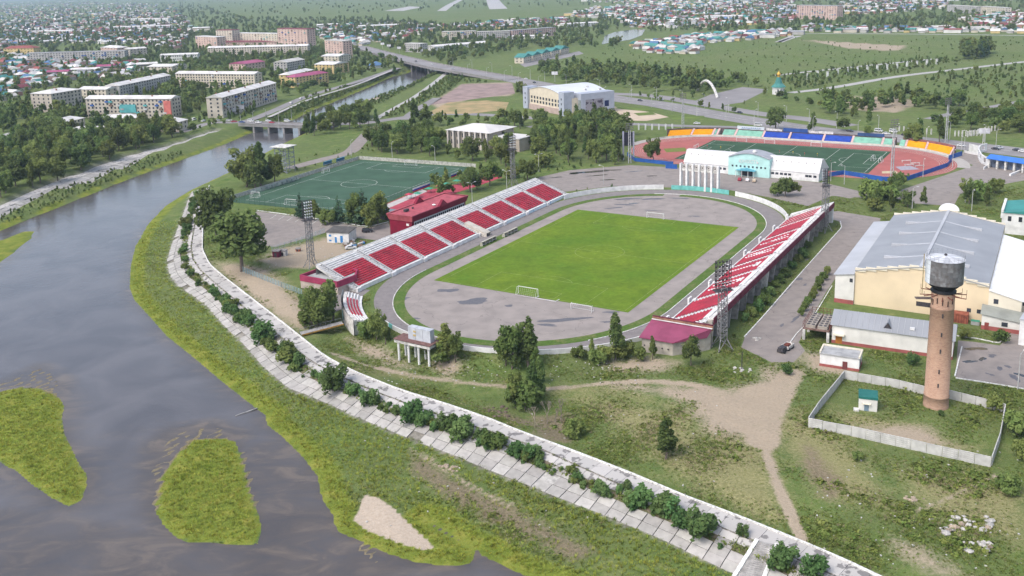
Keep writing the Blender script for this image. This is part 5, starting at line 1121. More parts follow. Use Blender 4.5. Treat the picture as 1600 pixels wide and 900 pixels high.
# rusty containers by the hall
t=thing('rusty_container','rusty red container store against the cream wall behind the water tower','container',f(27,-2.2),f.a); mb=MB(); mb.box((0,0,0),(9.5,3.,2.7)); o=mb.build('body',M('rust',(.28,.09,.055),.85,.2,1.)); o.parent=t
mb=MB(); 
for x in np.linspace(-4.4,4.4,14): mb.box((x,-1.55,.2),(.15,.1,2.3))
o=mb.build('rib',M('rust_dark',(.17,.05,.035),.85,.2,1.),kind='stuff'); o.parent=t
t=thing('green_bin','green lidded waste bin beside the annex door','bin',f(33.6,-3.0),f.a); mb=MB(); mb.box((0,0,0),(2.2,1.2,1.1)); o=mb.build('body',M('grey_bin',(.3,.3,.3),.6,.1,1.)); o.parent=t; mb=MB(); mb.box((0,0,1.1),(2.3,1.3,.15)); o=mb.build('lid',M('green_lid',(.04,.25,.17),.5,.1,1.)); o.parent=t
# boiler house
A=Vector((86.1,242.0,0)); fb_=Fr(A,math.radians(-27.8))
bh,ff,rf=block('boiler_house','long white workshop with grey metal gable roof left of the water tower','building',A,fb_.a,30,11,5.3,'gable_u',2.6,offw,greyroof,{},plinth=(.9,redpl),ov=.5)
for u in np.arange(1.5,30,1.5): mb=MB(); mb.beam(ff(u,-.5,5.36),ff(u,5.5,7.96),.06,.08); mb.build('seam',palegrey,rf)
for u in(14.,): 
    mb=MB(); q=[ff(u-1.1,.8,5.9),ff(u+1.1,.8,5.9),ff(u,.8,7.6),ff(u,4.8,7.6),ff(u-1.1,1.5,6.2),ff(u+1.1,1.5,6.2)]; mb.add(q,[(0,2,3,4),(1,5,3,2)]); mb.build('dormer',greyroof,rf); mb=MB(); mb.add([ff(u-.95,.85,5.9),ff(u+.95,.85,5.9),ff(u,.85,7.4)],[(0,1,2)]); mb.build('dormer_opening',darkm,rf)
mb=MB(); mb.box(ff(20,1.6,6.2),(1.1,.8,.6),fb_.a); mb.build('skylight',white,rf)
mb=MB(); mb.quad(ff(1,-.08,.1),ff(2.7,-.08,.1),ff(2.7,-.08,2.4),ff(1,-.08,2.4)); mb.build('door',M('orange_door',(.42,.16,.03),.6,.1,1.),bh); mb=MB(); mb.box(ff(1.9,-.6,2.6),(2.9,1.2,.25),fb_.a); mb.build('door_canopy',ltyellow,bh)
mb=MB(); mb.quad(ff(27,-.08,2.2),ff(28.6,-.08,2.2),ff(28.6,-.08,3.3),ff(27,-.08,3.3)); mb.build('window',winm,bh)
# small transformer house
A=Vector((77.9,227.0,0)); st_,ff,rf=block('transformer_house','small white flat roofed house with a red brown door outside the concrete wall','building',A,math.radians(-27.8),9.6,5.6,3.3,'flat',.3,white,M('old_grey_felt',(.37,.37,.37),.85,.15,.5),{},plinth=(.7,redpl),ov=.6)
for (a,b) in (((0,5.6),(9.6,5.6)),((0,0),(0,5.6)),((9.6,0),(9.6,5.6))): wall_line([ff(*a,3.3),ff(*b,3.3)],.4,.65,'parapet',ltyellow,st_)
mb=MB(); mb.quad(ff(5.6,-.1,.05),ff(6.8,-.1,.05),ff(6.8,-.1,2.2),ff(5.6,-.1,2.2)); mb.build('door',M('plum_door',(.16,.05,.05),.6,.1,1.),st_); mb=MB(); mb.quad(ff(9.7,2,.05),ff(9.7,3.4,.05),ff(9.7,3.4,2.3),ff(9.7,2,2.3)); mb.build('door',MATS['red_brown_door'],st_)
# cooling frame
A=Vector((79.0,244.9,0)); fk=Fr(A,math.radians(-29)); ck=thing('cooling_unit','rusty platform with two rows of round fan coolers beside the workshop','cooler',fk(3.5,7))
rustd=MATS['rust_dark']
for u in(.3,6.7):
    for v in(.3,6.5,12.5): mb=MB(); mb.box(fk(u,v,0),(.7,.7,3.1),fk.a); mb.build('column',white2,ck)
mb=MB(); q=[fk(0,0,3.1),fk(7,0,3.1),fk(7,13,3.1),fk(0,13,3.1)]; mb.hexa(q,[v+Vector((0,0,.35)) for v in q],0,True); mb.build('platform',M('rusty_deck',(.19,.12,.10),.85,.2,.8),ck)
for u in(1.9,5.1):
    for v in np.arange(1.4,10.5,1.75):
        mb=MB(); mb.box(fk(u,v,3.45),(2.6,1.5,.9),fk.a); cu_=mb.build('cooler_box',M('dusty_cooler',(.34,.30,.26),.85,.15,.8),ck)
        for e in(-.62,.62): mb=MB(); mb.lathe(fk(u+e,v,4.36),[(.5,0),(.5,.03)],10); mb.build('fan_opening',darkm,cu_)
for (a,b) in (((0,0),(0,13)),((0,13),(7,13)),((7,0),(7,13))):
    mb=MB(); 
    for z in(4.4,5.2): mb.beam(fk(*a,z),fk(*b,z),.07)
    n=7
    for k in range(n+1): p=fk(a[0]+(b[0]-a[0])*k/n,a[1]+(b[1]-a[1])*k/n,3.3); mb.beam(p,p+Vector((0,0,2.0)),.08)
    mb.build('railing',rustd,ck)
# hut with green roof
A=Vector((78.6,201.5,0)); hu,ff,rf=block('pump_hut','tiny white hut with a dark green roof inside the concrete walled yard','hut',A,math.radians(-20),4.0,4.2,2.9,'flat',.55,offw,M('dark_green_roof',(.02,.14,.12),.55,.08,.5),{},ov=.35)
mb=MB(); mb.quad(ff(1.2,-.03,0),ff(2.2,-.03,0),ff(2.2,-.03,1.7),ff(1.2,-.03,1.7)); mb.build('door',M('blue_grey_door',(.2,.27,.34),.6,.1,1.),hu); mb=MB(); mb.box(ff(1.7,-.35,1.8),(1.8,.7,.15),math.radians(-20)); mb.build('door_canopy',ltyellow,hu)
mb=MB(); mb.box(ff(-.5,-.2,0),(1.2,1.4,.35),math.radians(-20)); mb.build('step',white2,hu)
# concrete panel wall
cw=M('concrete_wall_panel',(.50,.49,.47),.9,.1,.6,objrand=.06)
def panel_wall(label,px,h,relief,n=None):
    P=pix(px); t=thing('concrete_wall',label,'wall',P[0]); L=sum((P[i+1]-P[i]).length for i in range(len(P)-1)); n=n or int(L/2.9); Q=resample(P,n+1)
    for i in range(n):
        a,b=Vector(Q[i]),Vector(Q[i+1]); d=(b-a).normalized(); a=a+d*.04; b=b-d*.04; nn=Vector((-d.y,d.x,0))*.09; dz=rnd.uniform(-.05,.05); z0=Vector((0,0,-.4)); zz=Vector((0,0,h+dz))
        mb=MB(); mb.hexa([a-nn+z0,b-nn+z0,b+nn+z0,a+nn+z0],[v+zz for v in(a-nn,b-nn,b+nn,a+nn)]); o=mb.build('wall_panel',cw,t)
        if relief and rnd.random()<.72:
            mb=MB()
            for r in range(5):
                for c_ in range(4):
                    p=a+(b-a)*((c_+.5)/4)-nn*1.02+Vector((0,0,.35+r*.45)); w_=(b-a)*.085; m1=[p-w_,p+w_,p+w_*.8+Vector((0,0,.2)),p-w_*.8+Vector((0,0,.2))]; off=(nn.normalized()*-.06); mb.add(m1+[v+off for v in m1],[(4,5,6,7),(0,1,5,4),(2,3,7,6),(1,2,6,5),(3,0,4,7)])
            mb.build('relief',cw,o,kind='stuff')
    return t
panel_wall('pale concrete panel wall with relief studs, near side of the water tower yard',[(1263,668),(1330,681),(1440,706),(1548,730)],2.3,True)
panel_wall('smooth pale concrete wall, left side of the water tower yard',[(1263,666),(1280,640),(1319,592)],2.2,False)
panel_wall('smooth pale concrete wall, far side of the water tower yard',[(1319,592),(1400,606),(1448,618)],2.2,False); panel_wall('smooth pale concrete wall running right from the water tower',[(1480,622),(1520,632),(1570,645)],2.2,False)
panel_wall('smooth pale concrete wall, right side of the water tower yard',[(1570,645),(1562,690),(1549,728)],2.2,False)
# water tower
g=NT('tower_brick'); br=g.n('ShaderNodeTexBrick'); mp=g.n('ShaderNodeMapping'); uvn=g.n('ShaderNodeUVMap'); 
br.inputs['Color1'].default_value=(.40,.245,.165,1); br.inputs['Color2'].default_value=(.29,.165,.11,1); br.inputs['Mortar'].default_value=(.40,.33,.28,1); br.inputs['Scale'].default_value=1.; br.inputs['Mortar Size'].default_value=.012; br.inputs['Brick Width'].default_value=.5; br.inputs['Row Height'].default_value=.16
g.l(uvn.outputs[0],br.inputs['Vector']); nn_=g.noise(.35,5,.6); n3_=g.noise(1.4,4,.6)
c=g.mix(g.math('MULTIPLY',g.mr(nn_,.45,.7),.5),br.outputs['Color'],(.46,.31,.22)); c=g.mix(g.math('MULTIPLY',g.mr(n3_,.58,.75),.5),c,(.17,.10,.08)); g.col(c,.92,.1); brick_t=g.m
wt=thing('water_tower','tall round brick water tower with a grey metal tank and brackets on top','water tower',(97.0,202.6,0))
cx,cy=97.0,202.6; nseg=32
def cylu(mb,prof,n):
    pass
me=bpy.data.meshes.new('shaft'); prof=[(2.80,-.5),(2.76,.4),(2.72,.5),(2.72,2.6),(2.78,2.65),(2.78,2.95),(2.66,3.0),(2.5,24.),(2.55,24.05),(2.55,24.4),(2.5,24.45),(2.5,28.)]
vs=[];fs=[];uv=[]
for r,z in prof:
    for i in range(nseg+1): a_=2*math.pi*i/nseg; vs.append((r*math.cos(a_),r*math.sin(a_),z))
for k in range(len(prof)-1):
    for i in range(nseg): a_=k*(nseg+1)+i; fs.append((a_,a_+1,a_+nseg+2,a_+nseg+1))
me.from_pydata(vs,[],fs); ul=me.uv_layers.new(name='UVMap')
for p in me.polygons:
    for li in p.loop_indices: vi=me.loops[li].vertex_index; ul.data[li].uv=((vi%(nseg+1))/nseg*17.0,vs[vi][2])
me.polygons.foreach_set('use_smooth',[True]*len(fs)); me.materials.append(brick_t); o=bpy.data.objects.new('shaft',me); COL.objects.link(o); o.parent=wt
cam_a=math.atan2(-cy,-cx)
for k,z in enumerate((5.6,9.0,13.9,17.9,22.4)):
    a_=cam_a+.08; mb=MB(); c_=Vector((cx+2.62*math.cos(a_),cy+2.62*math.sin(a_),z)); mb.box(c_,(.2,.28,.95),a_); mb.build('slit_window',darkm,wt)
for e in np.linspace(-.9,.9,5): a_=cam_a+e; mb=MB(); mb.box((cx+2.5*math.cos(a_),cy+2.5*math.sin(a_),25.3+.3*math.sin(e*9)),(.25,.2,1.3),a_); mb.build('soot_recess',M('soot',(.06,.04,.035),.9,.2,1.),wt)
tankm=M('rusty_grey_tank',(.17,.17,.18),.6,.12,.7,col2=(.12,.105,.10)); 
mb=MB(); mb.lathe((cx,cy,0),[(2.7,27.9),(2.75,28.3),(2.2,28.4),(2.2,28.6),(2.9,29.2),(3.9,30.2)],32); mb.build('funnel',M('black_funnel',(.018,.018,.02),.6,.2,1.),wt,True)
# tank shell: riveted plates in rings, some repainted white
for r in range(5):
    for i in range(20):
        a0,a1=2*math.pi*i/20+.0,2*math.pi*(i+1)/20-.008; z0,z1=30.2+r*1.1,30.2+(r+1)*1.1-.03; mid=(a0+a1)/2; rel=(mid-cam_a+math.pi)%(2*math.pi)-math.pi
        wp=rel<-.85 or rel>1.3
        mb=MB(); R1=4.0+rnd.uniform(0,.02); P=[]
        for z in(z0,z1):
            for a_ in np.linspace(a0,a1,3): P.append((cx+R1*math.cos(a_),cy+R1*math.sin(a_),z))
        mb.add(P,[(0,1,4,3),(1,2,5,4)]); mb.build('tank_plate',(M('tank_white',(.62,.66,.70),.6,.08,.5) if wp else M('tank_plate_%d'%((r*7+i*3)%4),Vector((.16,.163,.17))*(.8+.16*((r*7+i*3)%4)),.55,.12,1.2,col2=(.11,.10,.098))),wt)
mb=MB(); mb.lathe((cx,cy,0),[(3.93,30.1),(3.93,35.75)],32); mb.build('tank_core',tankm,wt)
for i in range(12):
    a0,a1=2*math.pi*i/12,2*math.pi*(i+1)/12; mb=MB(); P=[(cx+4.15*math.cos(a_),cy+4.15*math.sin(a_),35.7) for a_ in np.linspace(a0,a1,4)]; mb.add(P+[(cx,cy,36.45)],[(0,1,4),(1,2,4),(2,3,4)]); mb.build('roof_segment',M('tank_roof_%d'%(i%2),(.62,.63,.66) if i%2 else (.46,.47,.50),.5,.08,.6),wt)
mb=MB(); mb.lathe((cx,cy,36.35),[(.3,0),(.35,.35),(.1,.5)],10); mb.build('roof_vent',darkm,wt)
mb=MB()
for z in(36.3,36.8): 
    for i in range(24): a0,a1=2*math.pi*i/24,2*math.pi*(i+1)/24; mb.beam((cx+4.05*math.cos(a0),cy+4.05*math.sin(a0),z),(cx+4.05*math.cos(a1),cy+4.05*math.sin(a1),z),.04)
for i in range(24): a0=2*math.pi*i/24; mb.beam((cx+4.05*math.cos(a0),cy+4.05*math.sin(a0),35.7),(cx+4.05*math.cos(a0),cy+4.05*math.sin(a0),36.8),.035)
mb.build('roof_railing',steel,wt)
mb=MB(); a_=cam_a-1.35
for e in(-.25,.25): mb.beam((cx+4.5*math.cos(a_)-e*math.sin(a_),cy+4.5*math.sin(a_)+e*math.cos(a_),27.2),(cx+4.5*math.cos(a_)-e*math.sin(a_),cy+4.5*math.sin(a_)+e*math.cos(a_),36.6),.08)
for k in range(18): z=27.4+k*.5; mb.beam((cx+4.5*math.cos(a_)+.25*math.sin(a_),cy+4.5*math.sin(a_)-.25*math.cos(a_),z),(cx+4.5*math.cos(a_)-.25*math.sin(a_),cy+4.5*math.sin(a_)+.25*math.cos(a_),z),.05)
mb.build('ladder',M('ladder_yellow',(.38,.30,.16),.7,.2,1.),wt)
for k in range(14):
    a_=2*math.pi*k/14+.2; z=27.0+.35*(k%3); mb=MB(); p0=Vector((cx+2.4*math.cos(a_),cy+2.4*math.sin(a_),z)); p1=Vector((cx+4.9*math.cos(a_),cy+4.9*math.sin(a_),z)); mb.beam(p0,p1,.16); mb.beam(p1,p1+Vector((0,0,1.1)),.06); mb.build('bracket',rustd,wt)
a_=cam_a-1.25; mb=MB(); mb.box((cx+4.2*math.cos(a_),cy+4.2*math.sin(a_),26.2),(3.6,1.4,.15),a_); mb.build('platform',M('rusty_platform',(.13,.10,.09),.8,.2,1.),wt)
# buildings on the right margin
tg=M('teal_sheet_roof',(.045,.24,.22),.55,.08,.2)
o_=W(1567,364); rb,ff,rf=block('office_block','white office block with a teal metal roof beyond the works hall','building',Vector((184.6,343.2,0)),math.radians(-31),34,20,8.2,'gable_v',2.6,white,tg,{'f':(1,9)},z0=3.5,ww=1.2,wh=1.9,single=True,ov=.4)
wall_line([ff(0,-.2,6.),ff(0,20.2,6.)],.9,3.2,'parapet',white,rb,seg=5)
for (u,v) in((9,6),(9,13),(13,9)): mb=MB(); mb.box(ff(u,v,8.9),(3.2,.6,.9),math.radians(-31)); mb.build('skylight',whiteroof,rf)
def px_block(name,label,p0,p1,z,d,wall,roofm,sides,roof='flat',rh=.4,cat='building',group=None,ww=1.4,wh=1.4,z0=.8,ov=.4,single=False):
    """front eave seen from p0 to p1 at height z"""
    A,B=W(*p0,z),W(*p1,z); ang=math.atan2(B.y-A.y,B.x-A.x); return block(name,label,cat,Vector((A.x,A.y,0)),ang,(Vector((B.x,B.y,0))-Vector((A.x,A.y,0))).length,d,z,roof,rh,wall,roofm,sides,group,ww=ww,wh=wh,z0=z0,ov=ov,single=single)
px_block('utility_building','white utility building with grey roof at the right edge beyond the annex',(1572,398),(1640,410),7,16,white,M('blue_grey_roof',(.33,.37,.43),.5,.06,.3),{'f':(2,6)},single=True)
px_block('utility_building','cream gateway building with a grey flat roof at the right edge',(1570,455),(1640,467),6,9,ltyellow,M('mid_grey_roof',(.25,.26,.28),.6,.08,.3),{'f':(1,4)},single=True,ww=2.2,wh=2.)
px_block('utility_building','white end wall of a building at the right margin of the works yard',(1594,500),(1640,508),7,10,white,palegrey,{})
# blue roofed turnstile hall
th=thing('turnstile_hall','long open entrance hall with bright blue roof and white pillars at the right edge','building',W(1570,262)); A,B=W(1544,262),W(1640,277); ang=math.atan2(B.y-A.y,B.x-A.x); ff=Fr(A,ang); Lh=(B-A).length
for k in range(int(Lh/4.3)+1): mb=MB(); mb.box(ff(k*4.3,.5,0),(.9,1.1,4.6),ang); mb.build('pillar',white2,th)
q=[ff(-1,-.8,4.6),ff(Lh,-.8,4.6),ff(Lh,3.,6.2),ff(-1,3.,6.2)]; mb=MB(); mb.hexa(q,[v+Vector((0,0,.3)) for v in q],0,True); mb.build('roof',M('bright_blue_roof',(.05,.17,.55),.45,.06,.3),th)
mb=MB(); mb.quad(ff(-.5,2.5,0),ff(Lh,2.5,0),ff(Lh,2.5,4.6),ff(-.5,2.5,4.6)); mb.build('glazing',M('blue_grey_glass',(.16,.19,.26),.3,.25,.6),th)
cwl=thing('curved_entrance_wall','curved white entrance wall with square openings beside the blue roofed hall','wall',W(1532,252)); P=smooth_line(pix([(1541,236),(1530,240),(1529,247),(1534,255),(1543,259)]),4)
for i in range(len(P)-1):
    a,b=P[i],P[i+1]; mb=MB(); d=(b-a).normalized(); n_=Vector((-d.y,d.x,0))*.3
    for (z0,z1) in (((0,1.2),(3.6,4.4)) if i%4 in(1,2) else ((0,4.4),)): mb.hexa([v+Vector((0,0,z0)) for v in(a-n_,b-n_,b+n_,a+n_)],[v+Vector((0,0,z1)) for v in(a-n_,b-n_,b+n_,a+n_)],0,True); 
    mb.build('wall_section',white,cwl,kind='stuff' if i%4 in(1,2) else None)
lw=thing('low_white_wall','long low white wall beside the yellow seats and entrance road','wall',W(1525,238)); wall_line(pix([(1514,236),(1532,241)]),.4,4.2,'wall_panel',white,lw); wall_line(pix([(1506,238),(1514,240),(1530,243)]),.4,1.2,'wall_panel',white,lw); wall_line(pix([(1545,260),(1537,265)]),.4,1.3,'wall_panel',white,lw); wall_line(pix([(1578,275),(1600,266),(1640,258)]),.8,1.0,'wall_panel',white,lw)
# ================================================================ sports palace
pcream=M('palace_cream',(.60,.53,.42),.8,.06,.3); pblue=M('palace_blue_grey',(.36,.39,.46),.6,.06,.3)
f=Fr((13.5,733,0),math.radians(-60.5)); PL,PD=52.,40.
pl=thing('sports_palace','cream and blue grey sports palace with a pale arched roof and dark portal','building',f(26,20))
def archz(u): return 14.2+4.2*math.sin(math.pi*min(1,max(0,u/PL)))
N=16; mb=MB(); us=[PL*i/N for i in range(N+1)]; fr_=[f(PL,0,-.3),f(0,0,-.3)]+[f(u,0,archz(u)) for u in us]; bk=[f(PL,PD,-.3),f(0,PD,-.3)]+[f(u,PD,archz(u)) for u in us]; n=len(fr_)
mb.add(fr_+bk,[tuple(range(n))[::-1],tuple(range(n,2*n)),(1,n+1,n+2,2),(n,0,n-1,2*n-1)]); mb.build('wall',pcream,pl)
for i in range(N):
    q=[f(us[i],-.5,archz(us[i])+.02),f(us[i+1],-.5,archz(us[i+1])+.02),f(us[i+1],PD+.5,archz(us[i+1])+.02),f(us[i],PD+.5,archz(us[i])+.02)]; mb=MB(); mb.hexa(q,[v+Vector((0,0,.35)) for v in q],0,True); mb.build('roof_sheet',M('pale_arched_roof',(.58,.60,.64),.5,.05,.1),pl)
for u,w_ in((-2.5,7.),(PL-2.5,7.)):
    q=[f(u,-2),f(u+w_,-2),f(u+w_,7),f(u,7)]; mb=MB(); mb.hexa(q,[v+Vector((0,0,17.2)) for v in q]); tw=mb.build('corner_tower',pblue,pl)
    for k in range(3): mb=MB(); mb.quad(*[f(u+2.9+a,-2.06,4+k*3.6+b) for a,b in((0,0),(1.2,0),(1.2,1.6),(0,1.6))]); mb.build('window',winm,tw)
for r in range(2):
    for k in range(10): u=6.5+k*4.3; mb=MB(); mb.quad(f(u,-.08,5.6+r*3.1),f(u+2.3,-.08,5.6+r*3.1),f(u+2.3,-.08,7.6+r*3.1),f(u,-.08,7.6+r*3.1)); mb.build('window',winm,pl)
q=[f(0,-.9,0),f(PL,-.9,0),f(PL,-.05,0),f(0,-.05,0)]; mb=MB(); mb.hexa(q,[v+Vector((0,0,4.2)) for v in q]); mb.build('plinth',M('rosy_plinth',(.44,.34,.30),.8,.08,.3),pl)
# right front with portal
fr2=Fr(f(PL,6),f.a+math.pi/2)    # along the right side, v points into the building
wr=34.
q=[fr2(4,-9),fr2(wr,-9),fr2(wr,0),fr2(4,0)]; mb=MB(); mb.hexa(q,[v+Vector((0,0,15.6)) for v in q]); por=mb.build('portal_block',pblue,pl)
mb=MB(); mb.quad(fr2(8,-9.06,2.2),fr2(24,-9.06,2.2),fr2(24,-9.06,11),fr2(8,-9.06,11)); sc_=mb.build('portal_screen',M('portal_dark',(.05,.04,.06),.4,.2,.4,col2=(.25,.24,.27),mixs=(.56,.62)),por)
mb=MB(); mb.quad(fr2(25,-9.06,4.6),fr2(29,-9.06,4.6),fr2(29,-9.06,9),fr2(25,-9.06,9)); mb.build('portal_window',M('navy_glass',(.02,.03,.10),.2,.2,.4),por)
mb=MB(); 
for k in range(8): mb.box(fr2(wr+.05,-8+k*.9,3+k%4*2.6),(.1,.7,1.6),fr2.a)
mb.build('windows',winm,por,kind='stuff')
q=[fr2(-1,-5),fr2(4,-5),fr2(4,0),fr2(-1,0)]; mb=MB(); mb.hexa(q,[v+Vector((0,0,12.4)) for v in q]); mb.build('stair_wing',pcream,pl)
mb=MB(); mb.quad(fr2(3.95,-8.8,2),fr2(3.95,-5.1,2),fr2(3.95,-5.1,11),fr2(3.95,-8.8,11)); mb.build('glass_strip',M('mirror_glass',(.25,.27,.27),.15,.3,.5,col2=(.12,.16,.14)),por)
for (u,v) in((40,30),(46,24),(48,36)): mb=MB(); mb.box(f(u,v,archz(u)+.3),(1.5,1.5,1.2),f.a); mb.build('roof_unit',white2,pl)
# neoclassical hall
A,B=W(700,201.5,11),W(760,206.5,11); ang=math.atan2(B.y-A.y,B.x-A.x); ne,ff,rf=block('columned_hall','pale hall with a row of tall columns and a low hipped roof among trees','building',Vector((A.x,A.y,0)),ang,31,26,10.6,'hip',3.0,M('warm_grey_render',(.44,.38,.32),.85,.08,.3),M('pale_felt_roof',(.58,.56,.54),.8,.06,.2),{},ov=1.6)
for k in range(8):
    mb=MB(); mb.box(ff(.8+k*4.2,-1.3,0),(1.1,1.1,10.5),ang); mb.build('column',M('pale_column',(.56,.51,.47),.8,.06,.4),ne)
for k in range(7):
    for r in range(2): mb=MB(); mb.quad(*[ff(2.2+k*4.2+a,-.06,2.4+r*4.2+b) for a,b in((0,0),(1.6,0),(1.6,2.6),(0,2.6))]); mb.build('window',winm,ne)
q=[ff(31,4),ff(50,4),ff(50,18),ff(31,18)]; mb=MB(); mb.hexa(q,[v+Vector((0,0,7.5)) for v in q]); mb.build('side_wing',MATS['warm_grey_render'],ne); q=[ff(30.5,3.4,7.5),ff(50.6,3.4,7.5),ff(50.6,18.6,7.5),ff(30.5,18.6,7.5)]; mb=MB(); mb.hexa(q,[v+Vector((0,0,.5)) for v in q],0,True); mb.build('side_roof',MATS['pale_felt_roof'],ne)
px_block('pavilion','small pale pavilion with a flat roof behind the floodlight mast',(803,217),(826,219),5,9,MATS['warm_grey_render'],MATS['pale_felt_roof'],{'f':(1,4)},single=True,ov=1.2)
# steel viewing frame by the river
vf=thing('steel_frame_tower','open grey steel frame with stairs and a flat white roof beside the river trees','tower',W(441,268)); A=W(432,270); fv=Fr(A,aang-math.pi/2)
for u in(0,3.6,7.2):
    for v in(0,7): mb=MB(); mb.beam(fv(u,v,0),fv(u,v,14.3),.35); mb.build('post',M('blue_grey_steel',(.22,.24,.28),.6,.1,1.),vf)
for k in range(5):
    z=2.7+k*2.7; mb=MB(); q=[fv(-.3,-.3,z),fv(7.5,-.3,z),fv(7.5,7.3,z),fv(-.3,7.3,z)]
    for i in range(4): mb.beam(q[i],q[(i+1)%4],.25)
    mb.build('ring_beam',MATS['blue_grey_steel'],vf)
    mb=MB(); a,b=(0,7) if k%2 else (7,0); mb.beam(fv(a,1,z-2.7),fv(b,1,z),.9,.15); mb.build('stair_flight',M('stair_steel',(.26,.27,.30),.7,.1,1.),vf)
    mb=MB(); mb.beam(fv(0,7,z-2.6),fv(7.2,7,z),.12); mb.beam(fv(7.2,0,z-2.6),fv(7.2,7,z),.12); mb.build('brace',MATS['blue_grey_steel'],vf)
mb=MB(); q=[fv(-2.2,-1.2,14.3),fv(8.6,-1.2,14.3),fv(8.6,8.5,14.3),fv(-2.2,8.5,14.3)]; mb.hexa(q,[v+Vector((0,0,.3)) for v in q],0,True); mb.build('roof',white2,vf)
# ================================================================ bridges
bconc=M('bridge_concrete',(.25,.24,.235),.9,.15,.2); 
nb=thing('road_bridge','low concrete road bridge with traffic over the river','bridge',W(435,200,0))
a,b=W(372,194,1.2),W(515,199,1.2); d=(b-a).normalized(); n_=Vector((-d.y,d.x,0)); wd_=11.
q=[a,b,b+n_*wd_,a+n_*wd_]; mb=MB(); mb.hexa([v-Vector((0,0,1.5)) for v in q],[v-Vector((0,0,.1)) for v in q],0,True); mb.build('girder',bconc,nb); mb=MB(); mb.hexa([v-Vector((0,0,.09)) for v in q],q); mb.build('deck',farasph,nb)
for e in(0,wd_): wall_line([a+n_*e,b+n_*e],.25,.9,'parapet',bconc,nb,seg=12,gapl=.05)
L=(b-a).length
for k in range(1,6):
    p=a+d*(L*k/6); mb=MB(); q=[p-d*.7+n_*.4,p+d*.7+n_*.4,p+d*.7+n_*(wd_-.4),p-d*.7+n_*(wd_-.4)]; mb.hexa([Vector((v.x,v.y,-6.5)) for v in q],[Vector((v.x,v.y,-.25)) for v in q]); mb.build('pier',bconc,nb)
ob=thing('overpass','long highway overpass on concrete piers crossing the far river','bridge',W(660,108,0))
def opl(off,z): return smooth_line([Vector((W(px,py,z_).x,W(px,py,z_).y,z_+z)) for px,py,z_ in ((560,73,.3),(600,84,2.5),(640,94,5),(680,103,6),(720,110,5),(760,117,2.5),(800,124,.3))],6)
c_=opl(0,0); n=len(c_); Lp,Rp=[],[]
for i,p in enumerate(c_): d=(c_[min(i+1,n-1)]-c_[max(0,i-1)]); d.z=0; d.normalize(); nn=Vector((-d.y,d.x,0)); Lp.append(p+nn*12); Rp.append(p-nn*12)
mb=MB(); 
for i in range(n-1): q=[Rp[i],Rp[i+1],Lp[i+1],Lp[i]]; mb.add([v-Vector((0,0,1.8)) for v in q]+q,[(4,5,6,7),(0,1,5,4),(2,3,7,6),(3,2,1,0)])
mb.build('deck',farasph,ob); wall_line(Rp,.4,1.1,'parapet',bconc,ob); wall_line(Lp,.4,1.1,'parapet',bconc,ob)
for i in range(6,n-6,4):
    for e in(.15,.38,.62,.85): p=Rp[i]*(1-e)+Lp[i]*e; mb=MB(); mb.tube((p.x,p.y,-6),(p.x,p.y,p.z-1.7),1.0,n=8); mb.build('pier',bconc,ob)
# ================================================================ town blocks
pal={'beige':(.47,.42,.36),'grey':(.40,.385,.37),'cream':(.55,.49,.40),'pink':(.52,.38,.33),'yellow':(.55,.42,.20),'white':(.60,.59,.57),'brick':(.36,.20,.15)}
WM={k:M('render_'+k,v,.9,.12,.15,col2=tuple(c*.82 for c in v)) for k,v in pal.items()}
rp={'slate':(.50,.48,.45),'white':(.62,.60,.58),'grey':(.34,.34,.35),'magenta':(.34,.09,.17),'maroon':(.20,.06,.07),'teal':(.07,.23,.21),'blue':(.09,.17,.30),'red':(.26,.08,.07),'brown':(.15,.10,.08),'green':(.05,.14,.09)}
RM={k:M('roof_'+k,v,.8,.12,.12) for k,v in rp.items()}
balc=[M('balcony_'+n_,c,.8,.1,.3) for n_,c in(('white',(.5,.5,.5)),('blue',(.05,.12,.36)),('brown',(.2,.13,.1)),('teal',(.10,.35,.37)),('grey',(.33,.33,.34)))]
def apt(label,p0,p1,z,d,fl,bays,sb,wall,roofm,roof='gable_u',rh=2.,balcony=0,group='apartment blocks',chim=0,cat='apartment block',name='apartment_block',ww=1.5):
    t,ff,rf=px_block(name,label,p0,p1,z,d,WM[wall],RM[roofm],{'f':(fl,bays),'r':(fl,max(1,sb)),'l':(fl,max(1,sb))},roof,rh,cat,group,ww=ww,wh=1.5,ov=.6)
    A,B=W(*p0,z),W(*p1,z); w=(B-A).length; r=random.Random(label); fh=(z-.8)/fl; st=(w-1.6)/bays
    for k in range(balcony):
        i=r.randrange(bays); j=r.randrange(1,fl) if fl>1 else 0; u=.8+st*(i+.5); mb=MB(); q=[ff(u-1.5,-1.1,.8+fh*j),ff(u+1.5,-1.1,.8+fh*j),ff(u+1.5,-.02,.8+fh*j),ff(u-1.5,-.02,.8+fh*j)]; mb.hexa(q,[v+Vector((0,0,1.25)) for v in q],0,True); mb.build('balcony',r.choice(balc),t)
    for k in range(chim):
        u=w*(k+.5)/chim; mb=MB(); q=ff(u,d*(.35 if k%2 else .62),z+rh*.5); mb.box(q,(1.1,.8,1.6),ff.a); mb.build('chimney',MATS['rusty_brick'],rf)
    return t,ff,w
apt('five storey beige block with pale hipped roof at the left, long side turned away',(47,146),(79.5,146.5),16,34,5,4,8,'beige','white','hip',2.6,chim=2)
apt('short grey block with pale roof joined in front of the long slanting block',(122,139.5),(165,140),12.5,15,4,7,2,'cream','white','gable_u',2.,chim=1)
apt('long slanting grey block with pale roof behind the tree belt on the left',(186,134),(266,117.5),14.5,14,5,20,2,'grey','white','gable_u',2.4,chim=5)
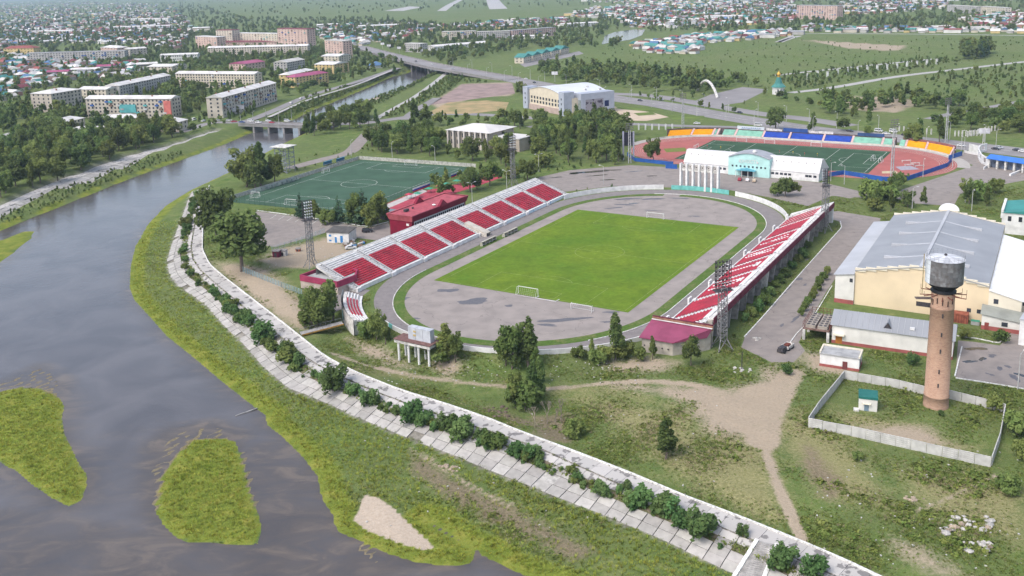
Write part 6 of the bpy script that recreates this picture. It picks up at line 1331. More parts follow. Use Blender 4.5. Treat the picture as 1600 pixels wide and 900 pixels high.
t,ff,w=apt('long five storey block with turquoise and coral painted balconies',(133,154.5),(267,154.5),15.5,13,5,22,3,'beige','white','gable_u',2.2,14,chim=2)
for (a,b,z0,z1,mt) in((.40,.59,4.5,11,balc[3]),(.915,.995,2,14,M('coral_panel',(.55,.16,.14),.8,.1,.3))): 
    mb=MB(); q=[ff(w*a,-.9,z0),ff(w*b,-.9,z0),ff(w*b,-.1,z0),ff(w*a,-.1,z0)]; mb.hexa(q,[v+Vector((0,0,z1-z0)) for v in q],0,True); mb.build('painted_bay',mt,t)
apt('five storey block with many odd balconies along the river road',(346,152.5),(431,129.5),16,13,5,20,2,'beige','white','gable_u',2.4,38,chim=7)
apt('long pale block with small windows behind the trees, centre left',(274,115),(397,116),14,13,5,28,2,'cream','white','gable_u',2.2,4,chim=3)
apt('long grey panel block far left with regular balconies',(41,83.5),(194,79.5),15.5,12,5,34,2,'grey','grey','flat',.6,40)
apt('tall pink and white tower block with crimson trim',(433,45),(479,46),31,16,10,9,3,'pink','maroon','flat',1.,24)
apt('stepped pale tower block left of the pink tower',(337,47.5),(362,47.5),28,18,9,6,3,'cream','maroon','flat',.9,8)
apt('lower pale wing at the left end of the stepped tower group',(305,57),(338,58.5),20,16,6,8,3,'pink','white','flat',.8,6)
apt('pale linking wing between the two tall tower blocks',(362,52),(433,53),22,15,7,16,3,'cream','white','flat',.8,12)
apt('long low hall with dark maroon roof in front of the towers',(333,66),(437,65.5),9,22,2,24,3,'pink','maroon','gable_u',2.)
apt('long four storey block with pale roof in front of the maroon hall',(324,75),(480,71.5),12.5,13,4,38,2,'beige','white','gable_u',2.2,chim=4)
apt('narrow brown block end-on with pale roof among trees',(427,97.5),(448,97.5),14,38,5,4,10,'grey','slate','gable_v',2.4)
apt('tall brick and pink block with a green patch near the market',(507,63),(535,65),24,14,8,6,3,'pink','slate','flat',.8,10)
apt('two storey yellowish block with pale roof near the river, end-on',(521,101),(545,97),11,26,4,5,5,'yellow','white','gable_v',2.2)
apt('pale roofed block directly behind the yellowish end-on block',(529,88),(548,85),11,26,4,5,5,'cream','white','gable_v',2.2)
apt('yellow block with bright magenta roof beside the river road',(461,121),(513,113.5),10.5,13,4,10,2,'yellow','magenta','hip',2.6,3)
apt('yellow block with white roof behind the magenta roofed one',(452,117),(490,109),10.5,12,3,8,2,'yellow','white','hip',2.4)
apt('block with magenta roof end-on above the long pale block',(358,99.5),(382,100),11,34,3,5,6,'pink','magenta','gable_v',2.4)
apt('white school building with stepped wings',(250,86.5),(308,84.5),9,14,2,16,2,'white','white','gable_u',1.8,name='school_building',cat='school')
apt('short pale wing left of the long pale block, running back',(268,104),(292,100),9,34,3,4,7,'cream','white','gable_v',2.)
apt('large pale block with brick top near the centre left',(157,74),(182,75),14,20,4,5,3,'pink','white','hip',3.)
apt('square pale block right of the long panel block',(202,77),(229,75),14,18,4,5,3,'beige','white','gable_u',2.)
apt('yellow house with red hipped roof at the far left',(5,76),(52,75),12,18,3,9,3,'yellow','red','hip',4.,name='large_house',cat='house')
for i,(p0,p1,z,d,lab) in enumerate((((84,195),(132,184),6,14,'low pale hipped roof half hidden by trees, left of the pair'),((96,206),(172,205),6,16,'low long pale roof half hidden in trees nearest the river'),((150,187),(215,184),6,14,'low pale roof among trees right of the painted block'),((240,190.5),(279,190.5),7,12,'pale yellow house with hipped pale roof at the bridge end'),((-4,222),(33,212),6,14,'dark walled shed with pale gable roof at the left edge'))):
    apt(lab,p0,p1,z,d,2,8,2,'cream' if i!=4 else 'brick','white' if i!=4 else 'slate','hip' if i<4 else 'gable_u',2.6,0,'low buildings among the left bank trees',name='low_building',cat='building')
apt('row of peach and white nine storey towers on the far right',(1245,8.5),(1308,9.5),27,16,9,16,3,'pink','grey','flat',1.,40,'far tower blocks'); apt('far grey block left of the airfield road, top right',(1480,8),(1524,10.5),14,13,4,16,2,'grey','slate','flat',.6,0,'far tower blocks'); apt('far cream block at the top right edge',(1531,10),(1570,12.5),14,13,4,14,2,'cream','slate','flat',.6,0,'far tower blocks')
apt('grey four storey block beside the overpass trees',(632,68),(656,69),12,14,4,7,3,'grey','slate','flat',.6,0,'blocks beyond the overpass'); apt('long low hall with pale roof right of the overpass',(678,73),(765,66),6,20,1,20,3,'white','white','gable_u',2.,0,'blocks beyond the overpass',name='long_hall',cat='hall'); apt('pale apartment block behind the long low hall',(690,50),(743,48.5),14,13,5,18,2,'cream','slate','flat',.6,10,'blocks beyond the overpass'); apt('pinkish apartment block in front of the airfield',(800,48),(868,43),14,13,5,22,2,'pink','grey','flat',.6,16,'blocks beyond the overpass'); apt('grey apartment block left of the pinkish one',(745,50),(796,48.5),14,13,5,16,2,'grey','slate','flat',.6,8,'blocks beyond the overpass')
apt('long white arcade building left of the far pond',(800,57),(855,55.5),5,12,1,14,2,'white','white','gable_u',1.5,0,'blocks beyond the overpass',name='long_hall',cat='hall')
for i,(p0,p1,z,d,lab) in enumerate((((58,49),(112,48),7,18,'long white hall far left above the panel block'),((165,43),(266,40),8,22,'very long white works hall on the far left plain'),((196,30),(262,29),9,24,'pale far hall behind the very long white one'),((300,44),(330,43),9,20,'pale far hall left of the stepped towers'),((496,39),(530,37.5),8,22,'white hall right of the pink tower'),((560,41),(640,38),8,24,'long pale depot roof beyond the market'),((214,101),(246,99),8,14,'pale two storey house row left of the school'),((108,109),(152,108),7,14,'low white terrace in the left district'),((150,104),(177,103),8,14,'pale house with rosy roof in the left district'),((72,113),(106,111.5),7,13,'low rosy terrace in the left district'),((880,38),(935,35),7,20,'long white shed beside the airfield'),((1100,26),(1160,25),8,22,'long white depot in the dense suburb'))):
    apt(lab,p0,p1,z,d,2,14,3,'white' if i%3 else 'cream','white' if i not in(8,9) else 'magenta','gable_u',1.8,0,'long pale halls',name='long_hall',cat='hall')
for k in range(5):
    x=818+k*14.5; y=90-k*3.2; apt('peach terraced house with teal gabled roof, number %s from the left of the row'%('one two three four five'.split()[k]),(x,y),(x+13,y-2.8),7,12,2,4,2,'cream','teal','gable_v',4.,0,'teal roofed terrace by the highway',name='terraced_house',cat='house')
sheet('blue_roof_lot',pix([(812,100),(905,80),(912,84),(820,105)]),.06,farasph)
bt=thing('blue_kiosk','bright blue pyramid roofed kiosk on the far river bank','kiosk',W(588,106)); mb=MB(); c_=W(588,106); mb.box(c_,(16,12,3.5),.2); mb.build('wall',white,bt); f_=Fr(c_,.2); mb=MB(); mb.add([f_(-10,-8,3.4),f_(10,-8,3.4),f_(10,8,3.4),f_(-10,8,3.4),f_(0,0,8)],[(0,1,4),(1,2,4),(2,3,4),(3,0,4)]); mb.build('roof',RM['blue'],bt)
# chapel, arch, shelters
ch=thing('chapel','small white chapel with green tent roof and golden dome','chapel',W(1216,147)); c_=W(1216,147)
mb=MB(); mb.lathe(c_,[(5,0),(5,6.2)],8); mb.build('wall',white,ch); mb=MB(); mb.lathe(c_,[(6.2,6.0),(3.2,9.),(1.5,14)],8); mb.build('roof',RM['teal'],ch); mb=MB(); mb.lathe(c_,[(1.2,14),(1.2,15.5),(1.7,16.2),(1.5,17),(.2,18.6),(.05,20)],10); mb.build('dome',M('gold',(.65,.38,.08),.3,.1,1.,metal=.6),ch)
for k in range(4): a_=-1.9+k*.5; mb=MB(); mb.box((c_.x+4.75*math.cos(a_),c_.y+4.75*math.sin(a_),2),(.2,1.,2.4),a_); mb.build('window',winm,ch)
ar=thing('arch','white curved arch gateway spanning the park entrance','arch',W(1106,146)); a,b=W(1090,141.5),W(1121,153); N=16
for k in range(N):
    P=lambda t:a+(b-a)*t+Vector((0,0,11*math.sin(math.pi*t)**.8)); mb=MB(); mb.tube(P(k/N),P((k+1)/N),1.1,n=8); mb.build('arch_segment',white2,ar)
# ================================================================ small houses
zones=[('in the left district',[(0,82),(40,88),(100,100),(190,102),(215,96),(240,108),(180,128),(120,125),(45,140),(0,165)],230,11),
 ('on the far left plain',[(0,4),(120,2),(270,8),(300,40),(240,55),(160,60),(0,75)],1000,13),
 ('behind the panel block',[(60,48),(300,42),(330,48),(300,54),(280,80),(230,72),(150,68),(50,66)],300,12),
 ('in the market quarter',[(485,48),(560,38),(650,36),(690,46),(625,62),(560,72),(545,66),(500,60)],190,12),
 ('beyond the airfield edge',[(670,42),(800,33),(880,28),(885,40),(800,44),(690,46)],120,14),
 ('in the dense suburb',[(885,26),(930,12),(1060,4),(1240,2),(1242,34),(1100,44),(990,44),(960,30)],800,14),
 ('in the hamlet by the pond',[(985,70),(1030,66),(1090,55),(1240,48),(1245,54),(1180,62),(1100,68),(1090,84),(1020,84),(1000,80)],150,13),
 ('in the top right suburb',[(1310,4),(1480,2),(1480,13),(1400,20),(1312,24)],240,14),
 ('along the channel',[(1255,42),(1340,44),(1500,46),(1600,48),(1600,52),(1260,51)],90,13),
 ('at the far right edge',[(1505,30),(1560,24),(1600,20),(1600,44),(1520,40)],120,13),
 ('on the far right horizon',[(900,2),(1250,-12),(1600,-20),(1600,2),(1250,2),(1000,6)],500,18)]
houses=[]; r=random.Random(11); cell={}
def bbox(p): xs_=[q[0] for q in p]; ys_=[q[1] for q in p]; return min(xs_),max(xs_),min(ys_),max(ys_)
for zn,poly,cnt,ms in zones:
    x0,x1,y0,y1=bbox(poly); k=0; tries=0
    while k<cnt and tries<cnt*30:
        tries+=1; px,py=r.uniform(x0,x1),r.uniform(y0,y1)
        if not inpoly(np.array([px]),np.array([py]),poly)[0]: continue
        p=W(px,py); 
        if p.y>12000: continue
        key=(int(p.x//ms),int(p.y//ms))
        if any((p-q).length<ms for a in(-1,0,1) for b in(-1,0,1) for q in cell.get((key[0]+a,key[1]+b),[])): continue
        cell.setdefault(key,[]).append(p); houses.append((p,px,py,zn,ms)); k+=1
houses.sort(key=lambda h:h[0].length)
rk=['slate','white','grey','maroon','teal','blue','red','brown','green','white','slate','grey','brown']; wk=['white','cream','grey','brick','beige','yellow','white']
rword={'slate':'pale grey','white':'white','grey':'grey','maroon':'maroon','teal':'turquoise','blue':'blue','red':'red','brown':'brown','green':'dark green'}
prot={}
def house_mesh(w,d,h,rh,kind):
    f_=Fr((0,0,0),0.); f_.o=Vector((-w/2,-d/2,0)); a=MB(); a.hexa([f_(0,0,-.3),f_(w,0,-.3),f_(w,d,-.3),f_(0,d,-.3)],[f_(0,0,h),f_(w,0,h),f_(w,d,h),f_(0,d,h)]); b=roofmesh(MB(),f_,w,d,h,kind,rh,.6); return a,b
shapes=[(9,8,3.2,3.0,'gable_u'),(12,9,3.4,3.4,'gable_u'),(10,10,5.5,3.2,'hip'),(16,10,4.,2.2,'gable_u'),(24,12,5.,1.6,'gable_u'),(8,7,2.8,2.4,'gable_v'),(30,14,6.,.6,'flat')]
HM=[]
def mk(mb,nm,m_):
    me=bpy.data.meshes.new(nm); me.from_pydata([tuple(v) for v in mb.v],[],mb.f); me.materials.append(m_); return me
for s_ in shapes: HM.append(house_mesh(*s_))
cache={}
def hmesh(i,part_,key):
    k=(i,part_,key)
    if k not in cache: cache[k]=mk(HM[i][0 if part_=='wall' else 1],part_,WM[key] if part_=='wall' else RM[key])
    return cache[k]
rest=MB(); allm=[WM[k] for k in pal]+[RM[k] for k in rp]; mi_w={k:i for i,k in enumerate(pal)}; mi_r={k:i+len(pal) for i,k in enumerate(rp)}
for i,(p,px,py,zn,ms) in enumerate(houses):
    si=r.choice([0,0,1,1,2,3,5,5,0,1,4 if py<60 else 1,6 if py<50 and r.random()<.6 else 0]); rc=r.choice(rk) if 'hamlet' not in zn else r.choice(rk+['teal','teal','teal']); wc=r.choice(wk); ang=U0+r.choice([0,math.pi/2])+r.uniform(-.15,.15)
    if i<300:
        size='small' if si in(0,5) else ('two storey' if si==2 else ('long' if si in(3,4,6) else 'plain')); side='left' if px<400 else ('middle' if px<1000 else 'right')
        wword={'white':'white','cream':'cream','grey':'grey','brick':'brick red','beige':'beige','yellow':'yellow'}[wc]
        t=bpy.data.objects.new('small_house',None); COL.objects.link(t); t.location=p; t.rotation_euler=(0,0,ang); tag(t,'%s %s house, %s roof, %s'%(size,wword,rword[rc],zn),'house','houses '+zn)
        for nm,key in(('wall',wc),('roof',rc)): o=bpy.data.objects.new(nm,hmesh(si,nm,key)); COL.objects.link(o); o.parent=t
    else:
        ca,sa=math.cos(ang),math.sin(ang)
        for mb_,mi in((HM[si][0],mi_w[wc]),(HM[si][1],mi_r[rc])): rest.add([(p.x+v[0]*ca-v[1]*sa,p.y+v[0]*sa+v[1]*ca,v[2]) for v in mb_.v],mb_.f,mi)
rh_=rest.build('distant_houses',allm,kind='stuff'); tag(rh_,'countless small houses with mixed roofs spread across the far plain','houses')
# ================================================================ vegetation
def wpoly0(px): return [(p.x,p.y) for p in pix(px)]
def leafmat(name,dark,light,tr=.35,up=0.):
    m=bpy.data.materials.new(name); m.use_nodes=True; t=m.node_tree; t.nodes.remove(t.nodes['Principled BSDF']); out=t.nodes['Material Output']
    g=t.nodes.new('ShaderNodeNewGeometry'); n=t.nodes.new('ShaderNodeTexNoise'); n.inputs['Scale'].default_value=.55; n.inputs['Detail'].default_value=3; t.links.new(g.outputs['Position'],n.inputs['Vector'])
    n2=t.nodes.new('ShaderNodeTexNoise'); n2.inputs['Scale'].default_value=4.; n2.inputs['Detail'].default_value=2; t.links.new(g.outputs['Position'],n2.inputs['Vector'])
    ad=t.nodes.new('ShaderNodeMath'); ad.operation='ADD'; t.links.new(n.outputs['Fac'],ad.inputs[0]); t.links.new(n2.outputs['Fac'],ad.inputs[1])
    r=t.nodes.new('ShaderNodeValToRGB'); r.color_ramp.elements[0].position=.40; r.color_ramp.elements[0].color=(*dark,1); r.color_ramp.elements[1].position=.62; r.color_ramp.elements[1].color=(*light,1)
    hf=t.nodes.new('ShaderNodeMath'); hf.operation='MULTIPLY'; hf.inputs[1].default_value=.5; t.links.new(ad.outputs[0],hf.inputs[0]); t.links.new(hf.outputs[0],r.inputs[0])
    oi=t.nodes.new('ShaderNodeObjectInfo'); h=t.nodes.new('ShaderNodeHueSaturation'); mr=t.nodes.new('ShaderNodeMapRange'); mr.inputs['To Min'].default_value=.72; mr.inputs['To Max'].default_value=1.3; t.links.new(oi.outputs['Random'],mr.inputs['Value']); t.links.new(mr.outputs[0],h.inputs['Value'])
    ml=t.nodes.new('ShaderNodeMath'); ml.operation='MULTIPLY'; ml.inputs[1].default_value=13.7; fr=t.nodes.new('ShaderNodeMath'); fr.operation='FRACT'; m2=t.nodes.new('ShaderNodeMapRange'); m2.inputs['To Min'].default_value=.475; m2.inputs['To Max'].default_value=.52
    t.links.new(oi.outputs['Random'],ml.inputs[0]); t.links.new(ml.outputs[0],fr.inputs[0]); t.links.new(fr.outputs[0],m2.inputs['Value']); t.links.new(m2.outputs[0],h.inputs['Hue']); t.links.new(r.outputs[0],h.inputs['Color'])
    d=t.nodes.new('ShaderNodeBsdfDiffuse'); tl=t.nodes.new('ShaderNodeBsdfTranslucent'); mx=t.nodes.new('ShaderNodeMixShader'); mx.inputs[0].default_value=tr
    if up:      # blades scatter light like the turf they form: lean the shading normal upwards
        vm=t.nodes.new('ShaderNodeVectorMath'); vm.operation='SCALE'; vm.inputs['Scale'].default_value=1-up; t.links.new(g.outputs['Normal'],vm.inputs[0]); va=t.nodes.new('ShaderNodeVectorMath'); va.operation='ADD'; va.inputs[1].default_value=(0,0,up*1.6); t.links.new(vm.outputs[0],va.inputs[0]); vn=t.nodes.new('ShaderNodeVectorMath'); vn.operation='NORMALIZE'; t.links.new(va.outputs[0],vn.inputs[0]); t.links.new(vn.outputs[0],d.inputs['Normal'])
    t.links.new(h.outputs[0],d.inputs['Color']); t.links.new(h.outputs[0],tl.inputs['Color']); t.links.new(d.outputs[0],mx.inputs[1]); t.links.new(tl.outputs[0],mx.inputs[2]); t.links.new(mx.outputs[0],out.inputs['Surface']); return m
lf_dark=leafmat('leaf_dark',(.080,.132,.044),(.200,.262,.088),.45,.45); lf_mid=leafmat('leaf_mid',(.115,.170,.048),(.250,.305,.098),.45,.45); lf_shrub=leafmat('leaf_shrub',(.088,.165,.056),(.190,.295,.104),.45,.45); lf_con=leafmat('leaf_conifer',(.044,.086,.05),(.096,.152,.082),.2,.3); lf_grass=leafmat('leaf_weed',(.135,.20,.044),(.29,.335,.10),.4,.85); lf_reed=leafmat('leaf_reed',(.27,.30,.035),(.47,.45,.085),.4,.85); lf_sedge=leafmat('leaf_sedge',(.27,.36,.05),(.50,.55,.12),.4,.9); lf_dry=leafmat('leaf_dry',(.25,.21,.12),(.42,.36,.23),.25,.7)
barkm=M('bark',(.16,.13,.11),.95,.2,3.)
def quads(C,Nrm,sz,asp,rg):
    n=len(C); a=rg.normal(size=(n,3)); t=np.cross(Nrm,a); t/=np.linalg.norm(t,axis=1,keepdims=True)+1e-9; b=np.cross(Nrm,t)
    t*=sz[:,None]*.5; b*=(sz*asp)[:,None]*.5
    V=np.stack([C-t-b,C+t-b*.6,C+t+b,C-t*.6+b],1).reshape(-1,3); F=np.arange(n*4).reshape(-1,4); return V,F
def npmesh(name,V,F,mat):
    me=bpy.data.meshes.new(name); me.vertices.add(len(V)); me.vertices.foreach_set('co',np.asarray(V,np.float32).ravel()); k=F.shape[1]
    me.loops.add(len(F)*k); me.loops.foreach_set('vertex_index',F.ravel().astype(np.int32)); me.polygons.add(len(F)); me.polygons.foreach_set('loop_start',np.arange(0,len(F)*k,k,dtype=np.int32)); me.polygons.foreach_set('loop_total',np.full(len(F),k,np.int32)); me.update(calc_edges=True); me.materials.append(mat); return me
def crown(seed,lobes,n,size,mat,name='crown',up=.3):
    rg=np.random.default_rng(seed); w=np.array([l[3]*l[4]*l[3] for l in lobes])**.75; idx=rg.choice(len(lobes),n,p=w/w.sum()); L=np.array(lobes)
    d=rg.normal(size=(n,3)); d/=np.linalg.norm(d,axis=1,keepdims=True); rad=rg.uniform(.35,1.,n)**.45*(1+.12*rg.normal(size=n)); R=np.stack([L[idx,3],L[idx,3],L[idx,4]],1); C=L[idx,:3]+d*R*rad[:,None]
    N=d+rg.normal(size=(n,3))*.55+np.array([0,0,up]); N/=np.linalg.norm(N,axis=1,keepdims=True)
    V,F=quads(C,N,size*rg.uniform(.6,1.4,n),rg.uniform(.5,.9,n),rg); return npmesh(name,V,F,mat)
def lobes_round(seed,h,r,n):
    rg=np.random.default_rng(seed); o=[(0,0,h*.62,r*.62,h*.24)]
    for k in range(n):
        a=rg.uniform(0,6.28); z=rg.uniform(.3,.88); rr=r*(1-.9*abs(z-.55))*rg.uniform(.45,.85); s=r*rg.uniform(.28,.46); o.append((rr*math.cos(a),rr*math.sin(a),h*z,s,s*rg.uniform(.8,1.2)))
    return o
def lobes_tall(seed,h,r,n):
    rg=np.random.default_rng(seed); o=[(0,0,h*.55,r*.5,h*.33)]
    for k in range(n):
        a=rg.uniform(0,6.28); z=rg.uniform(.22,.96); rr=r*(1.05-z*.85)*rg.uniform(.4,1.); s=r*(1.1-z*.6)*rg.uniform(.25,.42); o.append((rr*math.cos(a),rr*math.sin(a),h*z,s,s*rg.uniform(1.2,2.)))
    return o
def lobes_con(seed,h,r):
    rg=np.random.default_rng(seed); o=[]
    for k in range(14):
        z=.12+.86*k/14; R=r*(1.02-z)**.9
        for j in range(max(1,int(7*(1.05-z)))): a=rg.uniform(0,6.28); o.append((R*.55*math.cos(a),R*.55*math.sin(a),h*z,R*.5+.12,.45))
    return o
def lobes_shrub(seed,h,r,n):
    rg=np.random.default_rng(seed); o=[]
    for k in range(n): a=rg.uniform(0,6.28); rr=r*rg.uniform(.1,.7); s=r*rg.uniform(.22,.42); o.append((rr*math.cos(a),rr*math.sin(a),h*rg.uniform(.25,.75),s,h*rg.uniform(.18,.34)))
    return o
def trunkmesh(seed,h,r,limbs,lr,name='trunk',top=.85):
    rg=random.Random(seed); mb=MB(); pts=[Vector((0,0,-.4))]+[Vector((rg.uniform(-.03,.03)*h,rg.uniform(-.03,.03)*h,h*top*k/5)) for k in range(1,6)]
    for k in range(5): mb.tube(pts[k],pts[k+1],r*(1-k*.17),r*(1-(k+1)*.17),n=7,cap=(k==4))
    for k in range(limbs):
        z=rg.uniform(.22,.7); a=rg.uniform(0,6.28); p=Vector((0,0,0)); i=int(z/top*5); i=min(i,4); p=pts[i].lerp(pts[i+1],(z/top*5)-i); q=p+Vector((math.cos(a)*lr,math.sin(a)*lr,h*rg.uniform(.08,.22)))*rg.uniform(.5,.9); mb.tube(p,q,r*.35,r*.08,n=5)
    me=bpy.data.meshes.new(name); me.from_pydata([tuple(v) for v in mb.v],[],mb.f); me.materials.append(barkm); return me
TK={}   # kind -> list of (crown mesh, trunk mesh, native height)
TK['round']=[(crown(s,lobes_round(s,10,3.9,14),1900,.62,lf_dark if s%2 else lf_mid),trunkmesh(s,10,.28,7,3.),10) for s in(1,2,3,4)]
TK['tall']=[(crown(s,lobes_tall(s,12,2.6,18),1800,.55,lf_dark if s%2 else lf_mid),trunkmesh(s,12,.24,7,1.8),12) for s in(5,6,7)]
TK['conifer']=[(crown(s,lobes_con(s,10,2.3),1300,.5,lf_con,up=-.1),trunkmesh(s,10,.2,0,0),10) for s in(8,9)]
TK['shrub']=[(crown(s,lobes_shrub(s,3,1.7,14),850,.34,lf_shrub),trunkmesh(s,3,.07,6,1.4,'stem'),3) for s in(10,11,12)]
TK['bush']=[(crown(s,lobes_shrub(s,3,2.,12),800,.4,lf_mid),trunkmesh(s,3,.07,6,1.4,'stem'),3) for s in(13,14)]
LOD=[npmesh('c',*(lambda m:(np.array([v.co[:] for v in m.vertices]),np.arange(len(m.vertices)).reshape(-1,4)))(crown(20+k,lobes_round(20+k,10,4.,9) if k<3 else lobes_tall(20+k,12,2.8,10),260,1.35,lf_dark if k%2 else lf_mid)),lf_dark if k%2 else lf_mid) for k in range(5)]
def bare(seed,h):
    rg=random.Random(seed); mb=MB()
    def br(p,d,l,r,k):
        q=p+d*l; mb.tube(p,q,r,r*.6,n=5 if k>1 else 4,cap=False)
        if k>0:
            for _ in range(3): dd=(d+Vector((rg.uniform(-1,1),rg.uniform(-1,1),rg.uniform(-.1,.7)))*.55).normalized(); br(q,dd,l*.68,r*.55,k-1)
    br(Vector((0,0,-.3)),Vector((0,0,1)),h*.3,.14,4); me=bpy.data.meshes.new('branches'); me.from_pydata([tuple(v) for v in mb.v],[],mb.f); me.materials.append(M('dead_bark',(.30,.25,.21),.95,.2,3.)); return me
FOOT.append(wpoly0([(930,72),(958,69),(990,65),(1010,57),(1014,44),(985,43),(945,52)]))
FB=[(np.array(p),min(q[0] for q in p),max(q[0] for q in p),min(q[1] for q in p),max(q[1] for q in p)) for p in FOOT if len(p)>2]
stand_l=[LW(*p)[:2] for p in((-82,50),(78,50),(78,88),(-82,88))]; stand_r=[LW(*p)[:2] for p in((-83,-48),(78,-48),(78,-68),(-83,-68))]
for p in(stand_l,stand_r,[v[:2] for v in bowl],[Fr((102.9,271.6,0),math.radians(-30.6))(*q)[:2] for q in((-7,-7),(46,-7),(46,75),(-7,75))],[Fr((13.5,733,0),math.radians(-60.5))(*q)[:2] for q in((-4,-4),(64,-4),(64,42),(-4,42))],[(p_[0],p_[1]) for p_ in oval(42,56)]):
    FB.append((np.array([tuple(q) for q in p]),min(q[0] for q in p),max(q[0] for q in p),min(q[1] for q in p),max(q[1] for q in p)))
def free_mask(x,y,pad=0.):
    ok=np.ones(x.shape,bool)
    for P,a,b,c_,d in FB:
        s=(x>a-pad)&(x<b+pad)&(y>c_-pad)&(y<d+pad)
        if s.any():
            i=np.where(s)[0]; inn=inpoly(x[i],y[i],P)
            if pad: inn|=pdist(x[i],y[i],P,True)<pad
            ok[i[inn]]=False
    return ok
hx=np.array([h[0].x for h in houses]); hy=np.array([h[0].y for h in houses])
def wpoly(px): return [(p.x,p.y) for p in pix(px)]
def scatter_poly(px,n,spacing,seed,pad=1.5,world=True,avoid_water=True,houses_=False):
    rg=np.random.default_rng(seed); P=wpoly(px); out=[]
    a=np.array(P); 
    if world: x=rg.uniform(a[:,0].min(),a[:,0].max(),n*12); y=rg.uniform(a[:,1].min(),a[:,1].max(),n*12); k=inpoly(x,y,P); x,y=x[k],y[k]
    else:
        b=np.array(px); u=rg.uniform(b[:,0].min(),b[:,0].max(),n*6); v=rg.uniform(b[:,1].min(),b[:,1].max(),n*6); k=inpoly(u,v,px); pts=[W(i,j) for i,j in zip(u[k],v[k])]; x=np.array([p.x for p in pts]); y=np.array([p.y for p in pts])
    k=free_mask(x,y,pad); 
    if avoid_water: k&=sdist(x,y,river)>2
    x,y=x[k],y[k]; cellm={}; 
    for i in range(len(x)):
        if len(out)>=n: break
        kx,ky=int(x[i]//spacing),int(y[i]//spacing)
        if any((x[i]-q[0])**2+(y[i]-q[1])**2<spacing*spacing for da in(-1,0,1) for db in(-1,0,1) for q in cellm.get((kx+da,ky+db),())): continue
        if houses_ and len(hx) and ((hx-x[i])**2+(hy-y[i])**2).min()<36: continue
        cellm.setdefault((kx,ky),[]).append((x[i],y[i])); out.append((x[i],y[i]))
    return out
trees=[]   # (x,y,z,h,kind,widthscale)
def T(px,py,top,kind='round',ws=1.):
    p=GT(px,py); lo,hi=0,40
    for _ in range(40):
        m_=(lo+hi)/2
        if PXa(p.x,p.y,p.z+m_)[1]>top: lo=m_
        else: hi=m_
    trees.append((p.x,p.y,p.z,m_,kind,ws))
for a in [(340,374,292,'round'),(345,350,300,'round',.9),(378,424,326,'round',1.15),(368,400,345,'round',.8),(330,345,300,'tall'),(385,292,228,'round'),(408,290,222,'tall',1.2),(430,287,240,'round',.8),(400,296,250,'round'),
 (500,508,442,'round',.9),(520,502,436,'tall',1.3),(480,497,457,'round',.8),(492,509,470,'bush',1.),(588,532,484,'round',.75),(602,538,492,'tall',1.),(575,528,500,'bush'),
 (697,562,504,'tall',1.25),(712,566,518,'round',.7),(686,564,530,'bush'),(800,576,502,'round',.85),(826,578,500,'tall',1.4),(790,572,520,'round',.8),(838,600,545,'tall',1.2),(806,637,583,'round',.75),(832,628,566,'tall',1.2),(820,640,595,'bush',1.),(845,615,560,'tall'),
 (962,562,489,'tall',1.1),(925,562,528,'tall',.9),(945,566,540,'bush',1.),(1020,562,525,'tall',1.),(1000,563,542,'bush'),(905,560,540,'bush'),(935,570,545,'bush'),(1080,572,525,'round',.8),(1040,717,655,'tall',1.5),(896,682,652,'bush',.9),(975,560,532,'bush'),
 (470,341,298,'conifer'),(492,344,312,'round',.8),(530,348,303,'conifer',1.1),(556,352,300,'round',.7),(568,352,292,'conifer',1.3),(590,350,298,'round',.8),(545,350,318,'conifer'),(604,346,320,'round'),(515,350,325,'bush'),(580,358,318,'round',.9),
 (690,306,280,'round'),(702,303,284,'round',.9),(735,300,262,'round'),(765,290,252,'round'),(745,296,268,'round'),(825,281,248,'round',1.2),(800,278,258,'bush'),(850,262,236,'bush'),(780,282,262,'round'),
 (1020,254,214,'round',.8),(1212,203,167,'round',1.1),(1270,206,176,'tall',1.2),(1318,205,180,'round',.8),(1355,210,196,'bush'),(1227,307,276,'round',1.1),(1215,306,285,'bush'),(1240,306,282,'round',.9),(1437,222,185,'tall'),(1468,222,180,'tall'),(1425,228,192,'round'),
 (1230,585,568,'shrub'),(1550,640,615,'bush'),(1470,650,640,'shrub'),(1470,565,548,'shrub'),(1425,570,548,'shrub'),(1565,535,515,'bush'),(1508,530,515,'bush'),(1340,720,705,'bush'),(1590,680,640,'bush'),(1600,720,690,'bush'),(1575,770,740,'bush')]: T(*a)
for k in range(12): T(1165+k*9+rnd.uniform(-2,2),505-k*10.5+rnd.uniform(-4,4),488-k*10.2,'bush' if k%2 else 'shrub',1.)
for k in range(9): T(1292-k*5+rnd.uniform(-2,2),430+k*8.,415+k*8.,'bush',.7)
